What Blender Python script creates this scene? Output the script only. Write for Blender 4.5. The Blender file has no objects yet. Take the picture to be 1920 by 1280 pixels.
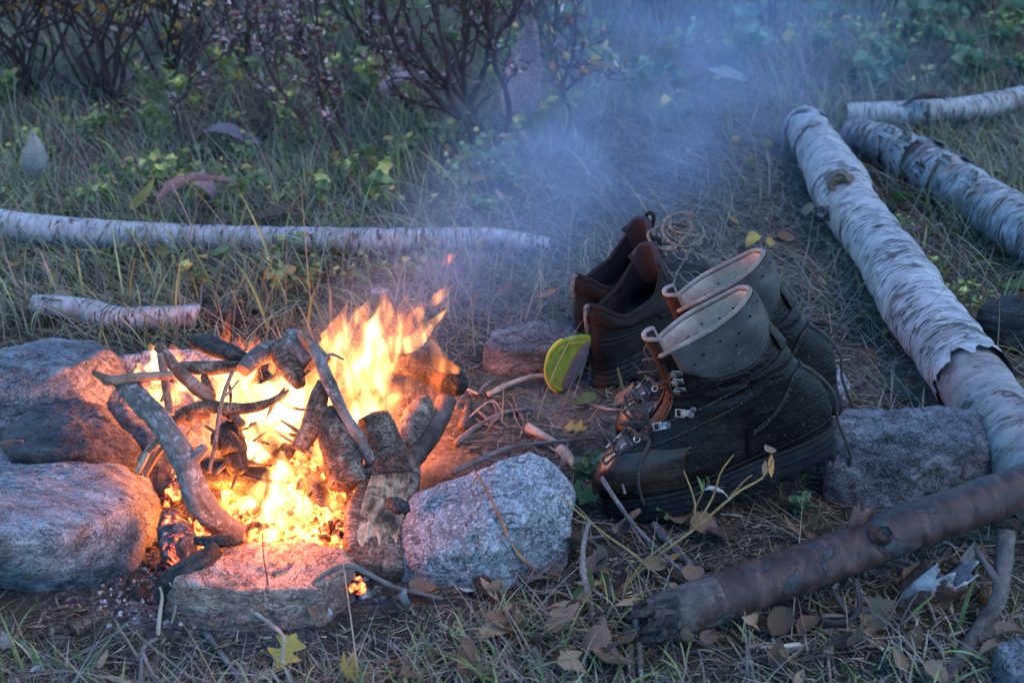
import bpy, bmesh, math, random
import numpy as np
from mathutils import Vector, Matrix

random.seed(7)
RNG = np.random.default_rng(7)
scene = bpy.context.scene
C = scene.collection

# ------------------------------------------------------------------ camera, sky, light, exposure
CAM_H = 0.85
PITCH = math.radians(26.0)
LENS = 40.0
cam_d = bpy.data.cameras.new('camera')
cam_d.lens = LENS
cam_d.sensor_width = 36.0
cam_d.clip_start = 0.05
cam_d.clip_end = 400.0
cam_d.dof.use_dof = True
cam_d.dof.focus_distance = 1.50
cam_d.dof.aperture_fstop = 6.3
cam = bpy.data.objects.new('camera', cam_d)
C.objects.link(cam)
cam.location = (0, 0, CAM_H)
cam.rotation_euler = (math.radians(90) - PITCH, 0, 0)
scene.camera = cam

SUN_EL, SUN_ROT = math.radians(5.0), math.radians(-60.0)
world = bpy.data.worlds.new('World')
scene.world = world
world.use_nodes = True
wn = world.node_tree.nodes
wl = world.node_tree.links
wn.clear()
sky = wn.new('ShaderNodeTexSky')
sky.sky_type = 'NISHITA'
sky.sun_disc = False
sky.sun_elevation = SUN_EL
sky.sun_rotation = SUN_ROT
sky.air_density = 1.0
sky.dust_density = 0.2
sky.ozone_density = 4.0
bg = wn.new('ShaderNodeBackground')
bg.inputs['Strength'].default_value = 0.15
wo = wn.new('ShaderNodeOutputWorld')
wl.new(sky.outputs[0], bg.inputs[0])
wl.new(bg.outputs[0], wo.inputs[0])

sun_d = bpy.data.lights.new('sun', 'SUN')
sun_d.energy = 0.20
sun_d.angle = math.radians(40)
sun_d.color = (1.0, 0.86, 0.85)
sun = bpy.data.objects.new('sun', sun_d)
C.objects.link(sun)
sun.rotation_euler = (math.radians(35), 0, math.radians(60))

scene.view_settings.view_transform = 'Standard'
scene.view_settings.look = 'None'
scene.view_settings.exposure = 3.4
scene.view_settings.gamma = 1.0
scene.view_settings.use_curve_mapping = False
cy = scene.cycles
cy.max_bounces = 5
cy.diffuse_bounces = 1
cy.glossy_bounces = 2
cy.transmission_bounces = 2
cy.volume_bounces = 0
cy.transparent_max_bounces = 48
cy.volume_step_rate = 1.0
cy.volume_max_steps = 64
cy.sample_clamp_indirect = 4.0
cy.use_denoising = True

# ------------------------------------------------------------------ camera geometry helpers (photograph pixels -> places in the world)
FPX = 1920.0 * LENS / 36.0
CP, SP = math.cos(PITCH), math.sin(PITCH)

def ray(u, v):
    a, b = (u - 960.0) / FPX, (640.0 - v) / FPX
    return Vector((a, CP + b * SP, -SP + b * CP))

def P(u, v, z=0.0):
    d = ray(u, v)
    t = (z - CAM_H) / d.z
    return Vector((d.x * t, d.y * t, z))

def PY(u, v, y):
    d = ray(u, v)
    t = y / d.y
    return Vector((d.x * t, y, CAM_H + d.z * t))

# ------------------------------------------------------------------ numpy noise
_perm = np.random.default_rng(3).permutation(256)
_perm = np.concatenate([_perm, _perm, _perm])
_grad = np.random.default_rng(4).normal(size=(256, 3))
_grad /= np.linalg.norm(_grad, axis=1)[:, None]

def pnoise(p):
    p = np.asarray(p, float)
    i = np.floor(p).astype(int)
    f = p - i
    i &= 255
    w = f * f * f * (f * (f * 6 - 15) + 10)
    out = 0.0
    for dx in (0, 1):
        wx = w[:, 0] if dx else 1 - w[:, 0]
        for dy in (0, 1):
            wy = w[:, 1] if dy else 1 - w[:, 1]
            for dz in (0, 1):
                wz = w[:, 2] if dz else 1 - w[:, 2]
                h = _perm[_perm[_perm[(i[:, 0] + dx) & 255] + ((i[:, 1] + dy) & 255)] + ((i[:, 2] + dz) & 255)]
                g = _grad[h]
                out = out + wx * wy * wz * (g[:, 0] * (f[:, 0] - dx) + g[:, 1] * (f[:, 1] - dy) + g[:, 2] * (f[:, 2] - dz))
    return out * 1.6

def fbm(p, octv=4, gain=0.5):
    p = np.asarray(p, float)
    s, a, tot = 1.0, 1.0, 0.0
    for k in range(octv):
        tot = tot + a * pnoise(p * s + 17.3 * k)
        s *= 2.03
        a *= gain
    return tot

def sstep(a, b, x):
    t = np.clip((x - a) / (b - a), 0, 1)
    return t * t * (3 - 2 * t)

# ------------------------------------------------------------------ mesh helpers
def new_mesh(name, V, F, smooth=True):
    me = bpy.data.meshes.new(name)
    V = np.asarray(V, np.float32).reshape(-1, 3)
    if isinstance(F, np.ndarray) and F.ndim == 2:
        n, k = F.shape
        me.vertices.add(len(V))
        me.vertices.foreach_set('co', V.ravel())
        me.loops.add(n * k)
        me.loops.foreach_set('vertex_index', F.astype(np.int32).ravel())
        me.polygons.add(n)
        me.polygons.foreach_set('loop_start', np.arange(0, n * k, k, dtype=np.int32))
        me.polygons.foreach_set('loop_total', np.full(n, k, np.int32))
        me.update(calc_edges=True)
        me.validate()
    else:
        me.from_pydata([tuple(map(float, v)) for v in V], [], [tuple(int(i) for i in f) for f in F])
        me.update()
    if smooth:
        me.polygons.foreach_set('use_smooth', np.ones(len(me.polygons), bool))
    return me

def set_attr(me, name, data, typ='FLOAT_VECTOR'):
    a = me.attributes.new(name, typ, 'POINT')
    data = np.asarray(data, np.float32)
    if typ == 'FLOAT_COLOR':
        if data.shape[1] == 3:
            data = np.concatenate([data, np.ones((len(data), 1), np.float32)], 1)
        a.data.foreach_set('color', data.ravel())
    elif typ == 'FLOAT':
        a.data.foreach_set('value', data.ravel())
    else:
        a.data.foreach_set('vector', data.ravel())

def put(name, me, mat=None, parent=None, loc=None, rot=None, scale=None):
    o = bpy.data.objects.new(name, me)
    C.objects.link(o)
    if mat is not None and me is not None and len(me.materials) == 0:
        me.materials.append(mat)
    if parent is not None:
        o.parent = parent
    if loc is not None:
        o.location = loc
    if rot is not None:
        o.rotation_euler = rot
    if scale is not None:
        o.scale = scale if hasattr(scale, '__len__') else (scale,) * 3
    return o

def tag(o, label=None, cat=None, group=None, kind=None):
    if label: o['label'] = label
    if cat: o['category'] = cat
    if group: o['group'] = group
    if kind: o['kind'] = kind
    return o

def thing(name, label, cat, loc=(0, 0, 0), group=None):
    return tag(put(name, None, loc=loc), label, cat, group)

def spline(pts, n):
    """Catmull-Rom through pts (list of n-vectors), n samples, roughly even in arc length."""
    p = np.array([list(q) for q in pts], float)
    if len(p) == 2:
        t = np.linspace(0, 1, n)[:, None]
        return p[0] * (1 - t) + p[1] * t
    q = np.vstack([2 * p[0] - p[1], p, 2 * p[-1] - p[-2]])
    out = []
    m = 24
    for i in range(len(p) - 1):
        a, b, c, d = q[i:i + 4]
        t = np.linspace(0, 1, m, endpoint=False)[:, None]
        out.append(0.5 * (2 * b + (c - a) * t + (2 * a - 5 * b + 4 * c - d) * t ** 2 + (3 * b - a - 3 * c + d) * t ** 3))
    out.append(p[-1:])
    o = np.vstack(out)
    L = np.concatenate([[0], np.cumsum(np.linalg.norm(np.diff(o[:, :3], axis=0), axis=1))])
    s = np.linspace(0, L[-1], n)
    return np.stack([np.interp(s, L, o[:, k]) for k in range(o.shape[1])], 1)

def frames(path):
    T = np.gradient(path, axis=0)
    T /= np.linalg.norm(T, axis=1)[:, None] + 1e-12
    ref = np.array([0, 0, 1.0]) if abs(T[0, 2]) < 0.9 else np.array([1.0, 0, 0])
    n = ref - T[0] * ref.dot(T[0]); n /= np.linalg.norm(n)
    Ns = [n]
    for i in range(1, len(path)):
        n = Ns[-1] - T[i] * Ns[-1].dot(T[i])
        n /= np.linalg.norm(n) + 1e-12
        Ns.append(n)
    Nn = np.array(Ns)
    return T, Nn, np.cross(T, Nn)

def tube_arrays(pts, nring=24, nseg=10, amp=0.0, freq=30.0, seed=0.0, flat=1.0, cap=True, rough_end=0.0, endround=True, knots=()):
    """pts: list of (x,y,z,r). Returns V, F(quads+tris list), bark coords."""
    s = spline(pts, nring)
    path, R = s[:, :3], s[:, 3]
    T, A, B = frames(path)
    th = np.linspace(0, 2 * np.pi, nseg, endpoint=False)
    L = np.concatenate([[0], np.cumsum(np.linalg.norm(np.diff(path, axis=0), axis=1))])
    R0 = float(R.mean())
    ct, st = np.cos(th), np.sin(th)
    bark = np.stack([np.broadcast_to(ct * R0, (nring, nseg)), np.broadcast_to(st * R0, (nring, nseg)), np.broadcast_to(L[:, None], (nring, nseg))], -1)
    rr = np.broadcast_to(R[:, None], (nring, nseg)).copy()
    if amp:
        d = fbm(bark.reshape(-1, 3) * freq + seed, 3).reshape(nring, nseg)
        rr *= 1 + amp * d
    for (ks, ka, kr, kh) in knots:
        ds = (L[:, None] - ks * L[-1]) / kr
        da = (np.angle(np.exp(1j * (th[None] - ka)))) * R0 / kr
        rr += kh * np.exp(-(ds ** 2 + da ** 2) * 1.5)
    if rough_end:
        jag = fbm(np.stack([ct * 4 + seed, st * 4, np.zeros(nseg)], 1), 2)
        path2 = path[:, None] + 0 * rr[..., None]
        path2[0] -= T[0] * (jag * rough_end)[:, None]
        path2[-1] += T[-1] * (jag[::-1] * rough_end)[:, None]
    else:
        path2 = np.broadcast_to(path[:, None], (nring, nseg, 3))
    V = path2 + rr[..., None] * (A[:, None] * ct[None, :, None] + B[:, None] * (st * flat)[None, :, None])
    V = V.reshape(-1, 3)
    bark = bark.reshape(-1, 3) + np.array([seed, seed * 1.7, seed * 2.3]) * 0.37
    i = np.arange(nring - 1)[:, None] * nseg
    j = np.arange(nseg)[None]
    jn = (j + 1) % nseg
    F = np.stack([i + j, i + jn, i + nseg + jn, i + nseg + j], -1).reshape(-1, 4).tolist()
    if cap:
        for ring, k, sgn in ((0, 0, -1), (nring - 1, (nring - 1) * nseg, 1)):
            cpt = V[k:k + nseg].mean(0) + sgn * T[ring] * (R[ring] * 0.25 if endround else 0)
            V = np.vstack([V, cpt])
            bark = np.vstack([bark, bark[k:k + nseg].mean(0)])
            ci = len(V) - 1
            for q in range(nseg):
                a, b = k + q, k + (q + 1) % nseg
                F.append([ci, b, a] if sgn < 0 else [ci, a, b])
    return V, F, bark

def tube(name, pts, mat, parent=None, origin=None, **kw):
    V, F, bark = tube_arrays(pts, **kw)
    o = np.zeros(3) if origin is None else np.array(origin)
    me = new_mesh(name, V - o, F)
    set_attr(me, 'bark', bark)
    return put(name, me, mat, parent, loc=None if origin is None else tuple(o))

def merge(parts):
    V, F, n = [], [], 0
    for v, f in parts:
        v = np.asarray(v, float)
        V.append(v)
        F += [[int(i) + n for i in q] for q in f]
        n += len(v)
    return np.vstack(V), F

def disc(center, normal, r, n=14, bulge=0.0, irregular=0.0, seed=0):
    nrm = np.array(normal, float); nrm /= np.linalg.norm(nrm)
    ref = np.array([0, 0, 1.0]) if abs(nrm[2]) < 0.9 else np.array([1.0, 0, 0])
    a = np.cross(nrm, ref); a /= np.linalg.norm(a)
    b = np.cross(nrm, a)
    th = np.linspace(0, 2 * np.pi, n, endpoint=False)
    rr = r * (1 + irregular * np.sin(th * 3 + seed) + irregular * 0.6 * np.sin(th * 7 + seed * 2))
    c = np.array(center, float)
    V = [c + nrm * bulge] + [c + rr[k] * (a * math.cos(th[k]) + b * math.sin(th[k])) for k in range(n)]
    return np.array(V), [[0, 1 + k, 1 + (k + 1) % n] for k in range(n)]

# ------------------------------------------------------------------ material helpers
class Mat:
    def __init__(self, name):
        self.m = bpy.data.materials.new(name)
        self.m.use_nodes = True
        self.t = self.m.node_tree
        self.t.nodes.clear()
        self.out = self.t.nodes.new('ShaderNodeOutputMaterial')
    def n(self, typ, **k):
        x = self.t.nodes.new(typ)
        for a, b in k.items():
            setattr(x, a, b)
        return x
    def L(self, a, b):
        self.t.links.new(a, b)
    def put(self, sock, val):
        if isinstance(val, bpy.types.NodeSocket):
            self.L(val, sock)
        elif val is not None:
            if hasattr(val, '__len__') and len(val) == 3 and sock.type == 'RGBA':
                val = (*val, 1)
            sock.default_value = val
    def obj(self):
        return self.n('ShaderNodeTexCoord').outputs['Object']
    def attr(self, name, color=False):
        a = self.n('ShaderNodeAttribute', attribute_name=name)
        return a.outputs['Color'] if color else a.outputs['Vector']
    def scale(self, vec, s, rot=(0, 0, 0), loc=(0, 0, 0)):
        m = self.n('ShaderNodeMapping')
        self.L(vec, m.inputs['Vector'])
        m.inputs['Scale'].default_value = s if hasattr(s, '__len__') else (s, s, s)
        m.inputs['Rotation'].default_value = rot
        m.inputs['Location'].default_value = loc
        return m.outputs[0]
    def noise(self, vec, scale=5.0, detail=4.0, rough=0.55, dist=0.0):
        x = self.n('ShaderNodeTexNoise')
        self.L(vec, x.inputs['Vector'])
        x.inputs['Scale'].default_value = scale
        x.inputs['Detail'].default_value = detail
        x.inputs['Roughness'].default_value = rough
        x.inputs['Distortion'].default_value = dist
        return x.outputs['Fac']
    def vor(self, vec, scale=5.0, feature='F1', out='Distance'):
        x = self.n('ShaderNodeTexVoronoi', feature=feature)
        self.L(vec, x.inputs['Vector'])
        x.inputs['Scale'].default_value = scale
        return x.outputs[out]
    def ramp(self, fac, stops, interp='LINEAR'):
        x = self.n('ShaderNodeValToRGB')
        x.color_ramp.interpolation = interp
        e = x.color_ramp.elements
        while len(e) < len(stops):
            e.new(0.5)
        for k, (p, c) in enumerate(stops):
            e[k].position = p
            e[k].color = (*c, 1) if hasattr(c, '__len__') else (c, c, c, 1)
        self.L(fac, x.inputs[0])
        return x.outputs[0]
    def mix(self, fac, a, b, mode='MIX'):
        x = self.n('ShaderNodeMix', data_type='RGBA', blend_type=mode)
        self.put(x.inputs[0], fac)
        self.put(x.inputs[6], a)
        self.put(x.inputs[7], b)
        return x.outputs[2]
    def math(self, op, a, b=0.0, clamp=False):
        x = self.n('ShaderNodeMath', operation=op, use_clamp=clamp)
        self.put(x.inputs[0], a)
        self.put(x.inputs[1], b)
        return x.outputs[0]
    def bump(self, h, strength=0.5, dist=0.01, normal=None):
        x = self.n('ShaderNodeBump')
        x.inputs['Strength'].default_value = strength
        x.inputs['Distance'].default_value = dist
        self.L(h, x.inputs['Height'])
        if normal is not None:
            self.L(normal, x.inputs['Normal'])
        return x.outputs[0]
    def bsdf(self, col, rough=0.8, normal=None, spec=0.4, metal=0.0, emit=None, emit_s=None, sheen=None, subsurf=None):
        x = self.n('ShaderNodeBsdfPrincipled')
        self.put(x.inputs['Base Color'], col)
        self.put(x.inputs['Roughness'], rough)
        self.put(x.inputs['Specular IOR Level'], spec)
        self.put(x.inputs['Metallic'], metal)
        if normal is not None:
            self.L(normal, x.inputs['Normal'])
        if emit is not None:
            self.put(x.inputs['Emission Color'], emit)
            self.put(x.inputs['Emission Strength'], emit_s if emit_s is not None else 1.0)
        if sheen:
            x.inputs['Sheen Weight'].default_value = sheen
        return x.outputs[0]
    def done(self, surf=None, vol=None):
        if surf is not None:
            self.L(surf, self.out.inputs['Surface'])
        if vol is not None:
            self.L(vol, self.out.inputs['Volume'])
        return self.m

MATS = {}

def rock_mat(name, dark, mid, light, layer=(6, 6, 22), rot=(0, 0, 0), speck=0.0, stain=None, rough=0.85, bumpd=0.006):
    m = Mat(name)
    o = m.obj()
    big = m.noise(o, 7.0, 6, 0.6, 0.4)
    lay = m.noise(m.scale(o, layer, rot), 3.0, 8, 0.68, 0.5)
    fine = m.noise(o, 160.0, 4, 0.7)
    f = m.math('ADD', m.math('MULTIPLY', lay, 0.62), m.math('MULTIPLY', big, 0.38))
    col = m.ramp(f, [(0.40, dark), (0.5, mid), (0.60, light)])
    if speck:
        sp = m.noise(o, 230.0, 2, 0.6)
        col = m.mix(m.ramp(sp, [(0.40, speck), (0.52, 0.0)]), col, tuple(c * 0.32 for c in dark))
        col = m.mix(m.ramp(m.noise(o, 150.0, 2, 0.6), [(0.55, 0.0), (0.68, speck)]), col, tuple(min(1, c * 1.5) for c in light))
    else:
        col = m.mix(m.ramp(fine, [(0.35, 0.45), (0.55, 0.0)]), col, dark)
    if stain:
        st = m.noise(o, 11.0, 5, 0.6, 0.8)
        col = m.mix(m.ramp(st, [(0.53, 0.0), (0.66, 0.75)]), col, stain)
    scr = m.noise(m.scale(o, tuple(q * 3.2 for q in layer), rot), 4.0, 6, 0.75, 0.8)
    col = m.mix(m.ramp(scr, [(0.34, 0.75), (0.48, 0.0)]), col, tuple(c * 0.55 for c in dark))
    col = m.mix(m.ramp(scr, [(0.56, 0.0), (0.70, 0.55)]), col, tuple(min(0.6, c * 1.3) for c in light))
    cr = m.math('ABSOLUTE', m.math('SUBTRACT', m.noise(m.scale(o, tuple(q * 1.3 for q in layer), rot), 2.0, 5, 0.62, 1.0), 0.5))
    crk = m.ramp(cr, [(0.0, 0.8), (0.016, 0.0)])
    col = m.mix(crk, col, tuple(c * 0.3 for c in dark))
    grain = m.noise(o, 480.0, 2, 0.6)
    col = m.mix(m.ramp(grain, [(0.36, 0.5), (0.46, 0.0)]), col, tuple(c * 0.5 for c in dark))
    col = m.mix(m.ramp(grain, [(0.56, 0.0), (0.68, 0.45)]), col, tuple(min(0.65, c * 1.5) for c in light))
    white = m.noise(o, 26.0, 6, 0.75)
    col = m.mix(m.ramp(white, [(0.63, 0.0), (0.75, 0.5)]), col, tuple(min(0.6, c * 1.45) for c in light))
    h = m.math('ADD', m.math('MULTIPLY', lay, 1.0), m.math('MULTIPLY', fine, 0.28))
    h = m.math('SUBTRACT', h, m.math('MULTIPLY', crk, 0.7))
    h = m.math('ADD', m.math('ADD', h, m.math('MULTIPLY', scr, 0.6)), m.math('MULTIPLY', m.noise(o, 55, 5, 0.65), 0.5))
    return m.done(m.bsdf(col, rough, m.bump(h, 1.0, bumpd * 1.6), 0.3))

def build_materials():
    M = MATS
    M['rock_blue'] = rock_mat('grey_gneiss', (0.040, 0.044, 0.053), (0.105, 0.113, 0.130), (0.21, 0.222, 0.245), (7, 10, 13), (0.5, 0.35, 0.3))
    M['rock_dark'] = rock_mat('dark_gneiss', (0.014, 0.015, 0.019), (0.038, 0.040, 0.047), (0.095, 0.098, 0.108), (6, 9, 17), (0.25, 0.1, 0.6))
    M['rock_pale'] = rock_mat('pale_gneiss', (0.075, 0.083, 0.096), (0.185, 0.20, 0.225), (0.34, 0.36, 0.39), (7, 17, 15), (0.7, 0.5, 0.2), stain=(0.055, 0.048, 0.045))
    M['granite'] = rock_mat('grey_granite', (0.12, 0.125, 0.138), (0.215, 0.225, 0.245), (0.32, 0.33, 0.355), (8, 8, 9), (0.2, 0.3, 0), speck=0.6, stain=(0.075, 0.075, 0.08), bumpd=0.004)
    M['rock_rough'] = rock_mat('rough_schist', (0.045, 0.046, 0.054), (0.13, 0.132, 0.148), (0.29, 0.295, 0.32), (9, 12, 16), (0.5, -0.2, 0.2), bumpd=0.009)
    M['rock_tan'] = rock_mat('sandy_slab', (0.17, 0.105, 0.085), (0.33, 0.225, 0.18), (0.47, 0.355, 0.30), (9, 9, 15), (0.12, 0.05, 0), stain=(0.07, 0.055, 0.05))
    M['rock_brown'] = rock_mat('brown_stone', (0.06, 0.055, 0.06), (0.13, 0.12, 0.125), (0.22, 0.205, 0.21), (5, 8, 14), (0.35, 0.3, 0.2), stain=(0.016, 0.014, 0.014))

    # ground: dark humus with paler dust, trampled dirt, ash round the fire
    m = Mat('forest_soil'); o = m.obj()
    a = m.noise(o, 9, 6, 0.65); b = m.noise(o, 70, 5, 0.7); c = m.noise(m.scale(o, (40, 90, 60), (0, 0, 0.5)), 3, 5, 0.7)
    col = m.ramp(m.math('ADD', m.math('MULTIPLY', a, 0.5), m.math('MULTIPLY', b, 0.5)), [(0.36, (0.012, 0.010, 0.009)), (0.5, (0.045, 0.034, 0.027)), (0.62, (0.10, 0.078, 0.060)), (0.72, (0.19, 0.16, 0.125))])
    col = m.mix(m.ramp(c, [(0.56, 0.0), (0.70, 0.8)]), col, (0.23, 0.20, 0.16))
    col = m.mix(m.ramp(m.noise(o, 3.0, 4, 0.6), [(0.48, 0.0), (0.62, 0.55)]), col, (0.045, 0.055, 0.018))
    pit = m.attr('pit', True)
    ash = m.ramp(m.noise(o, 120, 5, 0.75), [(0.38, (0.018, 0.016, 0.016)), (0.52, (0.07, 0.066, 0.066)), (0.66, (0.22, 0.215, 0.215)), (0.75, (0.42, 0.42, 0.42))])
    col = m.mix(pit, col, ash)
    dirt = m.ramp(m.math('ADD', m.math('MULTIPLY', a, 0.35), m.math('MULTIPLY', m.noise(o, 140, 5, 0.75), 0.65)), [(0.36, (0.05, 0.036, 0.03)), (0.5, (0.15, 0.11, 0.085)), (0.66, (0.27, 0.215, 0.175))])
    col = m.mix(m.attr('dirt', True), col, dirt)
    h = m.math('ADD', m.math('MULTIPLY', b, 0.9), m.math('MULTIPLY', m.noise(o, 190, 4, 0.7), 0.5))
    h = m.math('ADD', h, m.math('MULTIPLY', c, 0.5))
    M['soil'] = m.done(m.bsdf(col, 0.95, m.bump(h, 1.0, 0.012), 0.2))

    # blades and leaves coloured per blade by their own colour attribute
    def leafy(name, rough=0.6, trans=0.25, spec=0.25):
        m = Mat(name); col = m.attr('col', True)
        v = m.noise(m.obj(), 60, 3, 0.6)
        col2 = m.mix(m.ramp(v, [(0.35, 0.35), (0.6, 0.0)]), col, m.mix(1.0, col, (0.45, 0.4, 0.35), 'MULTIPLY'))
        s = m.bsdf(col2, rough, None, spec)
        t = m.n('ShaderNodeBsdfTranslucent'); m.L(col2, t.inputs[0])
        x = m.n('ShaderNodeMixShader'); x.inputs[0].default_value = trans
        m.L(s, x.inputs[1]); m.L(t.outputs[0], x.inputs[2])
        return m.done(x.outputs[0])
    M['blade'] = leafy('grass_blades')
    M['leaf'] = leafy('shrub_leaves', 0.5, 0.3, 0.35)
    M['bits'] = leafy('litter_bits', 0.9, 0.0, 0.2)

    def dry_leaf(name, c1, c2, c3, rough=0.65):
        m = Mat(name); o = m.obj(); uv = m.attr('bark')
        rnd = m.n('ShaderNodeObjectInfo').outputs['Random']
        f = m.noise(o, 45, 5, 0.65, 0.5)
        col = m.ramp(f, [(0.34, c1), (0.5, c2), (0.66, c3)])
        vein = m.n('ShaderNodeTexWave', wave_type='BANDS', bands_direction='X'); m.L(m.scale(uv, (1, 1, 1)), vein.inputs['Vector'])
        vein.inputs['Scale'].default_value = 55; vein.inputs['Distortion'].default_value = 1.0
        col = m.mix(m.ramp(vein.outputs['Fac'], [(0.86, 0.0), (0.97, 0.3)]), col, c3)
        val = m.n('ShaderNodeHueSaturation'); m.L(col, val.inputs['Color'])
        m.L(m.math('ADD', m.math('MULTIPLY', rnd, 0.7), 0.62), val.inputs['Value'])
        col = val.outputs[0]
        s = m.bsdf(col, rough, m.bump(m.math('ADD', f, m.math('MULTIPLY', vein.outputs['Fac'], 0.15)), 0.5, 0.004), 0.3)
        t = m.n('ShaderNodeBsdfTranslucent'); m.L(col, t.inputs[0])
        x = m.n('ShaderNodeMixShader'); x.inputs[0].default_value = 0.2
        m.L(s, x.inputs[1]); m.L(t.outputs[0], x.inputs[2])
        return m.done(x.outputs[0])
    M['leaf_brown'] = dry_leaf('brown_leaf', (0.055, 0.028, 0.018), (0.15, 0.085, 0.055), (0.25, 0.16, 0.105))
    M['leaf_tan'] = dry_leaf('tan_leaf', (0.13, 0.085, 0.05), (0.29, 0.19, 0.115), (0.42, 0.30, 0.20))
    M['leaf_yellow'] = dry_leaf('yellow_leaf', (0.20, 0.13, 0.03), (0.40, 0.29, 0.06), (0.50, 0.40, 0.13))
    M['leaf_orange'] = dry_leaf('orange_leaf', (0.22, 0.085, 0.025), (0.42, 0.19, 0.06), (0.52, 0.31, 0.14))
    M['leaf_green'] = dry_leaf('green_leaf', (0.04, 0.075, 0.022), (0.085, 0.15, 0.045), (0.15, 0.23, 0.085), 0.5)
    M['leaf_grey'] = dry_leaf('silvery_leaf', (0.15, 0.155, 0.15), (0.28, 0.285, 0.275), (0.40, 0.41, 0.40), 0.7)
    M['leaf_purple'] = dry_leaf('purple_leaf', (0.10, 0.06, 0.075), (0.22, 0.155, 0.175), (0.36, 0.29, 0.31))
    M['leaf_dark'] = dry_leaf('dark_leaf', (0.022, 0.014, 0.011), (0.065, 0.038, 0.028), (0.11, 0.07, 0.05))

    # barks
    def birch(name, white, shade, pink, dash=0.5, patch=0.55):
        m = Mat(name); b = m.attr('bark')
        wob = m.noise(b, 14, 3, 0.6)
        d1 = m.noise(m.scale(b, (26, 26, 230)), 1.0, 3, 0.6, 0.6)
        d2 = m.noise(m.scale(b, (60, 60, 420)), 1.0, 2, 0.6, 0.4)
        big = m.noise(b, 9, 6, 0.65, 0.8)
        med = m.noise(m.scale(b, (20, 20, 60)), 1.0, 6, 0.7, 0.5)
        col = m.mix(m.ramp(med, [(0.38, 0.0), (0.62, 1.0)]), shade, white)
        col = m.mix(m.ramp(big, [(patch, 0.0), (patch + 0.10, 0.85)]), col, pink)
        dk = m.ramp(m.math('ADD', d1, m.math('MULTIPLY', m.math('SUBTRACT', m.noise(b, 6.5, 3, 0.6), 0.5), 0.42)), [(dash + 0.09, 0.0), (dash + 0.13, 1.0)])
        scar = m.noise(m.scale(b, (17, 17, 44), (0, 0, 0), (3.1, 1.7, 0.4)), 1.0, 6, 0.7, 1.0)
        col = m.mix(dk, col, (0.028, 0.024, 0.024))
        col = m.mix(m.ramp(d2, [(0.62, 0.0), (0.70, 0.7)]), col, (0.06, 0.052, 0.05))
        sk = m.ramp(scar, [(0.575, 0.0), (0.615, 1.0)])
        col = m.mix(sk, col, m.ramp(d2, [(0.4, (0.012, 0.011, 0.012)), (0.6, (0.085, 0.06, 0.052))]))
        dirt = m.noise(b, 24, 6, 0.7)
        col = m.mix(m.ramp(dirt, [(0.57, 0.0), (0.72, 0.75)]), col, (0.075, 0.065, 0.058))
        h = m.math('SUBTRACT', m.math('ADD', m.math('MULTIPLY', med, 0.6), m.math('MULTIPLY', big, 0.5)), m.math('MULTIPLY', dk, 0.35))
        return m.done(m.bsdf(col, 0.7, m.bump(h, 0.9, 0.006), 0.3))
    M['birch'] = birch('birch_bark', (0.31, 0.298, 0.305), (0.175, 0.165, 0.17), (0.19, 0.14, 0.125), 0.485, 0.57)
    M['birch_old'] = birch('old_birch_bark', (0.29, 0.275, 0.278), (0.105, 0.098, 0.10), (0.17, 0.115, 0.10), 0.455, 0.54)
    M['birch_bare'] = birch('peeled_birch', (0.22, 0.195, 0.19), (0.11, 0.096, 0.096), (0.16, 0.125, 0.115), 0.57, 0.56)

    def bark(name, c1, c2, c3, sc=(60, 60, 18), lich=None, bd=0.004, rough=0.85, crack=0.0):
        m = Mat(name); b = m.attr('bark')
        f = m.noise(m.scale(b, sc), 1.0, 7, 0.7, 0.8)
        g = m.noise(b, 45, 5, 0.65)
        col = m.ramp(m.math('ADD', m.math('MULTIPLY', f, 0.6), m.math('MULTIPLY', g, 0.4)), [(0.36, c1), (0.5, c2), (0.64, c3)])
        h = m.math('ADD', f, m.math('MULTIPLY', m.noise(b, 210, 3, 0.7), 0.35))
        if crack:
            n1 = m.math('ABSOLUTE', m.math('SUBTRACT', m.noise(m.scale(b, (34, 34, 130)), 1.0, 3, 0.6, 1.2), 0.5))
            n2 = m.math('ABSOLUTE', m.math('SUBTRACT', m.noise(m.scale(b, (90, 90, 40)), 1.0, 3, 0.6, 0.8), 0.5))
            ck = m.math('MAXIMUM', m.ramp(n1, [(0.0, 1.0), (0.028, 0.0)]), m.math('MULTIPLY', m.ramp(n2, [(0.0, 1.0), (0.016, 0.0)]), 0.7))
            col = m.mix(m.math('MULTIPLY', ck, crack), col, (0.008, 0.007, 0.007))
            h = m.math('SUBTRACT', h, m.math('MULTIPLY', ck, 0.9))
        if lich:
            l = m.noise(b, 95, 5, 0.75, 0.5)
            col = m.mix(m.ramp(l, [(0.54, 0.0), (0.62, 0.8)]), col, lich)
        return m.done(m.bsdf(col, rough, m.bump(h, 0.9, bd), 0.25))
    M['stick'] = bark('stick_bark', (0.035, 0.028, 0.025), (0.095, 0.078, 0.072), (0.20, 0.172, 0.16), lich=(0.27, 0.262, 0.255), bd=0.006)
    M['stick_dark'] = bark('dark_stick_bark', (0.02, 0.016, 0.015), (0.06, 0.047, 0.042), (0.13, 0.105, 0.095))
    M['stick_brown'] = bark('brown_stick_bark', (0.05, 0.028, 0.02), (0.12, 0.07, 0.05), (0.22, 0.14, 0.10), lich=(0.22, 0.19, 0.17))
    M['twig'] = bark('twig_bark', (0.04, 0.032, 0.03), (0.105, 0.085, 0.08), (0.20, 0.17, 0.165))
    M['twig_pale'] = bark('pale_twig', (0.14, 0.105, 0.075), (0.29, 0.235, 0.18), (0.42, 0.36, 0.29))
    M['twig_yellow'] = bark('yellow_twig', (0.09, 0.055, 0.02), (0.19, 0.125, 0.045), (0.28, 0.21, 0.09), rough=0.6)
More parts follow.
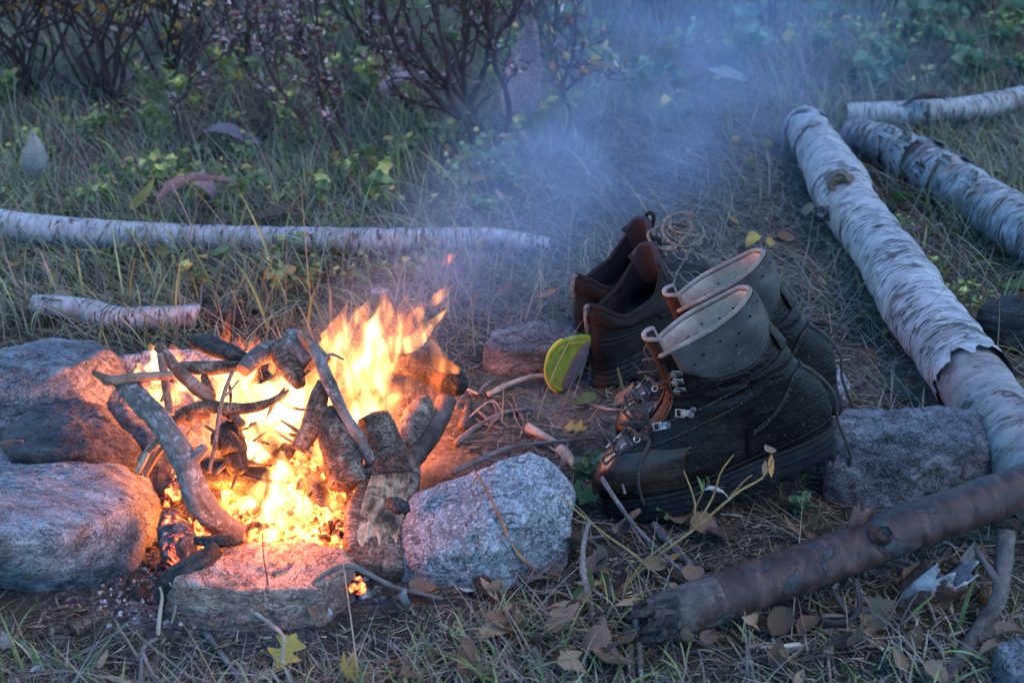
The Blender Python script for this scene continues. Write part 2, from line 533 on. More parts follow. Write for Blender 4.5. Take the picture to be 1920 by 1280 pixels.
    M['twig_red'] = bark('red_twig', (0.07, 0.03, 0.022), (0.17, 0.075, 0.045), (0.26, 0.14, 0.075), rough=0.6)
    M['shrub_stem'] = bark('shrub_stem', (0.009, 0.006, 0.007), (0.026, 0.017, 0.019), (0.066, 0.047, 0.05))
    M['char'] = bark('charred_wood', (0.006, 0.006, 0.006), (0.028, 0.025, 0.024), (0.085, 0.078, 0.075), (90, 90, 22), bd=0.006, crack=0.9)
    M['char_brown'] = bark('scorched_bark', (0.02, 0.014, 0.011), (0.10, 0.068, 0.05), (0.24, 0.175, 0.135), (50, 50, 26), bd=0.006, crack=0.75)
    M['log_brown'] = bark('split_log_bark', (0.035, 0.025, 0.02), (0.13, 0.095, 0.075), (0.27, 0.21, 0.17), (45, 45, 20), bd=0.006, crack=0.5)
    m = Mat('pale_split_wood'); b = m.attr('bark')
    f = m.noise(m.scale(b, (180, 180, 7)), 1.0, 7, 0.7, 0.6); st = m.noise(m.scale(b, (26, 26, 12)), 1.0, 6, 0.7, 1.0)
    col = m.ramp(f, [(0.36, (0.15, 0.10, 0.062)), (0.5, (0.29, 0.21, 0.135)), (0.64, (0.42, 0.33, 0.23))])
    col = m.mix(m.ramp(st, [(0.47, 0.0), (0.60, 0.95)]), col, (0.035, 0.026, 0.021))
    M['wood_pale'] = m.done(m.bsdf(col, 0.85, m.bump(f, 0.9, 0.003), 0.2))
    M['wood_end'] = bark('cut_wood', (0.10, 0.07, 0.05), (0.22, 0.16, 0.115), (0.34, 0.26, 0.19), (90, 90, 90), bd=0.003, crack=0.4)
    # reddish pole with grey plates of old bark
    m = Mat('reddish_pole_bark'); b = m.attr('bark')
    f = m.noise(m.scale(b, (30, 30, 60)), 1.0, 6, 0.65, 0.4); g = m.noise(b, 16, 6, 0.62, 1.0)
    col = m.ramp(f, [(0.35, (0.010, 0.0045, 0.004)), (0.52, (0.030, 0.0125, 0.0105)), (0.68, (0.068, 0.034, 0.030))])
    pl = m.ramp(g, [(0.565, 0.0), (0.60, 1.0)])
    col = m.mix(pl, col, m.ramp(m.noise(m.scale(b, (80, 80, 240)), 1.0, 4, 0.6), [(0.35, (0.009, 0.008, 0.010)), (0.65, (0.030, 0.028, 0.033))]))
    g2 = m.noise(b, 22, 5, 0.6, 0.7)
    col = m.mix(m.ramp(g2, [(0.60, 0.0), (0.70, 0.6)]), col, (0.085, 0.052, 0.05))
    h = m.math('ADD', m.math('MULTIPLY', f, 0.3), m.math('MULTIPLY', pl, 0.5))
    M['pole'] = m.done(m.bsdf(col, 0.62, m.bump(m.math('ADD', h, m.math('MULTIPLY', m.noise(b, 130, 4, 0.7), 0.2)), 0.8, 0.005), 0.35))
    m = Mat('curled_bark'); o = m.obj(); f = m.noise(m.scale(o, (30, 30, 30)), 1.0, 6, 0.65)
    M['curl'] = m.done(m.bsdf(m.ramp(f, [(0.35, (0.02, 0.009, 0.007)), (0.55, (0.075, 0.033, 0.026)), (0.7, (0.14, 0.075, 0.062))]), 0.6, m.bump(f, 0.7, 0.005), 0.35))
    m = Mat('curled_bark_outer'); o = m.obj(); f = m.noise(o, 40, 6, 0.7)
    M['curl_grey'] = m.done(m.bsdf(m.ramp(f, [(0.35, (0.10, 0.085, 0.09)), (0.55, (0.27, 0.24, 0.245)), (0.7, (0.40, 0.37, 0.375))]), 0.75, m.bump(f, 0.8, 0.005), 0.3))

    # embers: black crust, glowing in the cracks
    def ember(name, strength, lo, hi, attr='bark', sc=60):
        m = Mat(name); b = m.attr(attr) if attr else m.obj()
        g = m.noise(b, sc, 4, 0.65, 0.6)
        v = m.vor(b, sc * 1.6, 'DISTANCE_TO_EDGE')
        glow = m.ramp(m.math('SUBTRACT', g, m.math('MULTIPLY', v, 0.35)), [(lo, 0.0), (hi, 1.0)])
        ash = m.ramp(m.noise(b, sc * 2.2, 5, 0.75), [(0.36, (0.012, 0.011, 0.011)), (0.55, (0.06, 0.056, 0.056)), (0.68, (0.24, 0.23, 0.23))])
        ec = m.mix(glow, (1.0, 0.045, 0.008), (1.0, 0.25, 0.045))
        return m.done(m.bsdf(ash, 0.95, m.bump(g, 0.8, 0.006), 0.15, 0.0, ec, m.math('MULTIPLY', glow, strength)))
    M['ember'] = ember('ember', 0.8, 0.44, 0.62, None, 42)
    M['ember_log'] = ember('ember_log', 0.55, 0.52, 0.66, 'bark', 48)
    M['ember_hot'] = ember('hot_ember', 1.7, 0.36, 0.58, None, 42)
    m = Mat('white_ash'); o = m.obj()
    M['ash'] = m.done(m.bsdf(m.ramp(m.noise(o, 90, 4, 0.7), [(0.35, (0.05, 0.048, 0.05)), (0.55, (0.22, 0.215, 0.22)), (0.68, (0.50, 0.49, 0.50))]), 0.98, None, 0.1))

    # leather, rubber, metal
    def leather(name, c1, c2, c3, rlo=0.34, rhi=0.62, sc=260, bs=0.25, spec=0.12):
        m = Mat(name); o = m.obj()
        g = m.vor(o, sc, 'F1'); f = m.noise(o, 14, 6, 0.65, 0.4); d = m.noise(o, 42, 6, 0.7)
        col = m.ramp(f, [(0.34, c1), (0.52, c2), (0.68, c3)])
        dust = m.ramp(d, [(0.52, 0.0), (0.72, 0.32)])
        col = m.mix(dust, col, tuple(min(1, c * 1.7) for c in c3))
        sc_ = m.noise(m.scale(o, (60, 60, 300), (0.4, 0.7, 0.2)), 1.0, 3, 0.7)
        col = m.mix(m.ramp(sc_, [(0.70, 0.0), (0.78, 0.4)]), col, (0.18, 0.16, 0.155))
        fleck = m.noise(o, 330, 2, 0.5)
        col = m.mix(m.ramp(fleck, [(0.735, 0.0), (0.76, 0.55)]), col, (0.34, 0.32, 0.31))
        r = m.ramp(m.math('ADD', m.math('MULTIPLY', f, 0.5), m.math('MULTIPLY', d, 0.5)), [(0.38, rlo), (0.62, rhi)])
        h = m.math('ADD', m.math('MULTIPLY', g, 0.3), m.math('MULTIPLY', m.noise(o, 90, 5, 0.65), 0.9))
        return m.done(m.bsdf(col, r, m.bump(h, bs, 0.004), spec))
    M['leather'] = leather('dark_oiled_leather', (0.0020, 0.0015, 0.0018), (0.0048, 0.0034, 0.0036), (0.0105, 0.0072, 0.0070), 0.34, 0.60, bs=0.4, spec=0.14)
    M['leather_red'] = leather('worn_brown_leather', (0.0050, 0.0022, 0.0019), (0.0125, 0.0052, 0.0040), (0.028, 0.0115, 0.0085), 0.28, 0.50, spec=0.38)
    M['suede'] = leather('grey_nubuck', (0.0221, 0.0200, 0.0204), (0.0408, 0.0370, 0.0370), (0.0697, 0.0638, 0.0629), 0.7, 0.9, 420, 0.2)
    M['lining'] = leather('beige_lining', (0.23, 0.18, 0.15), (0.38, 0.31, 0.265), (0.50, 0.42, 0.37), 0.6, 0.85, 300, 0.15)
    M['binding'] = leather('tan_binding', (0.09, 0.068, 0.058), (0.165, 0.13, 0.112), (0.26, 0.215, 0.19), 0.55, 0.8, 300, 0.15)
    M['tongue'] = leather('brown_tongue', (0.0084, 0.0048, 0.0036), (0.0168, 0.0096, 0.0072), (0.0300, 0.0180, 0.0144), 0.5, 0.75)
    M['nubuck_brown'] = leather('brown_nubuck', (0.0060, 0.0038, 0.0036), (0.0119, 0.0080, 0.0073), (0.0224, 0.0154, 0.0140), 0.65, 0.9, 380, 0.25)
    M['nubuck_dark'] = leather('dark_nubuck', (0.004, 0.0034, 0.0036), (0.008, 0.0068, 0.007), (0.016, 0.0135, 0.0135), 0.6, 0.85, 380, 0.25)
    M['mauve'] = leather('mauve_padding', (0.0143, 0.0110, 0.0132), (0.0253, 0.0204, 0.0237), (0.0413, 0.0341, 0.0385), 0.75, 0.92, 500, 0.15)
    M['mesh_black'] = leather('black_textile', (0.006, 0.006, 0.008), (0.012, 0.012, 0.015), (0.022, 0.022, 0.027), 0.8, 0.95, 700, 0.3)
    M['rubber'] = leather('dusty_rubber', (0.0055, 0.0055, 0.006), (0.011, 0.011, 0.012), (0.024, 0.023, 0.0235), 0.6, 0.85, 200, 0.3)
    m = Mat('lace_cord'); b = m.attr('bark')
    w = m.n('ShaderNodeTexWave', wave_type='BANDS', bands_direction='DIAGONAL'); m.L(m.scale(b, (250, 250, 180)), w.inputs['Vector']); w.inputs['Scale'].default_value = 1.0
    M['lace'] = m.done(m.bsdf(m.ramp(w.outputs['Fac'], [(0.2, (0.012, 0.010, 0.010)), (0.8, (0.045, 0.037, 0.035))]), 0.75, m.bump(w.outputs['Fac'], 0.5, 0.001), 0.3))
    M['lace_brown'] = (lambda m, b: (lambda w: m.done(m.bsdf(m.ramp(w, [(0.35, (0.05, 0.038, 0.03)), (0.65, (0.17, 0.135, 0.105))]), 0.8, m.bump(w, 0.4, 0.001), 0.25)))(m.noise(m.scale(b, (300, 300, 300)), 1.0, 2, 0.6)))(*(lambda q: (q, q.attr('bark')))(Mat('brown_lace_cord')))
    m = Mat('worn_metal'); o = m.obj(); f = m.noise(o, 150, 4, 0.7)
    M['metal'] = m.done(m.bsdf(m.ramp(f, [(0.35, (0.16, 0.14, 0.13)), (0.65, (0.48, 0.45, 0.44))]), m.ramp(f, [(0.35, 0.5), (0.65, 0.28)]), None, 0.5, 0.9))
    m = Mat('dull_rivet'); o = m.obj(); f = m.noise(o, 150, 4, 0.7)
    M['rivet'] = m.done(m.bsdf(m.ramp(f, [(0.35, (0.03, 0.029, 0.032)), (0.65, (0.10, 0.098, 0.105))]), 0.42, None, 0.5, 0.55))
    m = Mat('dark_hole'); M['hole'] = m.done(m.bsdf((0.006, 0.005, 0.005), 1.0, None, 0.0))
    m = Mat('stitch_thread'); M['stitch'] = m.done(m.bsdf(m.ramp(m.noise(m.obj(), 300, 2, 0.5), [(0.4, (0.035, 0.03, 0.028)), (0.6, (0.13, 0.115, 0.105))]), 0.8, None, 0.2))
    m = Mat('seam_edge'); M['seam'] = m.done(m.bsdf((0.008, 0.007, 0.007), 0.6, None, 0.3))
    m = Mat('green_foam'); o = m.obj(); f = m.noise(o, 60, 5, 0.7); p = m.vor(o, 330)
    M['foam_green'] = m.done(m.bsdf(m.mix(m.ramp(f, [(0.4, 0.5), (0.62, 0.0)]), (0.15, 0.215, 0.02), (0.055, 0.07, 0.02)), 0.8, m.bump(m.math('ADD', p, f), 0.35, 0.002), 0.3))
    m = Mat('yellow_foam_edge'); M['foam_yellow'] = m.done(m.bsdf((0.42, 0.36, 0.02), 0.7, None, 0.3))
    m = Mat('grey_fabric'); o = m.obj(); p = m.vor(o, 520)
    M['foam_grey'] = m.done(m.bsdf(m.ramp(p, [(0.1, (0.035, 0.033, 0.042)), (0.6, (0.075, 0.072, 0.085))]), 0.9, m.bump(p, 0.4, 0.001), 0.2))
    m = Mat('logo_olive'); M['logo'] = m.done(m.bsdf((0.17, 0.19, 0.035), 0.6, None, 0.3))
    m = Mat('yellow_green_trim'); M['trim_lime'] = m.done(m.bsdf((0.33, 0.36, 0.06), 0.7, None, 0.3))
    m = Mat('cloud_berry'); M['berry'] = m.done(m.bsdf((0.20, 0.065, 0.015), 0.4, None, 0.5))

    # flame: gas that gives off light through its whole depth
    def flame(name, col, dens, surf=0.03):
        m = Mat(name)
        e = m.n('ShaderNodeEmission'); e.inputs[0].default_value = (*col, 1)
        st = m.noise(m.scale(m.obj(), (42, 28, 12), (0, -0.45, 0)), 1.0, 2, 0.45, 1.3)
        m.L(m.math('MULTIPLY', m.ramp(st, [(0.34, 0.03), (0.50, 0.5), (0.66, 2.2)]), dens), e.inputs[1])
        t = m.n('ShaderNodeBsdfTransparent')
        e2 = m.n('ShaderNodeEmission'); e2.inputs[0].default_value = (*col, 1); e2.inputs[1].default_value = surf
        a = m.n('ShaderNodeAddShader'); m.L(t.outputs[0], a.inputs[0]); m.L(e2.outputs[0], a.inputs[1])
        return m.done(a.outputs[0], e.outputs[0])
    M['flame'] = flame('flame', (1.0, 0.27, 0.06), 10.5, 0.005)
    M['flame_core'] = flame('flame_core', (1.0, 0.38, 0.11), 24.0, 0.007)
    M['flame_thin'] = flame('thin_flame', (1.0, 0.18, 0.05), 6.0, 0.003)
build_materials()
M = MATS

# ------------------------------------------------------------------ ground
FC = P(520, 930, 0.0)          # middle of the fire

def gh(x, y):
    """Height of the ground."""
    x = np.atleast_1d(np.asarray(x, float)); y = np.atleast_1d(np.asarray(y, float))
    p = np.stack([x, y, np.zeros_like(x)], 1)
    far = sstep(2.0, 3.4, y)
    h = 0.010 * fbm(p * 3.1 + 5, 3) + 0.004 * fbm(p * 13 + 9, 3)
    h = h + far * (0.05 * fbm(p * 1.3 + 2, 3) + 0.02 * sstep(2.4, 4.5, y))
    near_fire = np.exp(-(((x - FC.x) / 0.3) ** 2 + ((y - FC.y) / 0.22) ** 2))
    return h * (1 - 0.6 * near_fire) - 0.008 * near_fire

def g1(x, y):
    return float(gh(x, y)[0])

def axis(lo, hi, step, far, grow=1.22):
    a = list(np.arange(lo, hi + step * 0.5, step))
    s = step
    while a[-1] < far:
        s *= grow; a.append(a[-1] + s)
    s = step
    while a[0] > -far:
        s *= grow; a.insert(0, a[0] - s)
    return np.array(a)

def region_masks(x, y):
    """(pit, dirt) from plan position."""
    p = np.stack([x, y, np.zeros_like(x)], 1)
    w = 0.12 * fbm(p * 9 + 3, 4)
    c = P(470, 1000)
    d = ((x - c.x) / 0.27) ** 2 + ((y - c.y) / 0.23) ** 2
    pit = 1 - sstep(0.65, 1.25, d + w * 4)
    c = P(930, 790)
    d = ((x - c.x) / 0.24) ** 2 + ((y - c.y) / 0.17) ** 2
    dirt = 1 - sstep(0.5, 1.2, d + w * 4)
    c = P(1660, 700)
    d = ((x - c.x) / 0.12) ** 2 + ((y - c.y) / 0.10) ** 2
    dirt = np.maximum(dirt, 0.6 * (1 - sstep(0.4, 1.2, d + w * 4)))
    return pit, np.clip(dirt, 0, 1)

def make_ground():
    xs = axis(-1.7, 1.7, 0.014, 90)
    ys = axis(0.6, 3.4, 0.014, 90)
    X, Y = np.meshgrid(xs, ys)
    x, y = X.ravel(), Y.ravel()
    z = gh(x, y)
    p = np.stack([x, y, 0 * x], 1)
    near = (np.abs(x) < 1.8) & (y > 0.5) & (y < 3.5)
    z = z + np.where(near, 0.0035 * fbm(p * 45, 3), 0)
    nx, ny = len(xs), len(ys)
    i = np.arange(ny - 1)[:, None] * nx; j = np.arange(nx - 1)[None]
    F = np.stack([i + j, i + j + 1, i + nx + j + 1, i + nx + j], -1).reshape(-1, 4)
    me = new_mesh('ground', np.stack([x, y, z], 1), F)
    pit, dirt = region_masks(x, y)
    set_attr(me, 'pit', np.repeat(pit[:, None], 3, 1), 'FLOAT_COLOR')
    set_attr(me, 'dirt', np.repeat(dirt[:, None], 3, 1), 'FLOAT_COLOR')
    tag(put('ground', me, M['soil']), kind='structure')
make_ground()

# ------------------------------------------------------------------ stones
def stone(name, label, pts, mat, sub=6, power=16, amp=0.006, freq=14, fine=0.0018, seed=0.0, group=None, cat='stone'):
    pts = [Vector(p) for p in pts]
    bm = bmesh.new()
    for p in pts:
        bm.verts.new(p)
    r = bmesh.ops.convex_hull(bm, input=bm.verts[:])
    bm.normal_update()
    c = sum((f.calc_center_median() * f.calc_area() for f in bm.faces), Vector()) / sum(f.calc_area() for f in bm.faces)
    N, Dd = [], []
    for f in bm.faces:
        n = f.normal.copy()
        d = n.dot(f.calc_center_median() - c)
        if d < 0: n, d = -n, -d
        if any(n.dot(Vector(q)) > 0.992 for q in N):
            continue
        N.append(n[:]); Dd.append(max(d, 0.004))
    bm.free()
    N, Dd = np.array(N), np.array(Dd)
    bm = bmesh.new()
    bmesh.ops.create_icosphere(bm, subdivisions=sub, radius=1.0)
    U = np.array([v.co[:] for v in bm.verts])
    F = np.array([[v.index for v in f.verts] for f in bm.faces])
    bm.free()
    U /= np.linalg.norm(U, axis=1)[:, None]
    dn = U @ N.T
    power = power * 2.6
    inv = np.where(dn > 1e-3, dn / Dd[None], 0)
    rad = (inv ** power).sum(1) ** (-1.0 / power)
    V = U * rad[:, None]
    size = rad.mean()
    n1 = fbm(V * freq + seed, 4)
    n2 = fbm(V * freq * 5 + seed, 4, 0.6)
    n3 = 1 - np.abs(fbm(V * np.array([freq, freq, freq * 2.4]) * 1.3 + seed + 40, 3)) * 2
    V = V + U * (amp * n1 + fine * n2 + amp * 0.35 * n3)[:, None]
    cz = c.z
    base = V[:, 2].min()
    V[:, 2] -= base
    me = new_mesh(name, V, F)
    o = put(name, me, mat, loc=(c.x, c.y, cz + base))
    return tag(o, label, cat, group)

def back(pts, dy, dz=0.0):
    return [Vector((p[0], p[1] + dy, p[2] + dz)) for p in pts]

def down(pts, z=-0.03):
    return [Vector((p[0], p[1], z)) for p in pts]

# pale big boulder nearest the camera
t = [PY(-140, 860, 1.30), PY(0, 834, 1.31), PY(150, 838, 1.30), PY(228, 872, 1.27)]
f = [PY(-150, 1015, 1.00), PY(0, 1040, 1.025), PY(130, 1005, 1.065), PY(236, 940, 1.15), PY(302, 945, 1.235)]
b = [P(-150, 1078, 0), P(0, 1080, 0.0), P(150, 1075, 0.0), P(262, 1052, 0.0), PY(308, 1000, 1.21)]
stone('boulder', 'pale grey boulder with scorched lower side, in front of the other fire ring stones', t + f + b + back(t, 0.07, -0.05) + down(back(t, 0.05)) + down(b), M['rock_pale'], amp=0.007, seed=3, power=26)
# middle boulder
t = [PY(8, 805, 1.31), PY(55, 762, 1.36), PY(130, 744, 1.39), PY(185, 762, 1.375), PY(228, 808, 1.34)]
f = [PY(30, 850, 1.24), PY(150, 845, 1.245), PY(262, 840, 1.31), PY(268, 885, 1.28)]
b = [P(0, 930, 0), P(150, 950, 0), P(255, 935, 0)]
stone('boulder', 'dark grey rounded stone wedged between the two bigger boulders of the fire ring', t + f + b + back(t, 0.04, -0.04) + down(back(t, 0.05)) + down(b), M['rock_dark'], amp=0.006, seed=11, power=9)
# back boulder with lit flat side
t = [PY(-120, 690, 1.45), PY(0, 655, 1.53), PY(90, 634, 1.57), PY(175, 640, 1.55), PY(208, 656, 1.52)]
f = [PY(-120, 720, 1.40), PY(0, 668, 1.46), PY(122, 690, 1.42), PY(232, 705, 1.51), PY(240, 780, 1.46), PY(118, 760, 1.395), PY(0, 760, 1.38), PY(-120, 780, 1.36)]
b = [P(-120, 860, 0), P(60, 870, 0), P(215, 845, 0)]
stone('boulder', 'dark angular boulder with one flat side lit orange by the fire', t + f + b + back(t, 0.05, -0.05) + down(back(t, 0.06)) + down(b), M['rock_blue'], amp=0.0045, seed=23, power=30)
# inner stone behind the thick leaning stick
t = [PY(195, 745, 1.45), PY(245, 718, 1.48), PY(330, 712, 1.50), PY(400, 745, 1.49)]
f = [PY(205, 800, 1.40), PY(290, 830, 1.335), PY(375, 800, 1.39), PY(440, 830, 1.44), PY(435, 880, 1.39)]
b = [P(250, 905, 0), P(340, 930, 0), P(430, 915, 0)]
stone('boulder', 'fire ring stone behind the thick leaning stick, glowing orange towards the flames', t + f + b + back(t, 0.03, -0.04) + down(back(t, 0.05)) + down(b), M['rock_brown'], amp=0.006, seed=31, power=14)
# pale low stone behind the flames
t = [P(222, 668, 0.045), P(300, 656, 0.05), P(390, 655, 0.05), P(462, 664, 0.045)]
f = [P(226, 700, 0.025), P(330, 705, 0.03), P(465, 705, 0.025)]
stone('stone', 'long low pale stone lying behind the flames', t + f + back(t, 0.03, -0.02) + down(f) + down(back(t, 0.04)), M['granite'], sub=5, amp=0.004, seed=41)
# flat slab in front of the fire
t = [P(322, 1098, 0.047), P(350, 1062, 0.052), P(430, 1022, 0.056), P(545, 1014, 0.054), P(640, 1030, 0.050), P(660, 1062, 0.045), P(600, 1108, 0.043), P(455, 1108, 0.048)]
b = [P(306, 1150, 0.0), P(470, 1178, 0.0), P(620, 1152, 0.0), P(664, 1090, 0.0)]
stone('stone_slab', 'flat sandy slab of stone at the mouth of the fire', t + b + down(t, -0.02) + down(b), M['rock_tan'], amp=0.005, fine=0.0025, seed=53, power=22)
# granite block
pts = [P(768, 946, .055), P(746, 1000, .035), P(744, 1072, .006), P(800, 1097, 0), P(812, 1034, .047), P(955, 1034, .052), P(990, 1088, .0), P(900, 1103, -0.005),
       P(1000, 851, .118), P(930, 868, .108), P(1040, 866, .108), P(1078, 925, .082), P(1075, 1000, .03), P(968, 965, .088), P(1062, 1060, 0)]
stone('stone', 'speckled light grey granite block between the split log and the boots', pts + [P(1000, 850, 0.06) + Vector((0, 0.05, -0.05)), P(800, 940, -0.02), P(1060, 900, -0.02)] + down(pts[:6]), M['granite'], amp=0.004, fine=0.0018, seed=61, power=30)
# stone under the boot heels
t = [P(1560, 795, .075), P(1600, 772, .085), P(1700, 763, .088), P(1825, 770, .084), P(1868, 838, .06)]
f = [P(1552, 850, .06), P(1600, 812, .085), P(1720, 820, .088), P(1838, 838, .075), P(1850, 930, .012), P(1740, 957, 0), P(1610, 948, 0), P(1548, 905, .02)]
stone('stone', 'rough grey stone that props up the heels of the tall boots', t + f + down(t) + down(f), M['rock_rough'], amp=0.006, fine=0.003, seed=71, power=20)
# low brown stone behind the insole
t = [P(905, 645, .045), P(930, 614, .055), P(1005, 598, .062), P(1085, 602, .055), P(1095, 655, .03)]
f = [P(908, 685, .01), P(960, 660, .04), P(1050, 690, .0), P(930, 702, 0)]
stone('stone', 'low smoky brown stone behind the green insole', t + f + down(t) + down(f), M['rock_brown'], sub=5, amp=0.004, seed=83, power=14)
t = [P(1552, 665, .04), P(1575, 690, .045), P(1598, 725, .03), P(1560, 735, .02), P(1530, 700, .03)]
stone('stone', 'small grey stone behind the heel of the rear tall boot', t + down(t), M['granite'], sub=4, amp=0.003, seed=91, power=12)
for k, (u, v, s) in enumerate([(845, 740, .014), (1700, 1120, .010)]):
    c = P(u, v, 0)
    pts = [c + Vector((s * math.cos(a) * random.uniform(.7, 1.2), s * math.sin(a) * random.uniform(.7, 1.1), z)) for a in np.arange(0, 6.2, 1.05) for z in (-s * .4, s * random.uniform(.3, .7))]
    stone('pebble', ['pebble at the edge of the smoky dirt', 'pebble under the reddish pole'][k], pts, M['rock_brown'], sub=3, amp=0.001, fine=0.0004, seed=100 + k, power=9)

# ------------------------------------------------------------------ birch logs and the reddish pole
def pr(u, v, z, r):
    p = P(u, v, z)
    return (p.x, p.y, p.z, r)

def sheet(fn, nu, nv):
    """Grid from fn(u,v)->xyz with u,v in 0..1."""
    u, v = np.meshgrid(np.linspace(0, 1, nu), np.linspace(0, 1, nv))
    V = fn(u.ravel(), v.ravel())
    i = np.arange(nv - 1)[:, None] * nu; j = np.arange(nu - 1)[None]
    F = np.stack([i + j, i + j + 1, i + nu + j + 1, i + nu + j], -1).reshape(-1, 4)
    return V, F

def solid(o, t, offset=0.0):
    m = o.modifiers.new('thickness', 'SOLIDIFY'); m.thickness = t; m.offset = offset
    return o

def bark_flap(parent, base, along, normal, w, l, curl, mat, seed, origin=(0, 0, 0), name='bark_flap'):
    """A strip of bark that lifts off the log at base and curls away."""
    a = np.array(along, float); a /= np.linalg.norm(a)
    n = np.array(normal, float); n /= np.linalg.norm(n)
    s = np.cross(n, a)
    b0 = np.array(base, float) - np.array(origin, float)
    def fn(u, v):
        jag = fbm(np.stack([u * 6 + seed, v * 0, u * 0], 1), 3)
        ll = l * (1 + 0.35 * jag)
        t = v
        R = l / max(curl, 0.2)
        ang = curl * t
        x = R * np.sin(ang) * ll / l
        y = R * (1 - np.cos(ang)) * ll / l
        ww = (u - 0.5) * w * (1 - 0.35 * v * v)
        wob = 0.0015 * fbm(np.stack([u * 5, v * 5, u * 0 + seed], 1), 2)
        return b0 + a * ww[:, None] + s * x[:, None] + n * (y + wob + 0.001)[:, None]
    V, F = sheet(fn, 12, 10)
    me = new_mesh(name, V, F)
    set_attr(me, 'bark', V * 1.0 + seed)
    return solid(put(name, me, mat, parent), 0.0012)

def ring_edge(pts, k_at, mat, parent, seed, depth=0.0025, wid=0.02, name='bark_edge', r_add=0.002, origin=(0, 0, 0)):
    """Torn collar of bark round the log."""
    s = spline(pts, 60)
    path = s[:, :3]; T, A, B = frames(path)
    i = int(k_at * 59)
    c, t, a, b, r = path[i], T[i], A[i], B[i], s[i, 3] + r_add
    def fn(u, v):
        th = u * 2 * np.pi * 0.92
        jag = fbm(np.stack([np.cos(th) * 2.5 + seed, np.sin(th) * 2.5, v * 0], 1), 3)
        ext = (v - 0.4) * wid * (1 + 0.8 * jag)
        rad = r + depth * v + 0.004 * np.clip(jag, 0, 1) * v
        return c + t * ext[:, None] + rad[:, None] * (a * np.cos(th)[:, None] + b * np.sin(th)[:, None]) - np.array(origin)
    V, F = sheet(fn, 60, 5)
    me = new_mesh(name, V, F)
    set_attr(me, 'bark', V + seed)
    return solid(put(name, me, mat, parent), 0.0012)

def knot(parent, c, n, r, seed, origin, mat_ring=None, h=0.012):
    n = np.array(n, float); n /= np.linalg.norm(n); c = np.array(c, float) - np.array(origin)
    ref = np.array([0, 0, 1.0]) if abs(n[2]) < 0.9 else np.array([1.0, 0, 0])
    a = np.cross(n, ref); a /= np.linalg.norm(a); b = np.cross(n, a)
    def fn(u, v):
        th = u * 2 * np.pi
        rad = np.interp(v, [0, 0.3, 0.55, 0.75, 1.0], [1.7, 1.25, 1.05, 0.85, 0.0]) * r
        hh = np.interp(v, [0, 0.3, 0.55, 0.75, 1.0], [-0.6, 0.5, 1.0, 0.55, 0.35]) * h
        w = fbm(np.stack([np.cos(th) * 1.5, np.sin(th) * 1.5, v * 3 + seed], 1), 3)
        rad = rad * (1 + 0.12 * w); hh = hh + 0.12 * h * w
        return c + a * (rad * np.cos(th))[:, None] + b * (rad * np.sin(th))[:, None] + n * hh[:, None]
    V, F = sheet(fn, 25, 14)
    me = new_mesh('knot', V, F); set_attr(me, 'bark', V + seed)
    return put('knot', me, mat_ring or M['birch_bare'], parent)

def log_thing(name, label, pts, mat, seed, nring=110, nseg=40, amp=0.05, freq=22, cut=(True, True), cut_mat=None, cat='log', knots=(), ragged=0.004):
    o3 = np.array(pts[0][:3]); o3[2] = 0
    root = thing(name, label, cat, loc=tuple(o3))
    V, F, bark = tube_arrays(pts, nring=nring, nseg=nseg, amp=amp, freq=freq, seed=seed, cap=False, rough_end=ragged, knots=knots)
    me = new_mesh('bark', V - o3, F); set_attr(me, 'bark', bark)
    put('bark', me, mat, root)
    s = spline(pts, nring); T, _, _ = frames(s[:, :3])
    for e, sg in ((0, -1), (-1, 1)):
        if cut[0 if e == 0 else 1]:
            ring = V[:nseg] if e == 0 else V[-nseg:]
            c = ring.mean(0)
            vv = np.vstack([c[None] + sg * T[e] * -0.003, c + (ring - c) * 0.5 - sg * T[e] * 0.002, c + (ring - c) * 0.985 - sg * T[e] * 0.001]) - o3
            ff = [[0, 1 + q, 1 + (q + 1) % nseg] for q in range(nseg)] + [[1 + q, 1 + nseg + q, 1 + nseg + (q + 1) % nseg, 1 + (q + 1) % nseg] for q in range(nseg)]
            me = new_mesh('cut_end', vv, ff, False); set_attr(me, 'bark', vv)
            put('cut_end', me, cut_mat or M['wood_end'], root)
    return root, o3

# main birch log, bark torn open near the camera
A_ = [pr(1508, 238, .056, .053), pr(1548, 300, .060, .057), pr(1574, 352, .064, .063), pr(1602, 402, .059, .055), pr(1655, 470, .057, .055), pr(1728, 585, .059, .058), pr(1782, 655, .055, .055), pr(1826, 716, .056, .058)]
lg, o3 = log_thing('birch_log', 'long birch log beside the boots, white bark torn open near one end', A_, M['birch'], 1.3, nring=190, nseg=60, amp=0.085, cut=(True, False), ragged=0.03)
A2 = [pr(1790, 670, .056, .052), pr(1855, 762, .053, .051), pr(1910, 835, .053, .051), pr(1975, 930, .052, .050)]
tube('bare_wood', [(x - o3[0], y - o3[1], z - o3[2], r) for x, y, z, r in A2], M['birch_bare'], lg, nring=60, nseg=40, amp=0.05, freq=20, seed=4.4)
ring_edge(A_, 0.03, M['birch_old'], lg, 5.0, wid=0.05, origin=o3, r_add=0.004)
ring_edge(A_, 0.12, M['birch_bare'], lg, 8.0, wid=0.05, origin=o3, r_add=0.0015)
p = P(1575, 343, .113); c = P(1590, 352, .06)
knot(lg, p, (p - c) + Vector((0, -0.02, 0.0)), .017, 1.0, o3, M['log_brown'], 0.02)
p = P(1548, 398, .06); knot(lg, p, (-0.75, -0.65, 0.3), .010, 2.0, o3, M['birch_old'], 0.016)
ax = np.array(A_[-1][:3]) - np.array(A_[2][:3])
side = np.array([-0.75, -0.55, 0.25])
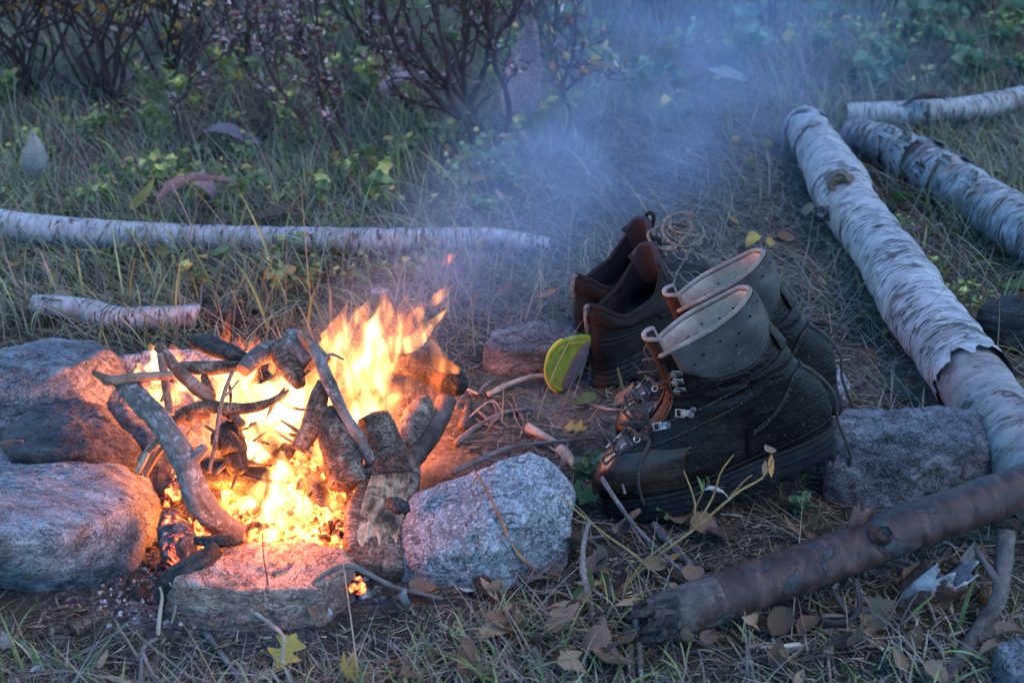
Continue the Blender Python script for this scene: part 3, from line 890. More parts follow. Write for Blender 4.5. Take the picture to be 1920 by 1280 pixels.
for k, (u, v, z, w, l, cu) in enumerate([(1655, 480, .075, .05, .035, 1.3), (1700, 560, .07, .04, .03, 1.0), (1735, 660, .05, .06, .04, 1.4), (1768, 690, .04, .07, .05, 1.0), (1640, 540, .05, .05, .03, 1.2)]):
    bark_flap(lg, P(u, v, z), ax, side, w, l, cu, M['birch'], 3.1 * k + 1, o3)

B_ = [pr(1598, 252, .050, .044), pr(1680, 280, .052, .048), pr(1790, 345, .054, .053), pr(1900, 418, .054, .053), pr(2010, 490, .054, .053)]
lg, o3 = log_thing('birch_log', 'shaggy birch log with peeling bark lying behind the long birch log', B_, M['birch_old'], 6.7, nring=150, nseg=48, amp=0.10, freq=26, cut=(True, True))
ring_edge(B_, 0.28, M['birch'], lg, 3.0, wid=0.06, origin=o3, depth=0.008, r_add=0.003)
ring_edge(B_, 0.45, M['birch'], lg, 7.0, wid=0.04, origin=o3, depth=0.006, r_add=0.003)
ring_edge(B_, 0.15, M['birch_bare'], lg, 9.0, wid=0.04, origin=o3, depth=0.004, r_add=0.002)
axb = np.array(B_[-1][:3]) - np.array(B_[0][:3])
for k, (u, v, z) in enumerate([(1655, 258, .10), (1690, 270, .105), (1760, 310, .105), (1810, 345, .10), (1740, 345, .05), (1715, 325, .06)]):
    bark_flap(lg, P(u, v, z), axb, (-0.3 - 0.2 * (k % 2), -0.6, 0.7), .05, .04, 1.2 + 0.3 * (k % 3), M['birch_old'], 5.7 * k + 2, o3)

C_ = [pr(1585, 214, .038, .030), pr(1700, 212, .042, .033), pr(1820, 203, .050, .034), pr(1925, 182, .06, .034), pr(2030, 158, .07, .034)]
log_thing('birch_log', 'thin curved birch log lying farthest back in the grass', C_, M['birch'], 9.1, nring=80, nseg=28, amp=0.05)
D_ = [pr(-90, 405, .035, .034), pr(40, 428, .034, .033), pr(200, 440, .032, .030), pr(400, 447, .028, .027), pr(560, 450, .028, .027), pr(760, 452, .028, .026), pr(920, 450, .026, .024), pr(1030, 462, .02, .018)]
log_thing('birch_log', 'long thin birch trunk lying across the grass behind the fire', D_, M['birch'], 12.1, nring=140, nseg=28, amp=0.07)
E_ = [pr(66, 570, .024, .017), pr(150, 580, .024, .021), pr(225, 598, .022, .022), pr(300, 596, .024, .021), pr(380, 592, .026, .021)]
lg, o3 = log_thing('birch_log', 'short crooked birch branch with a burnt end, behind the fire ring boulders', E_, M['birch'], 15.3, nring=70, nseg=26, amp=0.07, cut=(True, False))
tube('charred_end', [(x - o3[0], y - o3[1], z - o3[2], r) for x, y, z, r in [pr(376, 592, .026, .0205), pr(410, 593, .027, .020), pr(448, 600, .026, .014)]], M['char'], lg, nring=24, nseg=20, amp=0.12, freq=40, seed=2.2)

# reddish pole lying in front of the boots
Q_ = [pr(1232, 1162, .030, .0255), pr(1300, 1138, .034, .027), pr(1420, 1096, .044, .0275), pr(1560, 1046, .058, .0275), pr(1700, 990, .072, .0275), pr(1820, 948, .084, .027), pr(2040, 872, .105, .0265)]
lg, o3 = log_thing('wooden_pole', 'reddish brown pole with grey bark patches resting in front of the boots', Q_, M['pole'], 18.2, nring=150, nseg=44, amp=0.045, freq=24, cut=(False, True))
tube('charred_end', [(x - o3[0], y - o3[1], z - o3[2], r) for x, y, z, r in [pr(1226, 1164, .029, .024), pr(1262, 1152, .032, .0272), pr(1300, 1138, .034, .0276), pr(1345, 1122, .038, .0268)]], M['stick_dark'], lg, nring=30, nseg=36, amp=0.06, freq=30, seed=7.7)
def splint(k):
    a = 2 * math.pi * k / 7
    d = Vector((0, 0.5, 1)).normalized()
    r = 0.019
    off = Vector((0.0, math.cos(a) * r, math.sin(a) * r))
    b = P(1236, 1160, .030) + off
    tip = b + Vector((-0.02 - 0.02 * ((k * 37) % 5) / 5, 0.002 * math.cos(k), 0.003 * math.sin(k * 2) - 0.012))
    return [(*(b + Vector((0.02, 0, 0.004)))[:], .011), (*b[:], .009), (*tip[:], .0015)]
for k in range(7):
    tube('splinter', [(x - o3[0], y - o3[1], z - o3[2], r) for x, y, z, r in splint(k)], M['char'], lg, nring=10, nseg=7, amp=0.2, freq=80, seed=k)
p = P(1655, 1000, .094); knot(lg, p, (0, -0.8, 0.6), .008, 3.0, o3, M['pole'], 0.008)

def curl_obj(parent, center, axis_dir, r0, turns, length, mat, seed, o3, name='curled_bark', grow=0.35, start=0.0, jagamp=0.35):
    a = np.array(axis_dir, float); a /= np.linalg.norm(a)
    ref = np.array([0, 0, 1.0]) if abs(a[2]) < 0.8 else np.array([0, 1.0, 0])
    e1 = np.cross(a, ref); e1 /= np.linalg.norm(e1); e2 = np.cross(e1, a)
    c = np.array(center, float) - np.array(o3)
    def fn(u, v):
        th = start + u * turns * 2 * np.pi
        rr = r0 * (1 - grow * u) * (1 + 0.05 * fbm(np.stack([u * 4, v * 3, u * 0 + seed], 1), 3))
        jag = fbm(np.stack([u * 5 + seed, np.sign(v - 0.5), u * 0], 1), 4)
        s = (v - 0.5) * length * (1 + jagamp * jag) + 0.006 * fbm(np.stack([u * 16 + seed, v * 2, u * 0], 1), 2)
        return c + a * s[:, None] + e1 * (rr * np.cos(th))[:, None] + e2 * (rr * np.sin(th))[:, None]
    V, F = sheet(fn, 46, 14)
    me = new_mesh(name, V, F); set_attr(me, 'bark', V + seed)
    return solid(put(name, me, mat, parent), 0.0018)
curl_obj(lg, P(1578, 985, .075), (0.25, 0.35, 0.9), .028, 0.36, .055, M['curl'], 1.0, o3, start=2.6, grow=0.1)
curl_obj(lg, P(1745, 1088, .026), (0.45, -0.25, 0.85), .034, 0.62, .060, M['curl'], 2.0, o3, start=2.4, grow=0.2, jagamp=0.55)
curl_obj(lg, P(1745, 1082, .032), (0.45, -0.25, 0.85), .0315, 0.50, .066, M['curl_grey'], 4.0, o3, start=2.6, grow=0.2, jagamp=0.75)

# black weathered log at the frame's edge between the birch logs
log_thing('charred_log', 'short black weathered log beside the bare end of the long birch log', [pr(1842, 600, .040, .030), pr(1880, 606, .044, .046), pr(1960, 612, .046, .05), pr(2060, 620, .046, .05)], M['char'], 21.0, nring=50, nseg=30, amp=0.16, freq=26)

# ------------------------------------------------------------------ the fire: wood, embers, ash, flames
def stick(name, label, pts, mat, seed, nring=34, nseg=12, amp=0.12, freq=45, cat='stick', cut=None, branches=(), group=None, rough=0.003):
    """pts: (u, v, z, r). cut: (0|1, material) adds a cut face at that end. branches: lists of (u,v,z,r)."""
    w = [pr(*q) for q in pts]
    o3 = np.array(w[0][:3])
    V, F, bark = tube_arrays(w, nring=nring, nseg=nseg, amp=amp, freq=freq, seed=seed, rough_end=rough)
    me = new_mesh(name, V - o3, F); set_attr(me, 'bark', bark)
    o = tag(put(name, me, mat, loc=tuple(o3)), label, cat, group)
    for k, bpts in enumerate(branches):
        wb = [pr(*q) for q in bpts]
        tube('side_branch', [(x - o3[0], y - o3[1], z - o3[2], r) for x, y, z, r in wb], mat, o, nring=14, nseg=8, amp=amp, freq=freq, seed=seed + 3 + k)
    if cut:
        e, cm = cut
        s = spline(w, nring); T, _, _ = frames(s[:, :3])
        k, sg = (0, -1) if e == 0 else (nring - 1, 1)
        V2, F2 = disc(s[k, :3] + T[k] * sg * s[k, 3] * 0.27, T[k] * sg, s[k, 3] * 0.93, 16, 0.0006, 0.04, seed)
        me = new_mesh('cut_end', V2 - o3, F2, False); set_attr(me, 'bark', V2)
        put('cut_end', me, cm, o)
    return o

def build_fire_wood():
    S = stick
    S('stick', 'thick grey lichened stick leaning across the fire stones into the embers', [(228, 715, .185, .012), (262, 748, .172, .014), (305, 800, .15, .0145), (345, 860, .12, .0155), (368, 930, .078, .0165), (405, 975, .045, .0165), (452, 1003, .026, .013)], M['stick'], 1.0, nring=70, nseg=18, amp=0.16,
      branches=[[(352, 868, .118, .009), (372, 852, .125, .0075), (384, 838, .13, .006)], [(238, 728, .18, .006), (228, 742, .172, .004), (224, 752, .165, .002)]])
    S('stick', 'thin forked stick poking out level over the fire ring towards the boulders', [(174, 697, .200, .003), (200, 710, .196, .0055), (220, 713, .195, .0065), (270, 706, .195, .006), (322, 703, .19, .006)], M['stick_brown'], 2.0,
      branches=[[(190, 704, .197, .004), (198, 716, .19, .004), (206, 719, .188, .003)], [(262, 708, .193, .005), (266, 716, .19, .004)]])
    S('stick', 'straight brown stick slanting down from the upper tip into the flames', [(296, 648, .205, .007), (330, 690, .18, .008), (370, 728, .155, .009), (400, 748, .14, .008)], M['stick_brown'], 3.0)
    S('stick', 'short thin stick standing nearly upright by the small flame', [(299, 663, .205, .004), (306, 690, .19, .0055), (312, 730, .165, .0055), (318, 778, .14, .005)], M['stick_brown'], 4.0, branches=[[(312, 735, .163, .004), (302, 752, .158, .002)]])
    S('charred_stick', 'level scorched stick in the middle of the pile', [(338, 688, .165, .007), (380, 690, .165, .0095), (425, 688, .165, .009), (450, 684, .165, .006)], M['char_brown'], 5.0)
    S('charred_log', 'black charred chunk with a glowing end at the top of the pile', [(356, 643, .180, .009), (375, 642, .18, .0125), (410, 653, .178, .013), (440, 664, .175, .011), (466, 672, .17, .005)], M['char'], 6.0, nring=40, nseg=18, cat='log')
    S('stick', 'dark curved branch crossing the white flame low in the pile', [(322, 796, .12, .006), (345, 775, .13, .009), (385, 762, .135, .0085), (450, 766, .13, .008), (500, 757, .13, .006), (540, 735, .13, .004)], M['char_brown'], 7.0, nring=50,
      branches=[[(392, 760, .135, .009), (392, 735, .142, .0075), (382, 705, .155, .005)], [(412, 766, .13, .006), (440, 782, .12, .006), (455, 796, .115, .005)]])
    S('twig', 'thin twig hanging straight down in front of the white flame', [(436, 696, .17, .0028), (420, 738, .155, .003), (410, 780, .14, .0028), (404, 830, .115, .003), (392, 885, .09, .0022)], M['stick_brown'], 8.0, nseg=8, cat='twig', branches=[[(414, 750, .15, .0018), (430, 735, .155, .0016), (448, 712, .165, .0012)], [(404, 822, .115, .002), (398, 832, .112, .0018)]])
    S('log', 'short peeled stick with a sawn end facing out of the flames', [(458, 692, .165, .0105), (478, 672, .17, .012), (500, 660, .17, .014), (530, 655, .165, .014)], M['stick'], 9.0, nseg=18, cut=(0, M['wood_end']), cat='log', rough=0.0)
    S('log', 'split log with a pointed broken tip above the flames', [(520, 642, .185, .010), (532, 662, .175, .0165), (548, 690, .162, .0165), (562, 722, .15, .009)], M['char_brown'], 10.0, nring=40, nseg=20, cat='log')
    S('log', 'round log with a scorched sawn face beside the pointed log', [(545, 632, .19, .015), (562, 650, .185, .0165), (586, 676, .172, .0165)], M['stick'], 11.0, nseg=20, cut=(1, M['wood_end']), cat='log', rough=0.0)
    S('stick', 'stub with a small sawn tip sticking up at the top of the pile', [(566, 618, .215, .0065), (572, 634, .205, .008), (590, 655, .19, .0085), (612, 678, .18, .007)], M['stick_brown'], 12.0, cut=(0, M['wood_pale']), rough=0.0)
    S('stick', 'long thin forked stick leaning in front of the tall flames', [(586, 648, .205, .006), (605, 690, .185, .0085), (628, 740, .16, .0085), (648, 780, .14, .0065), (664, 808, .125, .0085), (682, 838, .105, .0075), (696, 868, .09, .006)], M['stick'], 13.0, nring=56,
      branches=[[(662, 806, .127, .007), (666, 828, .112, .006), (662, 842, .104, .005)], [(666, 828, .112, .005), (676, 836, .107, .004)], [(608, 672, .187, .003), (622, 664, .19, .0022), (645, 674, .185, .0014)]])
    S('charred_stick', 'stout scorched stick standing between the two bright flames', [(608, 716, .165, .009), (598, 750, .148, .013), (585, 795, .125, .014), (560, 842, .10, .011)], M['char_brown'], 14.0, nring=40, nseg=16)
    S('log', 'thick cracked log with a rounded scorched end hanging over the embers', [(618, 775, .13, .018), (628, 815, .115, .022), (642, 862, .092, .0245), (652, 908, .072, .024)], M['char_brown'], 15.0, nring=50, nseg=26, cat='log', amp=0.10)
    S('log', 'birch log with cracked charred bark at the edge of the fire', [(700, 778, .12, .020), (712, 818, .095, .026), (726, 862, .070, .028), (738, 905, .052, .025)], M['char_brown'], 16.0, nring=50, nseg=26, cat='log')
    S('log', 'pale birch stub with black crossways cracks behind the split log', [(798, 752, .075, .012), (786, 778, .07, .019), (768, 812, .06, .018), (755, 838, .05, .012)], M['log_brown'], 17.0, nring=40, nseg=20, cat='log')
    S('stick', 'grey round stick lying in the smoke beside the fire', [(838, 752, .05, .014), (810, 800, .045, .018), (775, 848, .035, .019), (755, 880, .03, .014)], M['stick_dark'], 18.0, nring=40, nseg=18)
    S('ember_log', 'ash grey log glowing red in its cracks beside the pale boulder', [(318, 965, .035, .011), (326, 985, .035, .019), (334, 1015, .032, .023), (342, 1042, .028, .021), (350, 1062, .022, .010)], M['ember_log'], 19.0, nring=50, nseg=24, amp=0.16, cat='log')
    S('ember_log', 'small red hot ember log behind the flat black stick', [(388, 952, .03, .010), (380, 985, .03, .015), (366, 1012, .025, .013)], M['ember'], 20.0, nring=30, nseg=16, amp=0.2, cat='log')
    S('charred_stick', 'flat black stick lying on the near edge of the slab', [(366, 1012, .062, .005), (400, 1014, .063, .0075), (432, 1012, .063, .0075), (456, 1010, .062, .005)], M['char'], 21.0, amp=0.15)
    S('charred_board', 'black burnt board slanting down beside the flat slab', [(300, 1118, .018, .012), (335, 1088, .038, .017), (375, 1058, .052, .016), (408, 1030, .058, .010)], M['char'], 22.0, nring=40, nseg=16, amp=0.22, cat='board')
    S('charred_log', 'dark log lying level at the bottom of the fire', [(372, 880, .05, .017), (420, 886, .05, .022), (470, 892, .045, .021), (500, 900, .035, .014)], M['char'], 23.0, nring=40, nseg=20, cat='log')
    S('charred_log', 'smoking dark log end behind the tall flames', [(700, 668, .09, .018), (760, 676, .085, .023), (810, 690, .075, .025), (850, 715, .065, .021), (866, 730, .06, .011)], M['char'], 24.0, nring=50, nseg=24, cat='log')
    S('log', 'log glowing yellow deep inside the flames', [(475, 800, .08, .010), (510, 830, .07, .013), (545, 855, .055, .012)], M['char_brown'], 25.0, nring=30, nseg=16, cat='log')
    S('charred_knot', 'curled charred knot hanging beside the white flame', [(404, 838, .10, .008), (416, 828, .105, .015), (432, 832, .103, .014), (446, 842, .098, .006)], M['char'], 26.0, nring=30, nseg=14, amp=0.35, cat='wood')
    S('twig', 'brown sawn twig end under the level scorched stick', [(352, 790, .12, .008), (366, 775, .125, .0105), (392, 770, .125, .009)], M['stick_brown'], 27.0, cut=(0, M['wood_end']), cat='twig', rough=0.0)
    S('twig', 'split brown twig leaning on the dark rounded stone', [(262, 862, .112, .004), (285, 838, .13, .005), (308, 815, .142, .004)], M['stick_brown'], 28.0, nseg=8, cat='twig')
    S('twig', 'pale peeled splinter leaning between the two near boulders', [(258, 885, .10, .0035), (272, 858, .118, .004), (283, 838, .13, .002)], M['twig_pale'], 29.0, nseg=8, cat='twig')
    S('twig', 'red brown twig behind the pale splinter', [(272, 892, .09, .003), (292, 856, .11, .0035), (318, 824, .13, .0025)], M['twig_red'], 30.0, nseg=8, cat='twig')

    rr = random.Random(3)
    for k in range(22):
        u, v = rr.uniform(335, 640), rr.uniform(690, 900)
        z = np.interp(v, [690, 900], [.15, .05]) + rr.uniform(-.02, .02)
        a = rr.uniform(0, 6.28); l = rr.uniform(28, 75)
        du, dv = math.cos(a) * l, math.sin(a) * l * .7
        S('burning_twig', 'thin burning twig inside the flames', [(u - du, v - dv, z + .012, rr.uniform(.0012, .0022)), (u + rr.uniform(-6, 6), v + rr.uniform(-6, 6), z, rr.uniform(.0018, .0035)), (u + du, v + dv, z - .01, rr.uniform(.001, .002))], M[rr.choice(['char', 'char_brown', 'stick_brown', 'char_brown'])], 60 + k, nring=16, nseg=8, cat='twig', group='thin twigs in the flames')
    for k, (pts_, lb) in enumerate([
        ([(440, 905, .03, .012), (480, 915, .03, .016), (530, 910, .03, .013)], 'charred chunk behind the low white flame'),
        ([(585, 890, .05, .010), (598, 930, .035, .014), (612, 965, .02, .010)], 'burning chunk beside the rounded log end'),
        ([(430, 800, .10, .014), (440, 850, .08, .016), (452, 885, .06, .012)], 'scorched block under the dark curved branch')]):
        S('burning_stick', lb, pts_, M['char_brown' if k % 2 else 'char'], 95 + k, nring=24, nseg=12, amp=0.2)
    # big split log: bark half-round with a pale split face
    w = [pr(738, 868, .075, .036), pr(722, 930, .05, .040), pr(706, 1000, .030, .041), pr(700, 1072, .012, .036)]
    o3 = np.array(w[0][:3])
    root = thing('split_log', 'split birch log with a pale raw face standing at the edge of the fire', 'log', loc=tuple(o3))
    s = spline(w, 60); T, A, B = frames(s[:, :3])
    th = np.linspace(0, 2 * np.pi, 48, endpoint=False)
    Lc = np.concatenate([[0], np.cumsum(np.linalg.norm(np.diff(s[:, :3], axis=0), axis=1))])
    facing = np.array([0.18, -0.72, 0.60]); facing /= np.linalg.norm(facing)
    V = np.zeros((60, 48, 3)); bark = np.zeros((60, 48, 3))
    ct, st = np.cos(th), np.sin(th)
    for i in range(60):
        d = A[i] * ct[:, None] + B[i] * st[:, None]
        bk = np.stack([ct * .036, st * .036, np.full(48, Lc[i])], 1)
        r = s[i, 3] * (1 + 0.10 * fbm(bk * 30 + 7, 3))
        fi = facing - T[i] * facing.dot(T[i]); fi /= np.linalg.norm(fi)
        f_ = d @ fi
        cutd = s[i, 3] * 0.40
        r = np.where(f_ > 0.05, np.minimum(r, cutd / np.maximum(f_, 0.05)), r)
        V[i] = s[i, :3] + d * r[:, None]; bark[i] = bk
    V = V.reshape(-1, 3); bark = bark.reshape(-1, 3)
    ii = np.arange(59)[:, None] * 48; jj = np.arange(48)[None]
    F = np.stack([ii + jj, ii + (jj + 1) % 48, ii + 48 + (jj + 1) % 48, ii + 48 + jj], -1).reshape(-1, 4).tolist()
    for k, sg in ((0, 0), (59 * 48, 1)):
        V = np.vstack([V, V[k:k + 48].mean(0)]); bark = np.vstack([bark, bark[k:k + 48].mean(0)]); ci = len(V) - 1
        F += [[ci, k + (q + 1) % 48, k + q] if sg == 0 else [ci, k + q, k + (q + 1) % 48] for q in range(48)]
    me = new_mesh('bark', V - o3, F); set_attr(me, 'bark', bark)
    put('bark', me, M['log_brown'], root)
    side = np.cross(facing, T[30]); side /= np.linalg.norm(side)
    def fn(u, v):
        tt = 0.10 + v * 0.70
        k = np.clip((tt * 59), 0, 59); i0 = k.astype(int)
        c = s[i0, :3]; r = s[i0, 3]
        jag = 0.045 * fbm(np.stack([u * 4, v * 0, u * 0 + 3], 1), 4, .6) * sstep(0.75, 1.0, v)
        ridge = 0.0012 * fbm(np.stack([u * 22, v * 1.5, u * 0], 1), 3)
        fi = facing - T[i0] * (T[i0] @ facing)[:, None]; fi /= np.linalg.norm(fi, axis=1)[:, None]
        return c + fi * (r * 0.40 + 0.003 + ridge)[:, None] + np.cross(fi, T[i0]) * ((u - 0.5) * 1.30 * r * (1 - 0.15 * np.abs(v - 0.5)))[:, None] + T[i0] * jag[:, None] * 0.4
    Vf, Ff = sheet(fn, 34, 30)
    me = new_mesh('split_face', Vf - o3, Ff)
    set_attr(me, 'bark', np.stack([Vf @ side, Vf @ facing, Vf @ T[30]], 1))
    put('split_face', me, M['wood_pale'], root)
    bark_flap(root, P(735, 888, .085), (1, 0.2, 0), (0.1, -0.6, 0.8), .05, .022, 1.2, M['char'], 4.0, o3)
    bark_flap(root, P(752, 880, .08), (1, 0.3, 0), (0.3, -0.5, 0.8), .04, .02, 0.7, M['curl'], 9.0, o3)
    S('charcoal', 'black charcoal lump stuck on the pale split face', [(728, 938, .075, .006), (742, 945, .073, .010), (758, 952, .07, .008), (764, 960, .066, .004)], M['char'], 33.0, amp=0.3, cat='charcoal')
build_fire_wood()

# embers and ash
def chunks(name, n, area, size, zfun, mat, seed, kind='stuff', label=None, cat=None):
    rng = np.random.default_rng(seed)
    bm = bmesh.new(); bmesh.ops.create_icosphere(bm, subdivisions=2, radius=1.0)
    U = np.array([v.co[:] for v in bm.verts]); F = np.array([[v.index for v in f.verts] for f in bm.faces]); bm.free()
    Vs, Fs = [], []
    for k in range(n):
        u, v = area(rng)
        c = P(u, v, 0); s = size * rng.uniform(0.45, 1.4)
        sc = s * rng.uniform(0.5, 1.3, 3)
        a = rng.uniform(0, 6.28)
        W = U * (1 + 0.45 * fbm(U * 1.7 + rng.uniform(0, 90), 2))[:, None] * sc
        W = np.stack([W[:, 0] * math.cos(a) - W[:, 1] * math.sin(a), W[:, 0] * math.sin(a) + W[:, 1] * math.cos(a), W[:, 2]], 1)
        Vs.append(W + np.array([c.x, c.y, g1(c.x, c.y) + zfun(rng) + 0.3 * sc[2]])); Fs.append(F + k * len(U))
    me = new_mesh(name, np.vstack(Vs), np.vstack(Fs), False)
    return tag(put(name, me, mat), label, cat, None, kind)
def box_area(u0, u1, v0, v1):
    return lambda r: (r.uniform(u0, u1), r.uniform(v0, v1))
def gauss_area(u, v, su, sv):
    return lambda r: (r.normal(u, su), r.normal(v, sv))
chunks('hot_embers', 150, gauss_area(545, 985, 55, 40), .011, lambda r: r.uniform(0, .030), M['ember_hot'], 1, label='bed of glowing orange embers under the flames', cat='embers')
chunks('embers', 150, gauss_area(500, 950, 95, 60), .012, lambda r: r.uniform(0, .02), M['ember'], 2, label='half burnt red embers spread through the fire pit', cat='embers')
chunks('ember_edge', 36, gauss_area(636, 1010, 18, 16), .009, lambda r: r.uniform(0.0, .03), M['ember'], 5, label='red embers against the foot of the split log', cat='embers')
chunks('cinders', 130, box_area(240, 420, 930, 1150), .0045, lambda r: 0.0, M['char'], 3, label='black cinders scattered beside the slab', cat='cinders')
chunks('ash_flakes', 420, box_area(180, 480, 960, 1170), .0022, lambda r: 0.0, M['ash'], 4, label='grey ash flakes on the ground by the pale boulder', cat='ash')
chunks('ash_crumbs', 60, gauss_area(650, 1075, 22, 22), .0055, lambda r: r.uniform(0, .01), M['ash'], 6, label='pale ash crumbs below the split log', cat='ash')

def build_flames():
    root = thing('fire', 'open campfire with white hot core and orange flames leaning in the wind', 'fire', loc=(FC.x, FC.y, 0))
    o3 = np.array([FC.x, FC.y, 0.0])
    cnt = [0]
    def flame(pts, mat, flat=0.55, amp=0.35, nring=30, seed=None):
        """pts: (u, v, y, halfwidth_px)"""
        w = []
        for u, v, y, hw in pts:
            p = PY(u, v, y)
            depth = p.y * CP - (p.z - CAM_H) * SP
            w.append((p.x, p.y, p.z, max(hw, 0.6) * depth / FPX))
        cnt[0] += 1
        sd = seed if seed is not None else cnt[0] * 3.7
        s = spline(w, nring)
        path, R = s[:, :3], s[:, 3]
        T, _, _ = frames(path)
        viewd = np.array([0, 1.0, 0])
        A = np.cross(T, viewd); A /= np.linalg.norm(A, axis=1)[:, None] + 1e-9
        B = np.cross(T, A)
        nseg = 18
        th = np.linspace(0, 2 * np.pi, nseg, endpoint=False)
        tt = np.linspace(0, 1, nring)
        ct, st = np.cos(th), np.sin(th)
        pos = np.stack([np.broadcast_to(ct, (nring, nseg)) * 0.8, np.broadcast_to(st, (nring, nseg)) * 0.8, np.broadcast_to(tt[:, None] * 3.2, (nring, nseg))], -1).reshape(-1, 3)
        d = fbm(pos + sd, 3).reshape(nring, nseg)
        R = R * np.interp(tt, [0, 0.06, 1], [0.35, 1, 1])
        rr = R[:, None] * np.clip(1 + amp * d * 1.5, 0.25, 1.9)
        sway = fbm(np.stack([tt * 3 + sd, 0 * tt, 0 * tt + 3], 1), 2) * R * 0.35
        V = (path + A * sway[:, None])[:, None] + rr[..., None] * (A[:, None] * ct[None, :, None] + B[:, None] * (st * flat)[None, :, None])
        V = V.reshape(-1, 3)
        i = np.arange(nring - 1)[:, None] * nseg; j = np.arange(nseg)[None]
        F = np.stack([i + j, i + (j + 1) % nseg, i + nseg + (j + 1) % nseg, i + nseg + j], -1).reshape(-1, 4).tolist()
        for k, sg, ring in ((0, 0, 0), ((nring - 1) * nseg, 1, nring - 1)):
            V = np.vstack([V, V[k:k + nseg].mean(0)]); ci = len(V) - 1
            F += [[ci, k + (q + 1) % nseg, k + q] if sg == 0 else [ci, k + q, k + (q + 1) % nseg] for q in range(nseg)]
        me = new_mesh('flame', V - o3, F)
        return put('flame', me, mat, root)
    f, core, thin = M['flame'], M['flame_core'], M['flame_thin']
    # low white tongue over the embers
    flame([(528, 1018, 1.17, 46), (532, 980, 1.185, 52), (520, 935, 1.205, 44), (524, 895, 1.22, 28), (530, 845, 1.24, 4)], core)
    flame([(560, 1010, 1.18, 40), (575, 975, 1.19, 38), (570, 930, 1.21, 18), (582, 890, 1.22, 3)], f)
    flame([(480, 1005, 1.18, 26), (482, 960, 1.20, 22), (492, 925, 1.22, 4)], f)
    # middle white mass
    flame([(470, 870, 1.30, 26), (478, 830, 1.32, 40), (505, 785, 1.345, 60), (535, 745, 1.36, 52), (548, 700, 1.38, 22), (556, 660, 1.40, 4)], core)
    flame([(440, 860, 1.31, 14), (455, 835, 1.32, 18), (485, 845, 1.31, 16), (500, 800, 1.32, 10)], core)
    flame([(545, 800, 1.34, 40), (590, 760, 1.36, 38), (605, 720, 1.38, 18), (600, 690, 1.39, 4)], f)
    flame([(415, 770, 1.36, 22), (430, 735, 1.38, 46), (445, 700, 1.40, 40), (470, 660, 1.42, 5)], core)
    flame([(470, 860, 1.26, 20), (500, 820, 1.28, 34), (540, 780, 1.29, 30), (560, 735, 1.31, 14), (575, 700, 1.33, 3)], core)
    flame([(400, 850, 1.29, 10), (392, 800, 1.31, 16), (405, 755, 1.33, 18), (398, 715, 1.36, 4)], f)
    flame([(590, 905, 1.22, 16), (600, 860, 1.24, 18), (590, 815, 1.26, 12), (604, 780, 1.28, 2)], f)
    flame([(660, 850, 1.29, 10), (672, 815, 1.31, 14), (690, 775, 1.33, 12), (715, 735, 1.36, 3)], f)
    flame([(440, 760, 1.34, 20), (460, 720, 1.36, 22), (482, 690, 1.38, 12), (500, 655, 1.40, 3)], f)
    flame([(600, 680, 1.42, 14), (622, 640, 1.44, 18), (634, 605, 1.46, 12), (652, 570, 1.48, 2)], f)
    flame([(740, 640, 1.46, 8), (755, 605, 1.47, 10), (752, 580, 1.48, 8), (768, 548, 1.50, 1.5)], f)
    # left flames
    flame([(385, 752, 1.39, 10), (360, 728, 1.41, 16), (330, 705, 1.43, 12), (312, 690, 1.44, 3)], core)
    flame([(306, 715, 1.44, 22), (300, 690, 1.455, 26), (292, 668, 1.46, 16), (280, 646, 1.47, 3)], core)
    flame([(318, 690, 1.45, 16), (326, 662, 1.465, 12), (322, 644, 1.47, 3)], f)
    flame([(263, 702, 1.46, 10), (262, 690, 1.465, 9), (260, 680, 1.47, 2)], core)
    flame([(385, 712, 1.42, 16), (375, 685, 1.44, 14), (362, 664, 1.45, 3)], f)
    flame([(350, 735, 1.40, 24), (362, 705, 1.42, 22), (372, 690, 1.43, 4)], f)
    flame([(512, 702, 1.41, 12), (520, 675, 1.42, 10), (532, 652, 1.43, 8), (540, 640, 1.44, 2)], f)
    # thin red tongues rising behind the pile
    flame([(418, 648, 1.50, 9), (424, 620, 1.52, 7), (430, 596, 1.54, 4), (432, 572, 1.56, 1)], thin)
    flame([(436, 655, 1.50, 8), (444, 640, 1.51, 6), (450, 628, 1.52, 1)], thin)
    flame([(455, 664, 1.50, 10), (452, 645, 1.51, 7), (456, 632, 1.52, 1)], thin)
    flame([(470, 660, 1.50, 16), (478, 642, 1.51, 12), (474, 625, 1.52, 2)], thin)
    # tall wind-blown flames
    flame([(600, 770, 1.38, 34), (618, 705, 1.41, 40), (640, 650, 1.44, 30), (672, 600, 1.47, 18), (690, 565, 1.49, 3)], f)
    flame([(640, 790, 1.38, 30), (655, 720, 1.41, 34), (690, 660, 1.44, 30), (715, 600, 1.47, 22), (718, 545, 1.50, 3)], f)
    flame([(650, 760, 1.40, 22), (690, 700, 1.43, 26), (740, 650, 1.45, 26), (780, 600, 1.47, 16), (788, 566, 1.49, 3)], f)
    flame([(622, 742, 1.40, 9), (668, 690, 1.43, 12), (720, 650, 1.45, 16), (775, 640, 1.46, 14), (812, 605, 1.48, 8), (838, 580, 1.49, 2)], core)
    flame([(660, 690, 1.43, 8), (690, 650, 1.45, 16), (700, 615, 1.46, 18), (712, 585, 1.48, 8), (722, 562, 1.49, 2)], core)
    flame([(632, 700, 1.42, 6), (644, 650, 1.45, 12), (660, 610, 1.47, 9), (668, 575, 1.49, 2)], core)
    flame([(720, 660, 1.45, 18), (745, 620, 1.46, 20), (770, 585, 1.48, 12), (800, 570, 1.49, 3)], thin)
    flame([(655, 810, 1.36, 22), (690, 768, 1.38, 34), (728, 748, 1.39, 36), (760, 728, 1.40, 16), (778, 702, 1.41, 3)], f)
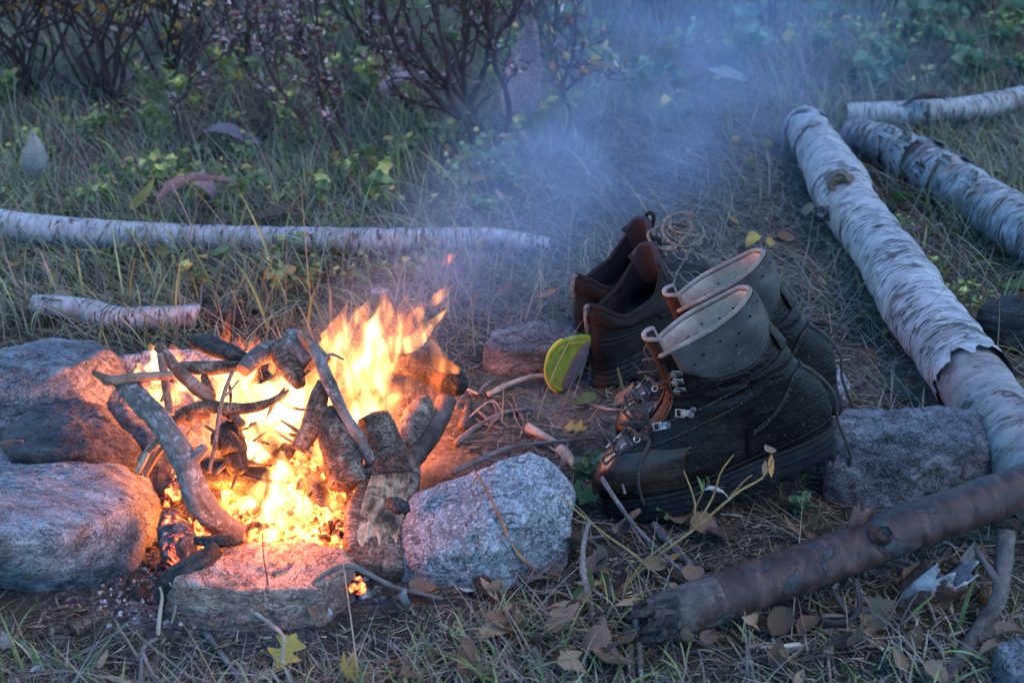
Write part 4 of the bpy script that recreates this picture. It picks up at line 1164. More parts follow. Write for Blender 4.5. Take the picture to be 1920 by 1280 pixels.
    flame([(660, 800, 1.37, 14), (690, 755, 1.39, 24), (712, 715, 1.41, 24), (738, 680, 1.42, 4)], core)
    flame([(690, 790, 1.37, 8), (720, 762, 1.38, 16), (748, 745, 1.39, 8), (772, 740, 1.40, 2)], core)
    flame([(640, 690, 1.43, 30), (700, 700, 1.43, 30), (750, 680, 1.44, 10), (770, 665, 1.45, 3)], thin)
    # torn-off tongues
    flame([(806, 628, 1.42, 4), (818, 655, 1.415, 11), (834, 685, 1.41, 15), (862, 696, 1.41, 5)], f)
    flame([(828, 690, 1.41, 14), (815, 715, 1.40, 12), (820, 745, 1.39, 13), (826, 768, 1.38, 6)], thin)
    flame([(806, 572, 1.50, 5), (822, 558, 1.505, 11), (840, 545, 1.51, 7), (852, 534, 1.515, 1)], f)
    flame([(828, 496, 1.53, 4), (842, 486, 1.535, 7), (858, 474, 1.54, 1)], thin)
    flame([(828, 580, 1.50, 2), (836, 572, 1.505, 3), (842, 564, 1.51, 1)], thin)
    # glow among the coals
    flame([(600, 1000, 1.185, 26), (620, 960, 1.20, 28), (610, 920, 1.22, 12), (618, 890, 1.23, 3)], f)
    flame([(420, 930, 1.26, 26), (440, 880, 1.28, 28), (430, 830, 1.31, 10), (440, 800, 1.32, 3)], thin)
    flame([(560, 900, 1.24, 30), (575, 860, 1.28, 28), (570, 820, 1.31, 12), (580, 790, 1.33, 3)], f)
    flame([(630, 930, 1.23, 16), (648, 880, 1.26, 12), (652, 850, 1.28, 3)], thin)
    # the light those flames give
    for k, (u, v, y, e, r) in enumerate([(528, 972, 1.105, 0.55, .03), (480, 820, 1.31, 2.6, .05), (300, 735, 1.455, 1.3, .02), (425, 945, 1.21, 1.5, .02), (690, 715, 1.43, 1.5, .05)]):
        d = bpy.data.lights.new('flame_light', 'POINT')
        d.energy = e * FIRE_GAIN; d.color = (1.0, 0.22, 0.035); d.shadow_soft_size = r
        l = bpy.data.objects.new('flame_light', d); C.objects.link(l)
        l.parent = root
        l.location = tuple(np.array(PY(u, v, y)) - o3)
FIRE_GAIN = 0.42
build_flames()

# ------------------------------------------------------------------ boots and shoes
class Last:
    """Surface of a boot upper: th 0 at the heel, +-pi at the toe; h 0 at the sole, 1 at the collar."""
    def __init__(s, z, xf, xb, wr, wf, top, gap_z0, gap_z1, gap, zmax, wrinkle=1.0, seed=0.0):
        s.z, s.xf, s.xb, s.wr, s.wf = map(np.array, (z, xf, xb, wr, wf))
        s.top, s.g0, s.g1, s.gap, s.zmax, s.wrk, s.seed = top, gap_z0, gap_z1, gap, zmax, wrinkle, seed
    def zz(s, th, h):
        zt = np.interp(np.abs(th), *s.top)
        k = sstep(0.30, 0.95, h)
        return h * s.zmax * (1 - k) + h * zt * k
    def gapa(s, h):
        return s.gap * sstep(s.g0, s.g1, h * s.zmax)
    def __call__(s, th, h, off=0.0):
        th = np.asarray(th, float); h = np.asarray(h, float)
        th, h = np.broadcast_arrays(th, h)
        p = s.raw(th, h)
        if np.any(np.asarray(off) != 0):
            p = p + s.normal(th, h) * (np.asarray(off) * np.ones_like(th))[..., None]
        return p
    def raw(s, th, h):
        z = s.zz(th, h)
        xf = np.interp(z, s.z, s.xf); xb = np.interp(z, s.z, s.xb)
        wr = np.interp(z, s.z, s.wr); wf = np.interp(z, s.z, s.wf)
        t = (1 - np.cos(th)) / 2
        k = sstep(0.25, 0.7, t)
        waist = 1 - 0.10 * np.exp(-((t - 0.42) / 0.16) ** 2) * np.clip(1 - z / 0.06, 0, 1)
        W = (wr * (1 - k) + wf * k) * waist
        pw = np.interp(z, [0, 0.05, 0.09, 0.2], [0.72, 0.80, 0.95, 0.92])
        sn = np.sin(th)
        y = np.sign(sn) * np.abs(sn) ** pw * W
        x = xb + (xf - xb) * t
        y = y - 0.010 * np.clip(t - 0.45, 0, 1) ** 1.5 * np.clip(1 - z / 0.12, 0, 1)
        q = np.stack([x, y, z], -1)
        sh = q.shape
        f = q.reshape(-1, 3)
        flex = np.exp(-((f[:, 2] - 0.075) / 0.02) ** 2) * sstep(0.14, 0.2, f[:, 0])
        ank = np.exp(-((f[:, 2] - 0.130) / 0.028) ** 2)
        d = 0.0016 * s.wrk * fbm(f * np.array([16, 16, 60]) + s.seed, 3) * (flex + ank + 0.25) + 0.0016 * s.wrk * fbm(f * 20 + s.seed, 3)
        c = np.stack([0.5 * (xb + xf), 0 * xb, 0 * xb], -1).reshape(-1, 3)
        n = f - c; n[:, 2] = 0; n /= np.linalg.norm(n, axis=1)[:, None] + 1e-9
        return (f + n * d[:, None]).reshape(sh)
    def normal(s, th, h):
        e = 0.012
        a = s.raw(th + e, h) - s.raw(th - e, h)
        h1, h0 = np.minimum(h + e, 1.0), np.maximum(h - e, 0.0)
        b = s.raw(th, h1) - s.raw(th, h0)
        n = np.cross(b, a)
        return n / (np.linalg.norm(n, axis=-1)[..., None] + 1e-12)
    def h_of_z(s, th, z):
        hs = np.linspace(0, 1, 200)
        return float(np.interp(z, s.zz(np.full(200, th), hs), hs))

TALL = Last([0, .015, .035, .055, .070, .082, .095, .11, .13, .16, .19, .22, .25],
            [.300, .305, .303, .291, .270, .243, .217, .200, .190, .188, .192, .198, .204],
            [.000, -.005, -.008, -.008, -.004, .002, .009, .017, .026, .038, .048, .056, .062],
            [.035, .037, .037, .036, .035, .034, .034, .034, .034, .034, .033, .031, .030],
            [.047, .050, .050, .047, .043, .040, .038, .036, .035, .034, .033, .031, .030],
            ([0, .5, 1.3, 2.2, 2.75, 3.15], [.232, .229, .214, .198, .187, .183]), .078, .105, .33, .235, 1.3, 0.0)
LOW = Last([0, .015, .03, .045, .058, .068, .078, .09, .11, .13, .16],
           [.280, .287, .286, .276, .254, .226, .198, .178, .160, .150, .146],
           [.000, -.005, -.008, -.009, -.008, -.006, -.004, .000, .004, .004, .002],
           [.034, .036, .037, .036, .036, .035, .035, .036, .038, .041, .043],
           [.048, .051, .051, .048, .044, .041, .038, .037, .037, .039, .040],
           ([0, .35, 1.0, 1.7, 2.3, 2.7, 3.15], [.112, .108, .084, .092, .122, .136, .138]), .066, .092, .40, .12, 0.8, 5.0)

def grid_faces(nu, nv, wrap=False):
    i = np.arange(nv - 1)[:, None] * nu
    j = np.arange(nu if wrap else nu - 1)[None]
    jn = (j + 1) % nu
    return np.stack([i + j, i + jn, i + nu + jn, i + nu + j], -1).reshape(-1, 4)

def upper_patch(L, th0, th1, h0, h1, off, nu=60, nv=30, bulge=0.0, gap=True):
    """h0, h1: callables of th or floats."""
    u, v = np.meshgrid(np.linspace(0, 1, nu), np.linspace(0, 1, nv))
    th = th0 + (th1 - th0) * u
    a = h0(th) if callable(h0) else np.full_like(th, h0)
    b = h1(th) if callable(h1) else np.full_like(th, h1)
    h = a + (b - a) * v
    if gap:
        lim = math.pi - L.gapa(h)
        th = np.clip(th, -lim, lim)
    o = off + bulge * (np.sin(np.pi * np.clip(v, 0, 1)) ** 0.6) * np.sin(np.pi * np.clip(u, 0, 1)) ** 0.25
    return L(th, h, o).reshape(-1, 3), grid_faces(nu, nv)[:, ::-1]

def cord(name, pts, r, mat, parent, nring=None, nseg=8, flat=1.0):
    pts = [tuple(p) + (r,) for p in pts]
    n = nring or max(12, len(pts) * 8)
    return tube(name, pts, mat, parent, nring=n, nseg=nseg, amp=0.05, freq=200, flat=flat, endround=True)

def frame_at(L, th, h, off=0.0):
    p = L(np.array([th]), np.array([h]), off)[0]
    n = L.normal(np.array([th]), np.array([h]))[0]
    up = np.array([0, 0, 1.0]); up = up - n * n.dot(up); up /= np.linalg.norm(up)
    return p, n, up, np.cross(up, n)

def dome(p, n, r, h, seg=14):
    ref = np.array([0, 0, 1.0]) if abs(n[2]) < 0.9 else np.array([1.0, 0, 0])
    a = np.cross(n, ref); a /= np.linalg.norm(a); b = np.cross(n, a)
    V = [p + n * h]; F = []
    prof = [(0.45, 0.92), (0.8, 0.62), (1.0, 0.18), (1.0, -0.3)]
    for rr, hh in prof:
        for k in range(seg):
            t = 2 * math.pi * k / seg
            V.append(p + n * h * hh + r * rr * (a * math.cos(t) + b * math.sin(t)))
    F += [[0, 1 + k, 1 + (k + 1) % seg] for k in range(seg)]
    for q in range(len(prof) - 1):
        o = 1 + q * seg
        F += [[o + k, o + seg + k, o + seg + (k + 1) % seg, o + (k + 1) % seg] for k in range(seg)]
    return np.array(V), F

def box_at(p, ex, ey, ez, sx, sy, sz):
    V = np.array([p + ex * a * sx / 2 + ey * b * sy / 2 + ez * c * sz / 2 for a in (-1, 1) for b in (-1, 1) for c in (-1, 1)])
    return V, [[0, 1, 3, 2], [4, 6, 7, 5], [0, 4, 5, 1], [2, 3, 7, 6], [0, 2, 6, 4], [1, 5, 7, 3]]

def add(name, parts, mat, parent, smooth=False, bevel=0.0):
    V, F = merge(parts)
    me = new_mesh(name, V, F, smooth)
    set_attr(me, 'bark', V)
    o = put(name, me, mat, parent)
    if bevel:
        b = o.modifiers.new('edge', 'BEVEL'); b.width = bevel; b.segments = 2
    return o

def sole_mesh(L, off, z0, z1, n=150, notch=0.0, nlug=34, bottom=None, rings=8, groove=()):
    """Closed side wall plus bottom of a sole following the foot outline."""
    th = np.linspace(-np.pi, np.pi, n, endpoint=False)
    base = L.raw(th, np.full(n, 0.03))
    c = np.array([0.15, 0, 0])
    V, nv = [], 0
    nrm = np.stack([np.gradient(base[:, 1]), -np.gradient(base[:, 0])], 1)
    nrm /= np.linalg.norm(nrm, axis=1)[:, None] + 1e-9
    if (nrm * (base[:, :2] - c[:2])).sum() < 0: nrm = -nrm
    t = np.clip(base[:, 0] / 0.3, 0, 1)
    for k in range(rings):
        v = k / (rings - 1)
        zt = z1; zb = z0 if bottom is None else bottom(t)
        z = zt + (zb - zt) * v
        o = off * np.ones(n)
        for gv, gd, gw in groove:
            o = o - gd * np.exp(-((v - gv) / gw) ** 2)
        if notch:
            lug = (np.sin(np.linspace(0, 2 * np.pi * nlug, n)) > 0.55) * sstep(0.55, 0.7, v)
            o = o - notch * lug
        V.append(np.stack([base[:, 0] + nrm[:, 0] * o, base[:, 1] + nrm[:, 1] * o, z * np.ones(n)], 1))
    V = np.vstack(V)
    F = grid_faces(n, rings, True).tolist()
    F = [f[::-1] for f in F]
    # bottom and top lids
    for k, up in ((rings - 1, False), (0, True)):
        ring = V[k * n:(k + 1) * n]
        inner = ring.copy(); inner[:, 1] *= 0.45
        s0 = len(V)
        V = np.vstack([V, inner])
        for q in range(n):
            a, b = k * n + q, k * n + (q + 1) % n
            F.append([a, b, s0 + (q + 1) % n, s0 + q] if up else [b, a, s0 + q, s0 + (q + 1) % n])
        # close the middle strip by pairing mirrored points
        for q in range(n // 2 - 1):
            F.append([s0 + q, s0 + q + 1, s0 + (n - q - 2) % n, s0 + (n - q - 1) % n])
    return V, F

def place(o, toe_uv, toe_z, heel_lift, yaw, toe_local):
    """Rest the boot with its toe at a pixel/height, pitched nose down."""
    L = 0.30
    pitch = math.asin(heel_lift / L)
    R = Matrix.Rotation(yaw, 4, 'Z') @ Matrix.Rotation(pitch, 4, 'Y')
    tp = P(*toe_uv, toe_z)
    o.matrix_world = Matrix.Translation(tp - (R @ Vector(toe_local))) @ R
    return o

def tall_boot(label, near, mirror=False):
    """near: +1 or -1, the side (sign of th) that faces the camera."""
    L = TALL
    root = thing('hiking_boot', label, 'boot', group='tall leather hiking boots')
    # shell of the boot
    nu, nv = 170, 120
    s, h = np.meshgrid(np.linspace(-1, 1, nu), np.linspace(0, 1, nv))
    th = s * (np.pi - L.gapa(h))
    V = L(th, h).reshape(-1, 3)
    me = new_mesh('upper', V, grid_faces(nu, nv)[:, ::-1])
    set_attr(me, 'bark', V)
    up = put('upper', me, M['leather'], root)
    solid(up, 0.0032, -1)
    # worn brown vamp over the toes
    hv = lambda t: np.full_like(t, 0.005)
    # rubber rand along the bottom edge
    V1, F1 = upper_patch(L, -np.pi, np.pi, 0.0, lambda t: 0.085 + 0.015 * np.cos(t * 2) + 0.02 * (np.abs(t) > 2.4), 0.0018, 150, 8, gap=False)
    me = new_mesh('rand', V1, F1); put('rand', me, M['leather_red'] if False else M['leather'], root)
    # vamp panel
    V1, F1 = upper_patch(L, math.pi - 1.25, math.pi + 1.25, 0.06, lambda t: 0.30 + 0.04 * np.cos((t - math.pi) * 2.0), 0.0012, 60, 30, gap=False)
    V1[:, :] = L(np.angle(np.exp(1j * np.linspace(math.pi - 1.25, math.pi + 1.25, 60)))[None, :] * np.ones((30, 1)),
                 np.linspace(0, 1, 30)[:, None] * ((0.31 + 0.03 * np.cos(np.linspace(-1.25, 1.25, 60) * 2.0)) - 0.05)[None, :] + 0.05, 0.0012).reshape(-1, 3)
    me = new_mesh('vamp', V1, F1); solid(put('vamp', me, M['leather_red'], root), 0.0012, -1)
    # heel counter panel
    V1, F1 = upper_patch(L, -1.35, 1.35, 0.09, lambda t: 0.43 + 0.05 * np.cos(t * 1.2) - 0.18 * sstep(0.6, 1.35, np.abs(t)), 0.0014, 70, 30)
    me = new_mesh('heel_counter', V1, F1); solid(put('heel_counter', me, M['leather'], root), 0.0014, -1)
    # ankle flap carrying the eyelets
    for sg in (-1, 1):
        V1, F1 = upper_patch(L, sg * 1.35, sg * 2.72, lambda t: 0.30 + 0.14 * sstep(2.7, 1.3, np.abs(t)), lambda t: 0.44 + 0.12 * sstep(2.7, 1.35, np.abs(t)), 0.0014, 36, 16)
        if sg < 0: F1 = F1[:, ::-1]
        me = new_mesh('eyelet_flap', V1, F1); solid(put('eyelet_flap', me, M['leather'], root), 0.0013, -1)
    # padded grey collar
    lowc = lambda t: 0.71 + 0.055 * np.cos(t * 2.2) + 0.10 * sstep(1.75, 2.35, np.abs(t))
    V1, F1 = upper_patch(L, -2.35, 2.35, lowc, 0.985, 0.0022, 100, 26, bulge=0.0035)
    me = new_mesh('collar', V1, F1); set_attr(me, 'bark', V1)
    col = solid(put('collar', me, M['suede'], root), 0.003, -1)
    V1, F1 = upper_patch(L, -0.45, 0.45, 0.62, lambda t: 0.86 - 0.5 * t * t, 0.0045, 24, 14)
    me = new_mesh('heel_tab', V1, F1); solid(put('heel_tab', me, M['leather'], root), 0.0015, -1)
    # lining inside
    tl = 2.62
    V1, F1 = upper_patch(L, -tl, tl, 0.40, 0.99, -0.0055, 90, 24)
    me = new_mesh('lining', V1, F1[:, ::-1]); ln = put('lining', me, M['lining'], root)
    # inner sole floor so that the shaft is closed below
    t = np.linspace(-np.pi, np.pi, 60, endpoint=False)
    rg = L(t, np.full(60, 0.40), -0.006)
    V1 = np.vstack([rg, rg.mean(0)]); me = new_mesh('footbed', V1, [[60, q, (q + 1) % 60] for q in range(60)])
    put('footbed', me, M['mesh_black'], root)
    # rounded binding along the collar
    t = np.linspace(-2.70, 2.70, 46)
    ring = L(t, np.full(46, 0.99), -0.0015) + np.array([0, 0, 0.0015])
    cord('binding', ring, 0.0032, M['binding'], root, nring=120, nseg=12)
    # perforations
    hp = []
    for tt, hh in [(0.75, .93), (1.12, .90), (1.45, .925), (1.80, .90), (1.25, .845), (0.35, .95), (2.0, .86)]:
        for sg in (-1, 1):
            p, n, u_, w_ = frame_at(L, sg * tt, hh, 0.0062)
            hp.append(disc(p, n, 0.0016, 10))
            p, n, u_, w_ = frame_at(L, sg * (tt + 0.1), hh - 0.02, -0.0062)
            hp.append((disc(p, -n, 0.0015, 10)[0], disc(p, -n, 0.0015, 10)[1]))
    o = add('perforation', hp, M['hole'], root); o['kind'] = 'stuff'
    # tongue
    def tong(off0, flip=False):
        u, v = np.meshgrid(np.linspace(-1, 1, 30), np.linspace(0, 1, 40))
        th = np.pi + u * (0.55 + 0.22 * v)
        hh = 0.30 + v * 0.70
        q = L(np.angle(np.exp(1j * th)), np.minimum(hh, 0.98), -0.0065 + off0)
        lean = sstep(0.55, 1.0, v)
        q[..., 0] += lean * 0.010 + off0 * 0
        q[..., 2] += sstep(0.7, 1.0, v) * 0.030 - 0.010 * lean * u * u
        return q.reshape(-1, 3), grid_faces(30, 40)
    V1, F1 = tong(0.0)
    me = new_mesh('tongue', V1, F1); tg = solid(put('tongue', me, M['tongue'], root), 0.005, 0)
    edge = V1.reshape(40, 30, 3)
    rim = np.vstack([edge[32:, 0], edge[-1, 1:-1], edge[32:, -1][::-1]])
    cord('tongue_binding', rim, 0.0029, M['binding'], tg, nring=70, nseg=10)
    # seams and stitches
    def seam(path, off=0.0022, r=0.0006, mat=None, name='seam'):
        q = np.array(path)
        pts = L(q[:, 0], q[:, 1], off)
        cord(name, pts, r, mat or M['seam'], root, nring=len(q) * 6, nseg=6)
    def stitches(path, off=0.0026, step=0.0036):
        q = spline([(a, b, 0.0) for a, b in path], 400)
        pts = L(q[:, 0], q[:, 1], off)
        Ls = np.concatenate([[0], np.cumsum(np.linalg.norm(np.diff(pts, axis=0), axis=1))])
        prt = []
        k = 0.0
        while k + step * 0.6 < Ls[-1]:
            a = np.array([np.interp(k, Ls, pts[:, c]) for c in range(3)]); b = np.array([np.interp(k + step * 0.6, Ls, pts[:, c]) for c in range(3)])
            Vt, Ft, _ = tube_arrays([(*a, .00045), (*b, .00045)], nring=2, nseg=5)
            prt.append((Vt, Ft)); k += step
        return prt
    st = []
    for sg in (-1, 1):
        cpath = [(sg * a, float(lowc(np.array(a))) - 0.012) for a in np.linspace(0.5, 2.33, 12)]
        st += stitches(cpath, 0.0014)
        st += stitches([(sg * a, float(lowc(np.array(a))) + 0.05 + 0.02 * a) for a in np.linspace(0.7, 1.9, 8)], 0.0064)
        st += stitches([(sg * 2.66, h_) for h_ in np.linspace(.50, .86, 8)], 0.0016)
        fl = [(sg * a, 0.44 + 0.12 * sstep(2.7, 1.35, a) - 0.012) for a in np.linspace(1.4, 2.65, 8)]
        st += stitches(fl, 0.0022)
        st += stitches([(sg * a, 0.30 + 0.14 * sstep(2.7, 1.3, a) + 0.012) for a in np.linspace(1.4, 2.65, 8)], 0.0022)
        hc = [(sg * a, 0.43 + 0.05 * math.cos(a * 1.2) - 0.18 * float(sstep(0.6, 1.35, a)) - 0.01) for a in np.linspace(0.05, 1.3, 9)]
        st += stitches(hc, 0.0022); st += stitches([(a, b - 0.016) for a, b in hc], 0.0022)
        seam([(sg * a, 0.64 - 0.06 * a) for a in np.linspace(0.02, 1.2, 8)], 0.0016, 0.0009)
        seam([(sg * a, 0.095 + 0.015 * math.cos(a * 2)) for a in np.linspace(0.02, 3.1, 24)], 0.0010, 0.0008)
        seam([(sg * 2.68, h_) for h_ in np.linspace(.44, .93, 10)], 0.001, 0.0014)
        seam([(sg * (1.55 + 0.28 * math.cos(a)), 0.60 + 0.045 * math.sin(a)) for a in np.linspace(0, 6.28, 16)], 0.0006, 0.0007)
    o = add('stitching', st, M['stitch'], root); o['kind'] = 'stuff'
    # hooks
    for sg in (-1, 1):
        for hh in (.83, .75, .67):
            p, n, u_, w_ = frame_at(L, sg * 2.50, hh, 0.0012)
            fw = np.array([1.0, 0, 0]); fw = fw - n * n.dot(fw); fw /= np.linalg.norm(fw)
            sd = np.cross(n, fw)
            hk = add('lace_hook', [box_at(p - fw * 0.003, fw, sd, n, .013, .0075, .0012), box_at(p + fw * 0.0035 + n * .0026, fw, sd, n, .0014, .0062, .0055),
                                   box_at(p + fw * 0.0005 + n * .0052, fw, sd, n, .0075, .0062, .0012)], M['metal'], root, bevel=0.0006)
            Vd, Fd = dome(p - fw * 0.0068 + n * 0.0006, n, .0032, .0016)
            add('rivet', [(Vd, Fd)], M['rivet'], hk, True)
        for tt, hh, dbl in ((2.36, .475, True), (2.62, .405, False)):
            p, n, u_, w_ = frame_at(L, sg * tt, hh, 0.0026)
            fw = np.array([1.0, 0, 0.3]); fw = fw - n * n.dot(fw); fw /= np.linalg.norm(fw)
            sd = np.cross(n, fw)
            prt = []
            for a_, b_ in ((.0045, 0), (-.0045, 0)):
                prt.append(box_at(p + sd * a_ + fw * .004 + n * .002, fw, sd, n, .011, .0016, .0022))
            prt.append(box_at(p + fw * .0092 + n * .002, fw, sd, n, .0018, .0106, .0024))
            prt.append(box_at(p - fw * .001 + n * .002, fw, sd, n, .0018, .0106, .0024))
            prt.append(box_at(p - fw * .0045, fw, sd, n, .016, .0085, .0012))
            hk = add('lace_lock', prt, M['metal'], root, bevel=0.0005)
            for q in ((-.009, .0035), (-.012, -.005)) if dbl else ((-.0095, 0),):
                Vd, Fd = dome(p + fw * q[0] + sd * q[1] + n * 0.0008, n, .0040, .0024)
                add('rivet', [(Vd, Fd)], M['rivet'], hk, True)
        for tt, hh in ((2.78, .350), (2.86, .318), (2.92, .288)):
            p, n, u_, w_ = frame_at(L, sg * tt, hh, 0.0028)
            fw = np.array([1.0, 0, 0.2]); fw = fw - n * n.dot(fw); fw /= np.linalg.norm(fw)
            sd = np.cross(n, fw)
            rg = [p + n * .0022 + fw * (.003 + .0042 * math.cos(a)) + sd * .0038 * math.sin(a) for a in np.linspace(0, 6.28, 13)]
            dr = cord('lace_ring', rg, 0.0008, M['metal'], root, nring=26, nseg=6)
            Vd, Fd = dome(p - fw * 0.006, n, .0036, .002)
            add('rivet', [(Vd, Fd)], M['rivet'], dr, True)
    # laces
    def LP(tt, hh, off):
        return L(np.array([tt]), np.array([hh]), off)[0]
    zig = []
    for k, (tt, hh) in enumerate(((2.90, .290), (2.84, .320), (2.76, .352))):
        sg = 1 if k % 2 == 0 else -1
        zig += [LP(-sg * tt, hh, .006), LP(math.pi * 0.999, hh + .012, .010), LP(sg * tt, hh + 0.006, .006)]
    cord('lace', zig, 0.0019, M['lace'], root, nring=70)
    top = LP(near * 2.9, .40, .012)
    for k, (a, b, c_) in enumerate([(0.020, 0.034, 0.012), (0.030, 0.012, 0.026), (0.012, 0.042, -0.004)]):
        o_ = np.array([a, near * (0.012 - 0.01 * k), b])
        lp = [top + np.array([0, 0, -.01]), top + o_ * 0.55 + np.array([.006, 0, 0]), top + o_, top + o_ * np.array([.75, 1, .9]) + np.array([-.014, near * .012, .002]), top + np.array([-.004, near * .012, .004]), top + np.array([.004, near * .006, -.016])]
        cord('lace_loop', lp, 0.0019, M['lace'], root, nring=60)
    drop = [LP(near * 2.9, .36, .008), LP(near * 2.74, .365, .010), LP(near * 2.52, .335, .006), LP(near * 2.40, .26, .004), LP(near * 2.34, .17, .004), LP(near * 2.33, .08, .004), LP(near * 2.33, .03, .006)]
    cord('lace_end', drop, 0.0022, M['lace'], root, nring=70)
    drop = [LP(near * 2.9, .30, .008), LP(near * 2.95, .27, .012), LP(near * 3.0, .255, .010), LP(near * 2.86, .25, .011), LP(near * 2.80, .29, .012)]
    cord('lace_loop', drop, 0.0019, M['lace'], root, nring=50)
    drop = [LP(near * 0.25, .47, .003), LP(near * 0.10, .40, .004), LP(0.0, .28, .006), LP(-near * .05, .16, .012), LP(-near * .05, .05, .014)]
    e = drop[-1]; drop += [e + np.array([-.004, 0, -.03]), e + np.array([-.006, near * .004, -.06]), e + np.array([.002, near * .006, -.085])]
    cord('heel_lace', drop, 0.0024, M['lace'], root, nring=80, flat=0.6)
    # soles
    bot = lambda t: np.interp(t, [0, .28, .33, .42, .50, .85, 1.0], [-.034, -.034, -.022, -.022, -.030, -.029, -.017])
    Vm, Fm = sole_mesh(L, .0042, -.012, .013, rings=12, groove=((.28, .0022, .06), (.62, .0016, .05)))
    ms = new_mesh('midsole', Vm, Fm); so = put('midsole', ms, M['rubber'], root)
    Vm, Fm = sole_mesh(L, .0052, -.03, -.0125, notch=.006, nlug=30, bottom=bot, rings=10, groove=((.12, .001, .05),))
    ms = new_mesh('outsole', Vm, Fm); put('outsole', ms, M['rubber'], root)
    if mirror:
        root.scale = (1, -1, 1)
    return root

def place_boot(root, toe_uv, toe_z, heel_lift, yaw, roll=0.0, mirror=False, scale=1.0):
    pitch = math.asin(heel_lift / 0.27)
    R = Matrix.Rotation(yaw, 4, 'Z') @ Matrix.Rotation(pitch, 4, 'Y') @ Matrix.Rotation(roll, 4, 'X') @ Matrix.Diagonal((scale, -scale if mirror else scale, scale, 1))
    tp = P(*toe_uv, toe_z)
    root.matrix_world = Matrix.Translation(tp - (R @ Vector((0.262, 0, -0.026)))) @ R

NEAR = 1
b1 = tall_boot('dark brown leather boot nearest the camera, heel raised on the grey stone', 1)
place_boot(b1, (1198, 950), 0.002, .080, math.radians(186), scale=1.0)
b2 = tall_boot('dark brown leather boot standing behind its pair, mostly hidden by it', 1, False)
place_boot(b2, (1228, 850), 0.002, .075, math.radians(184), mirror=False, scale=1.0)

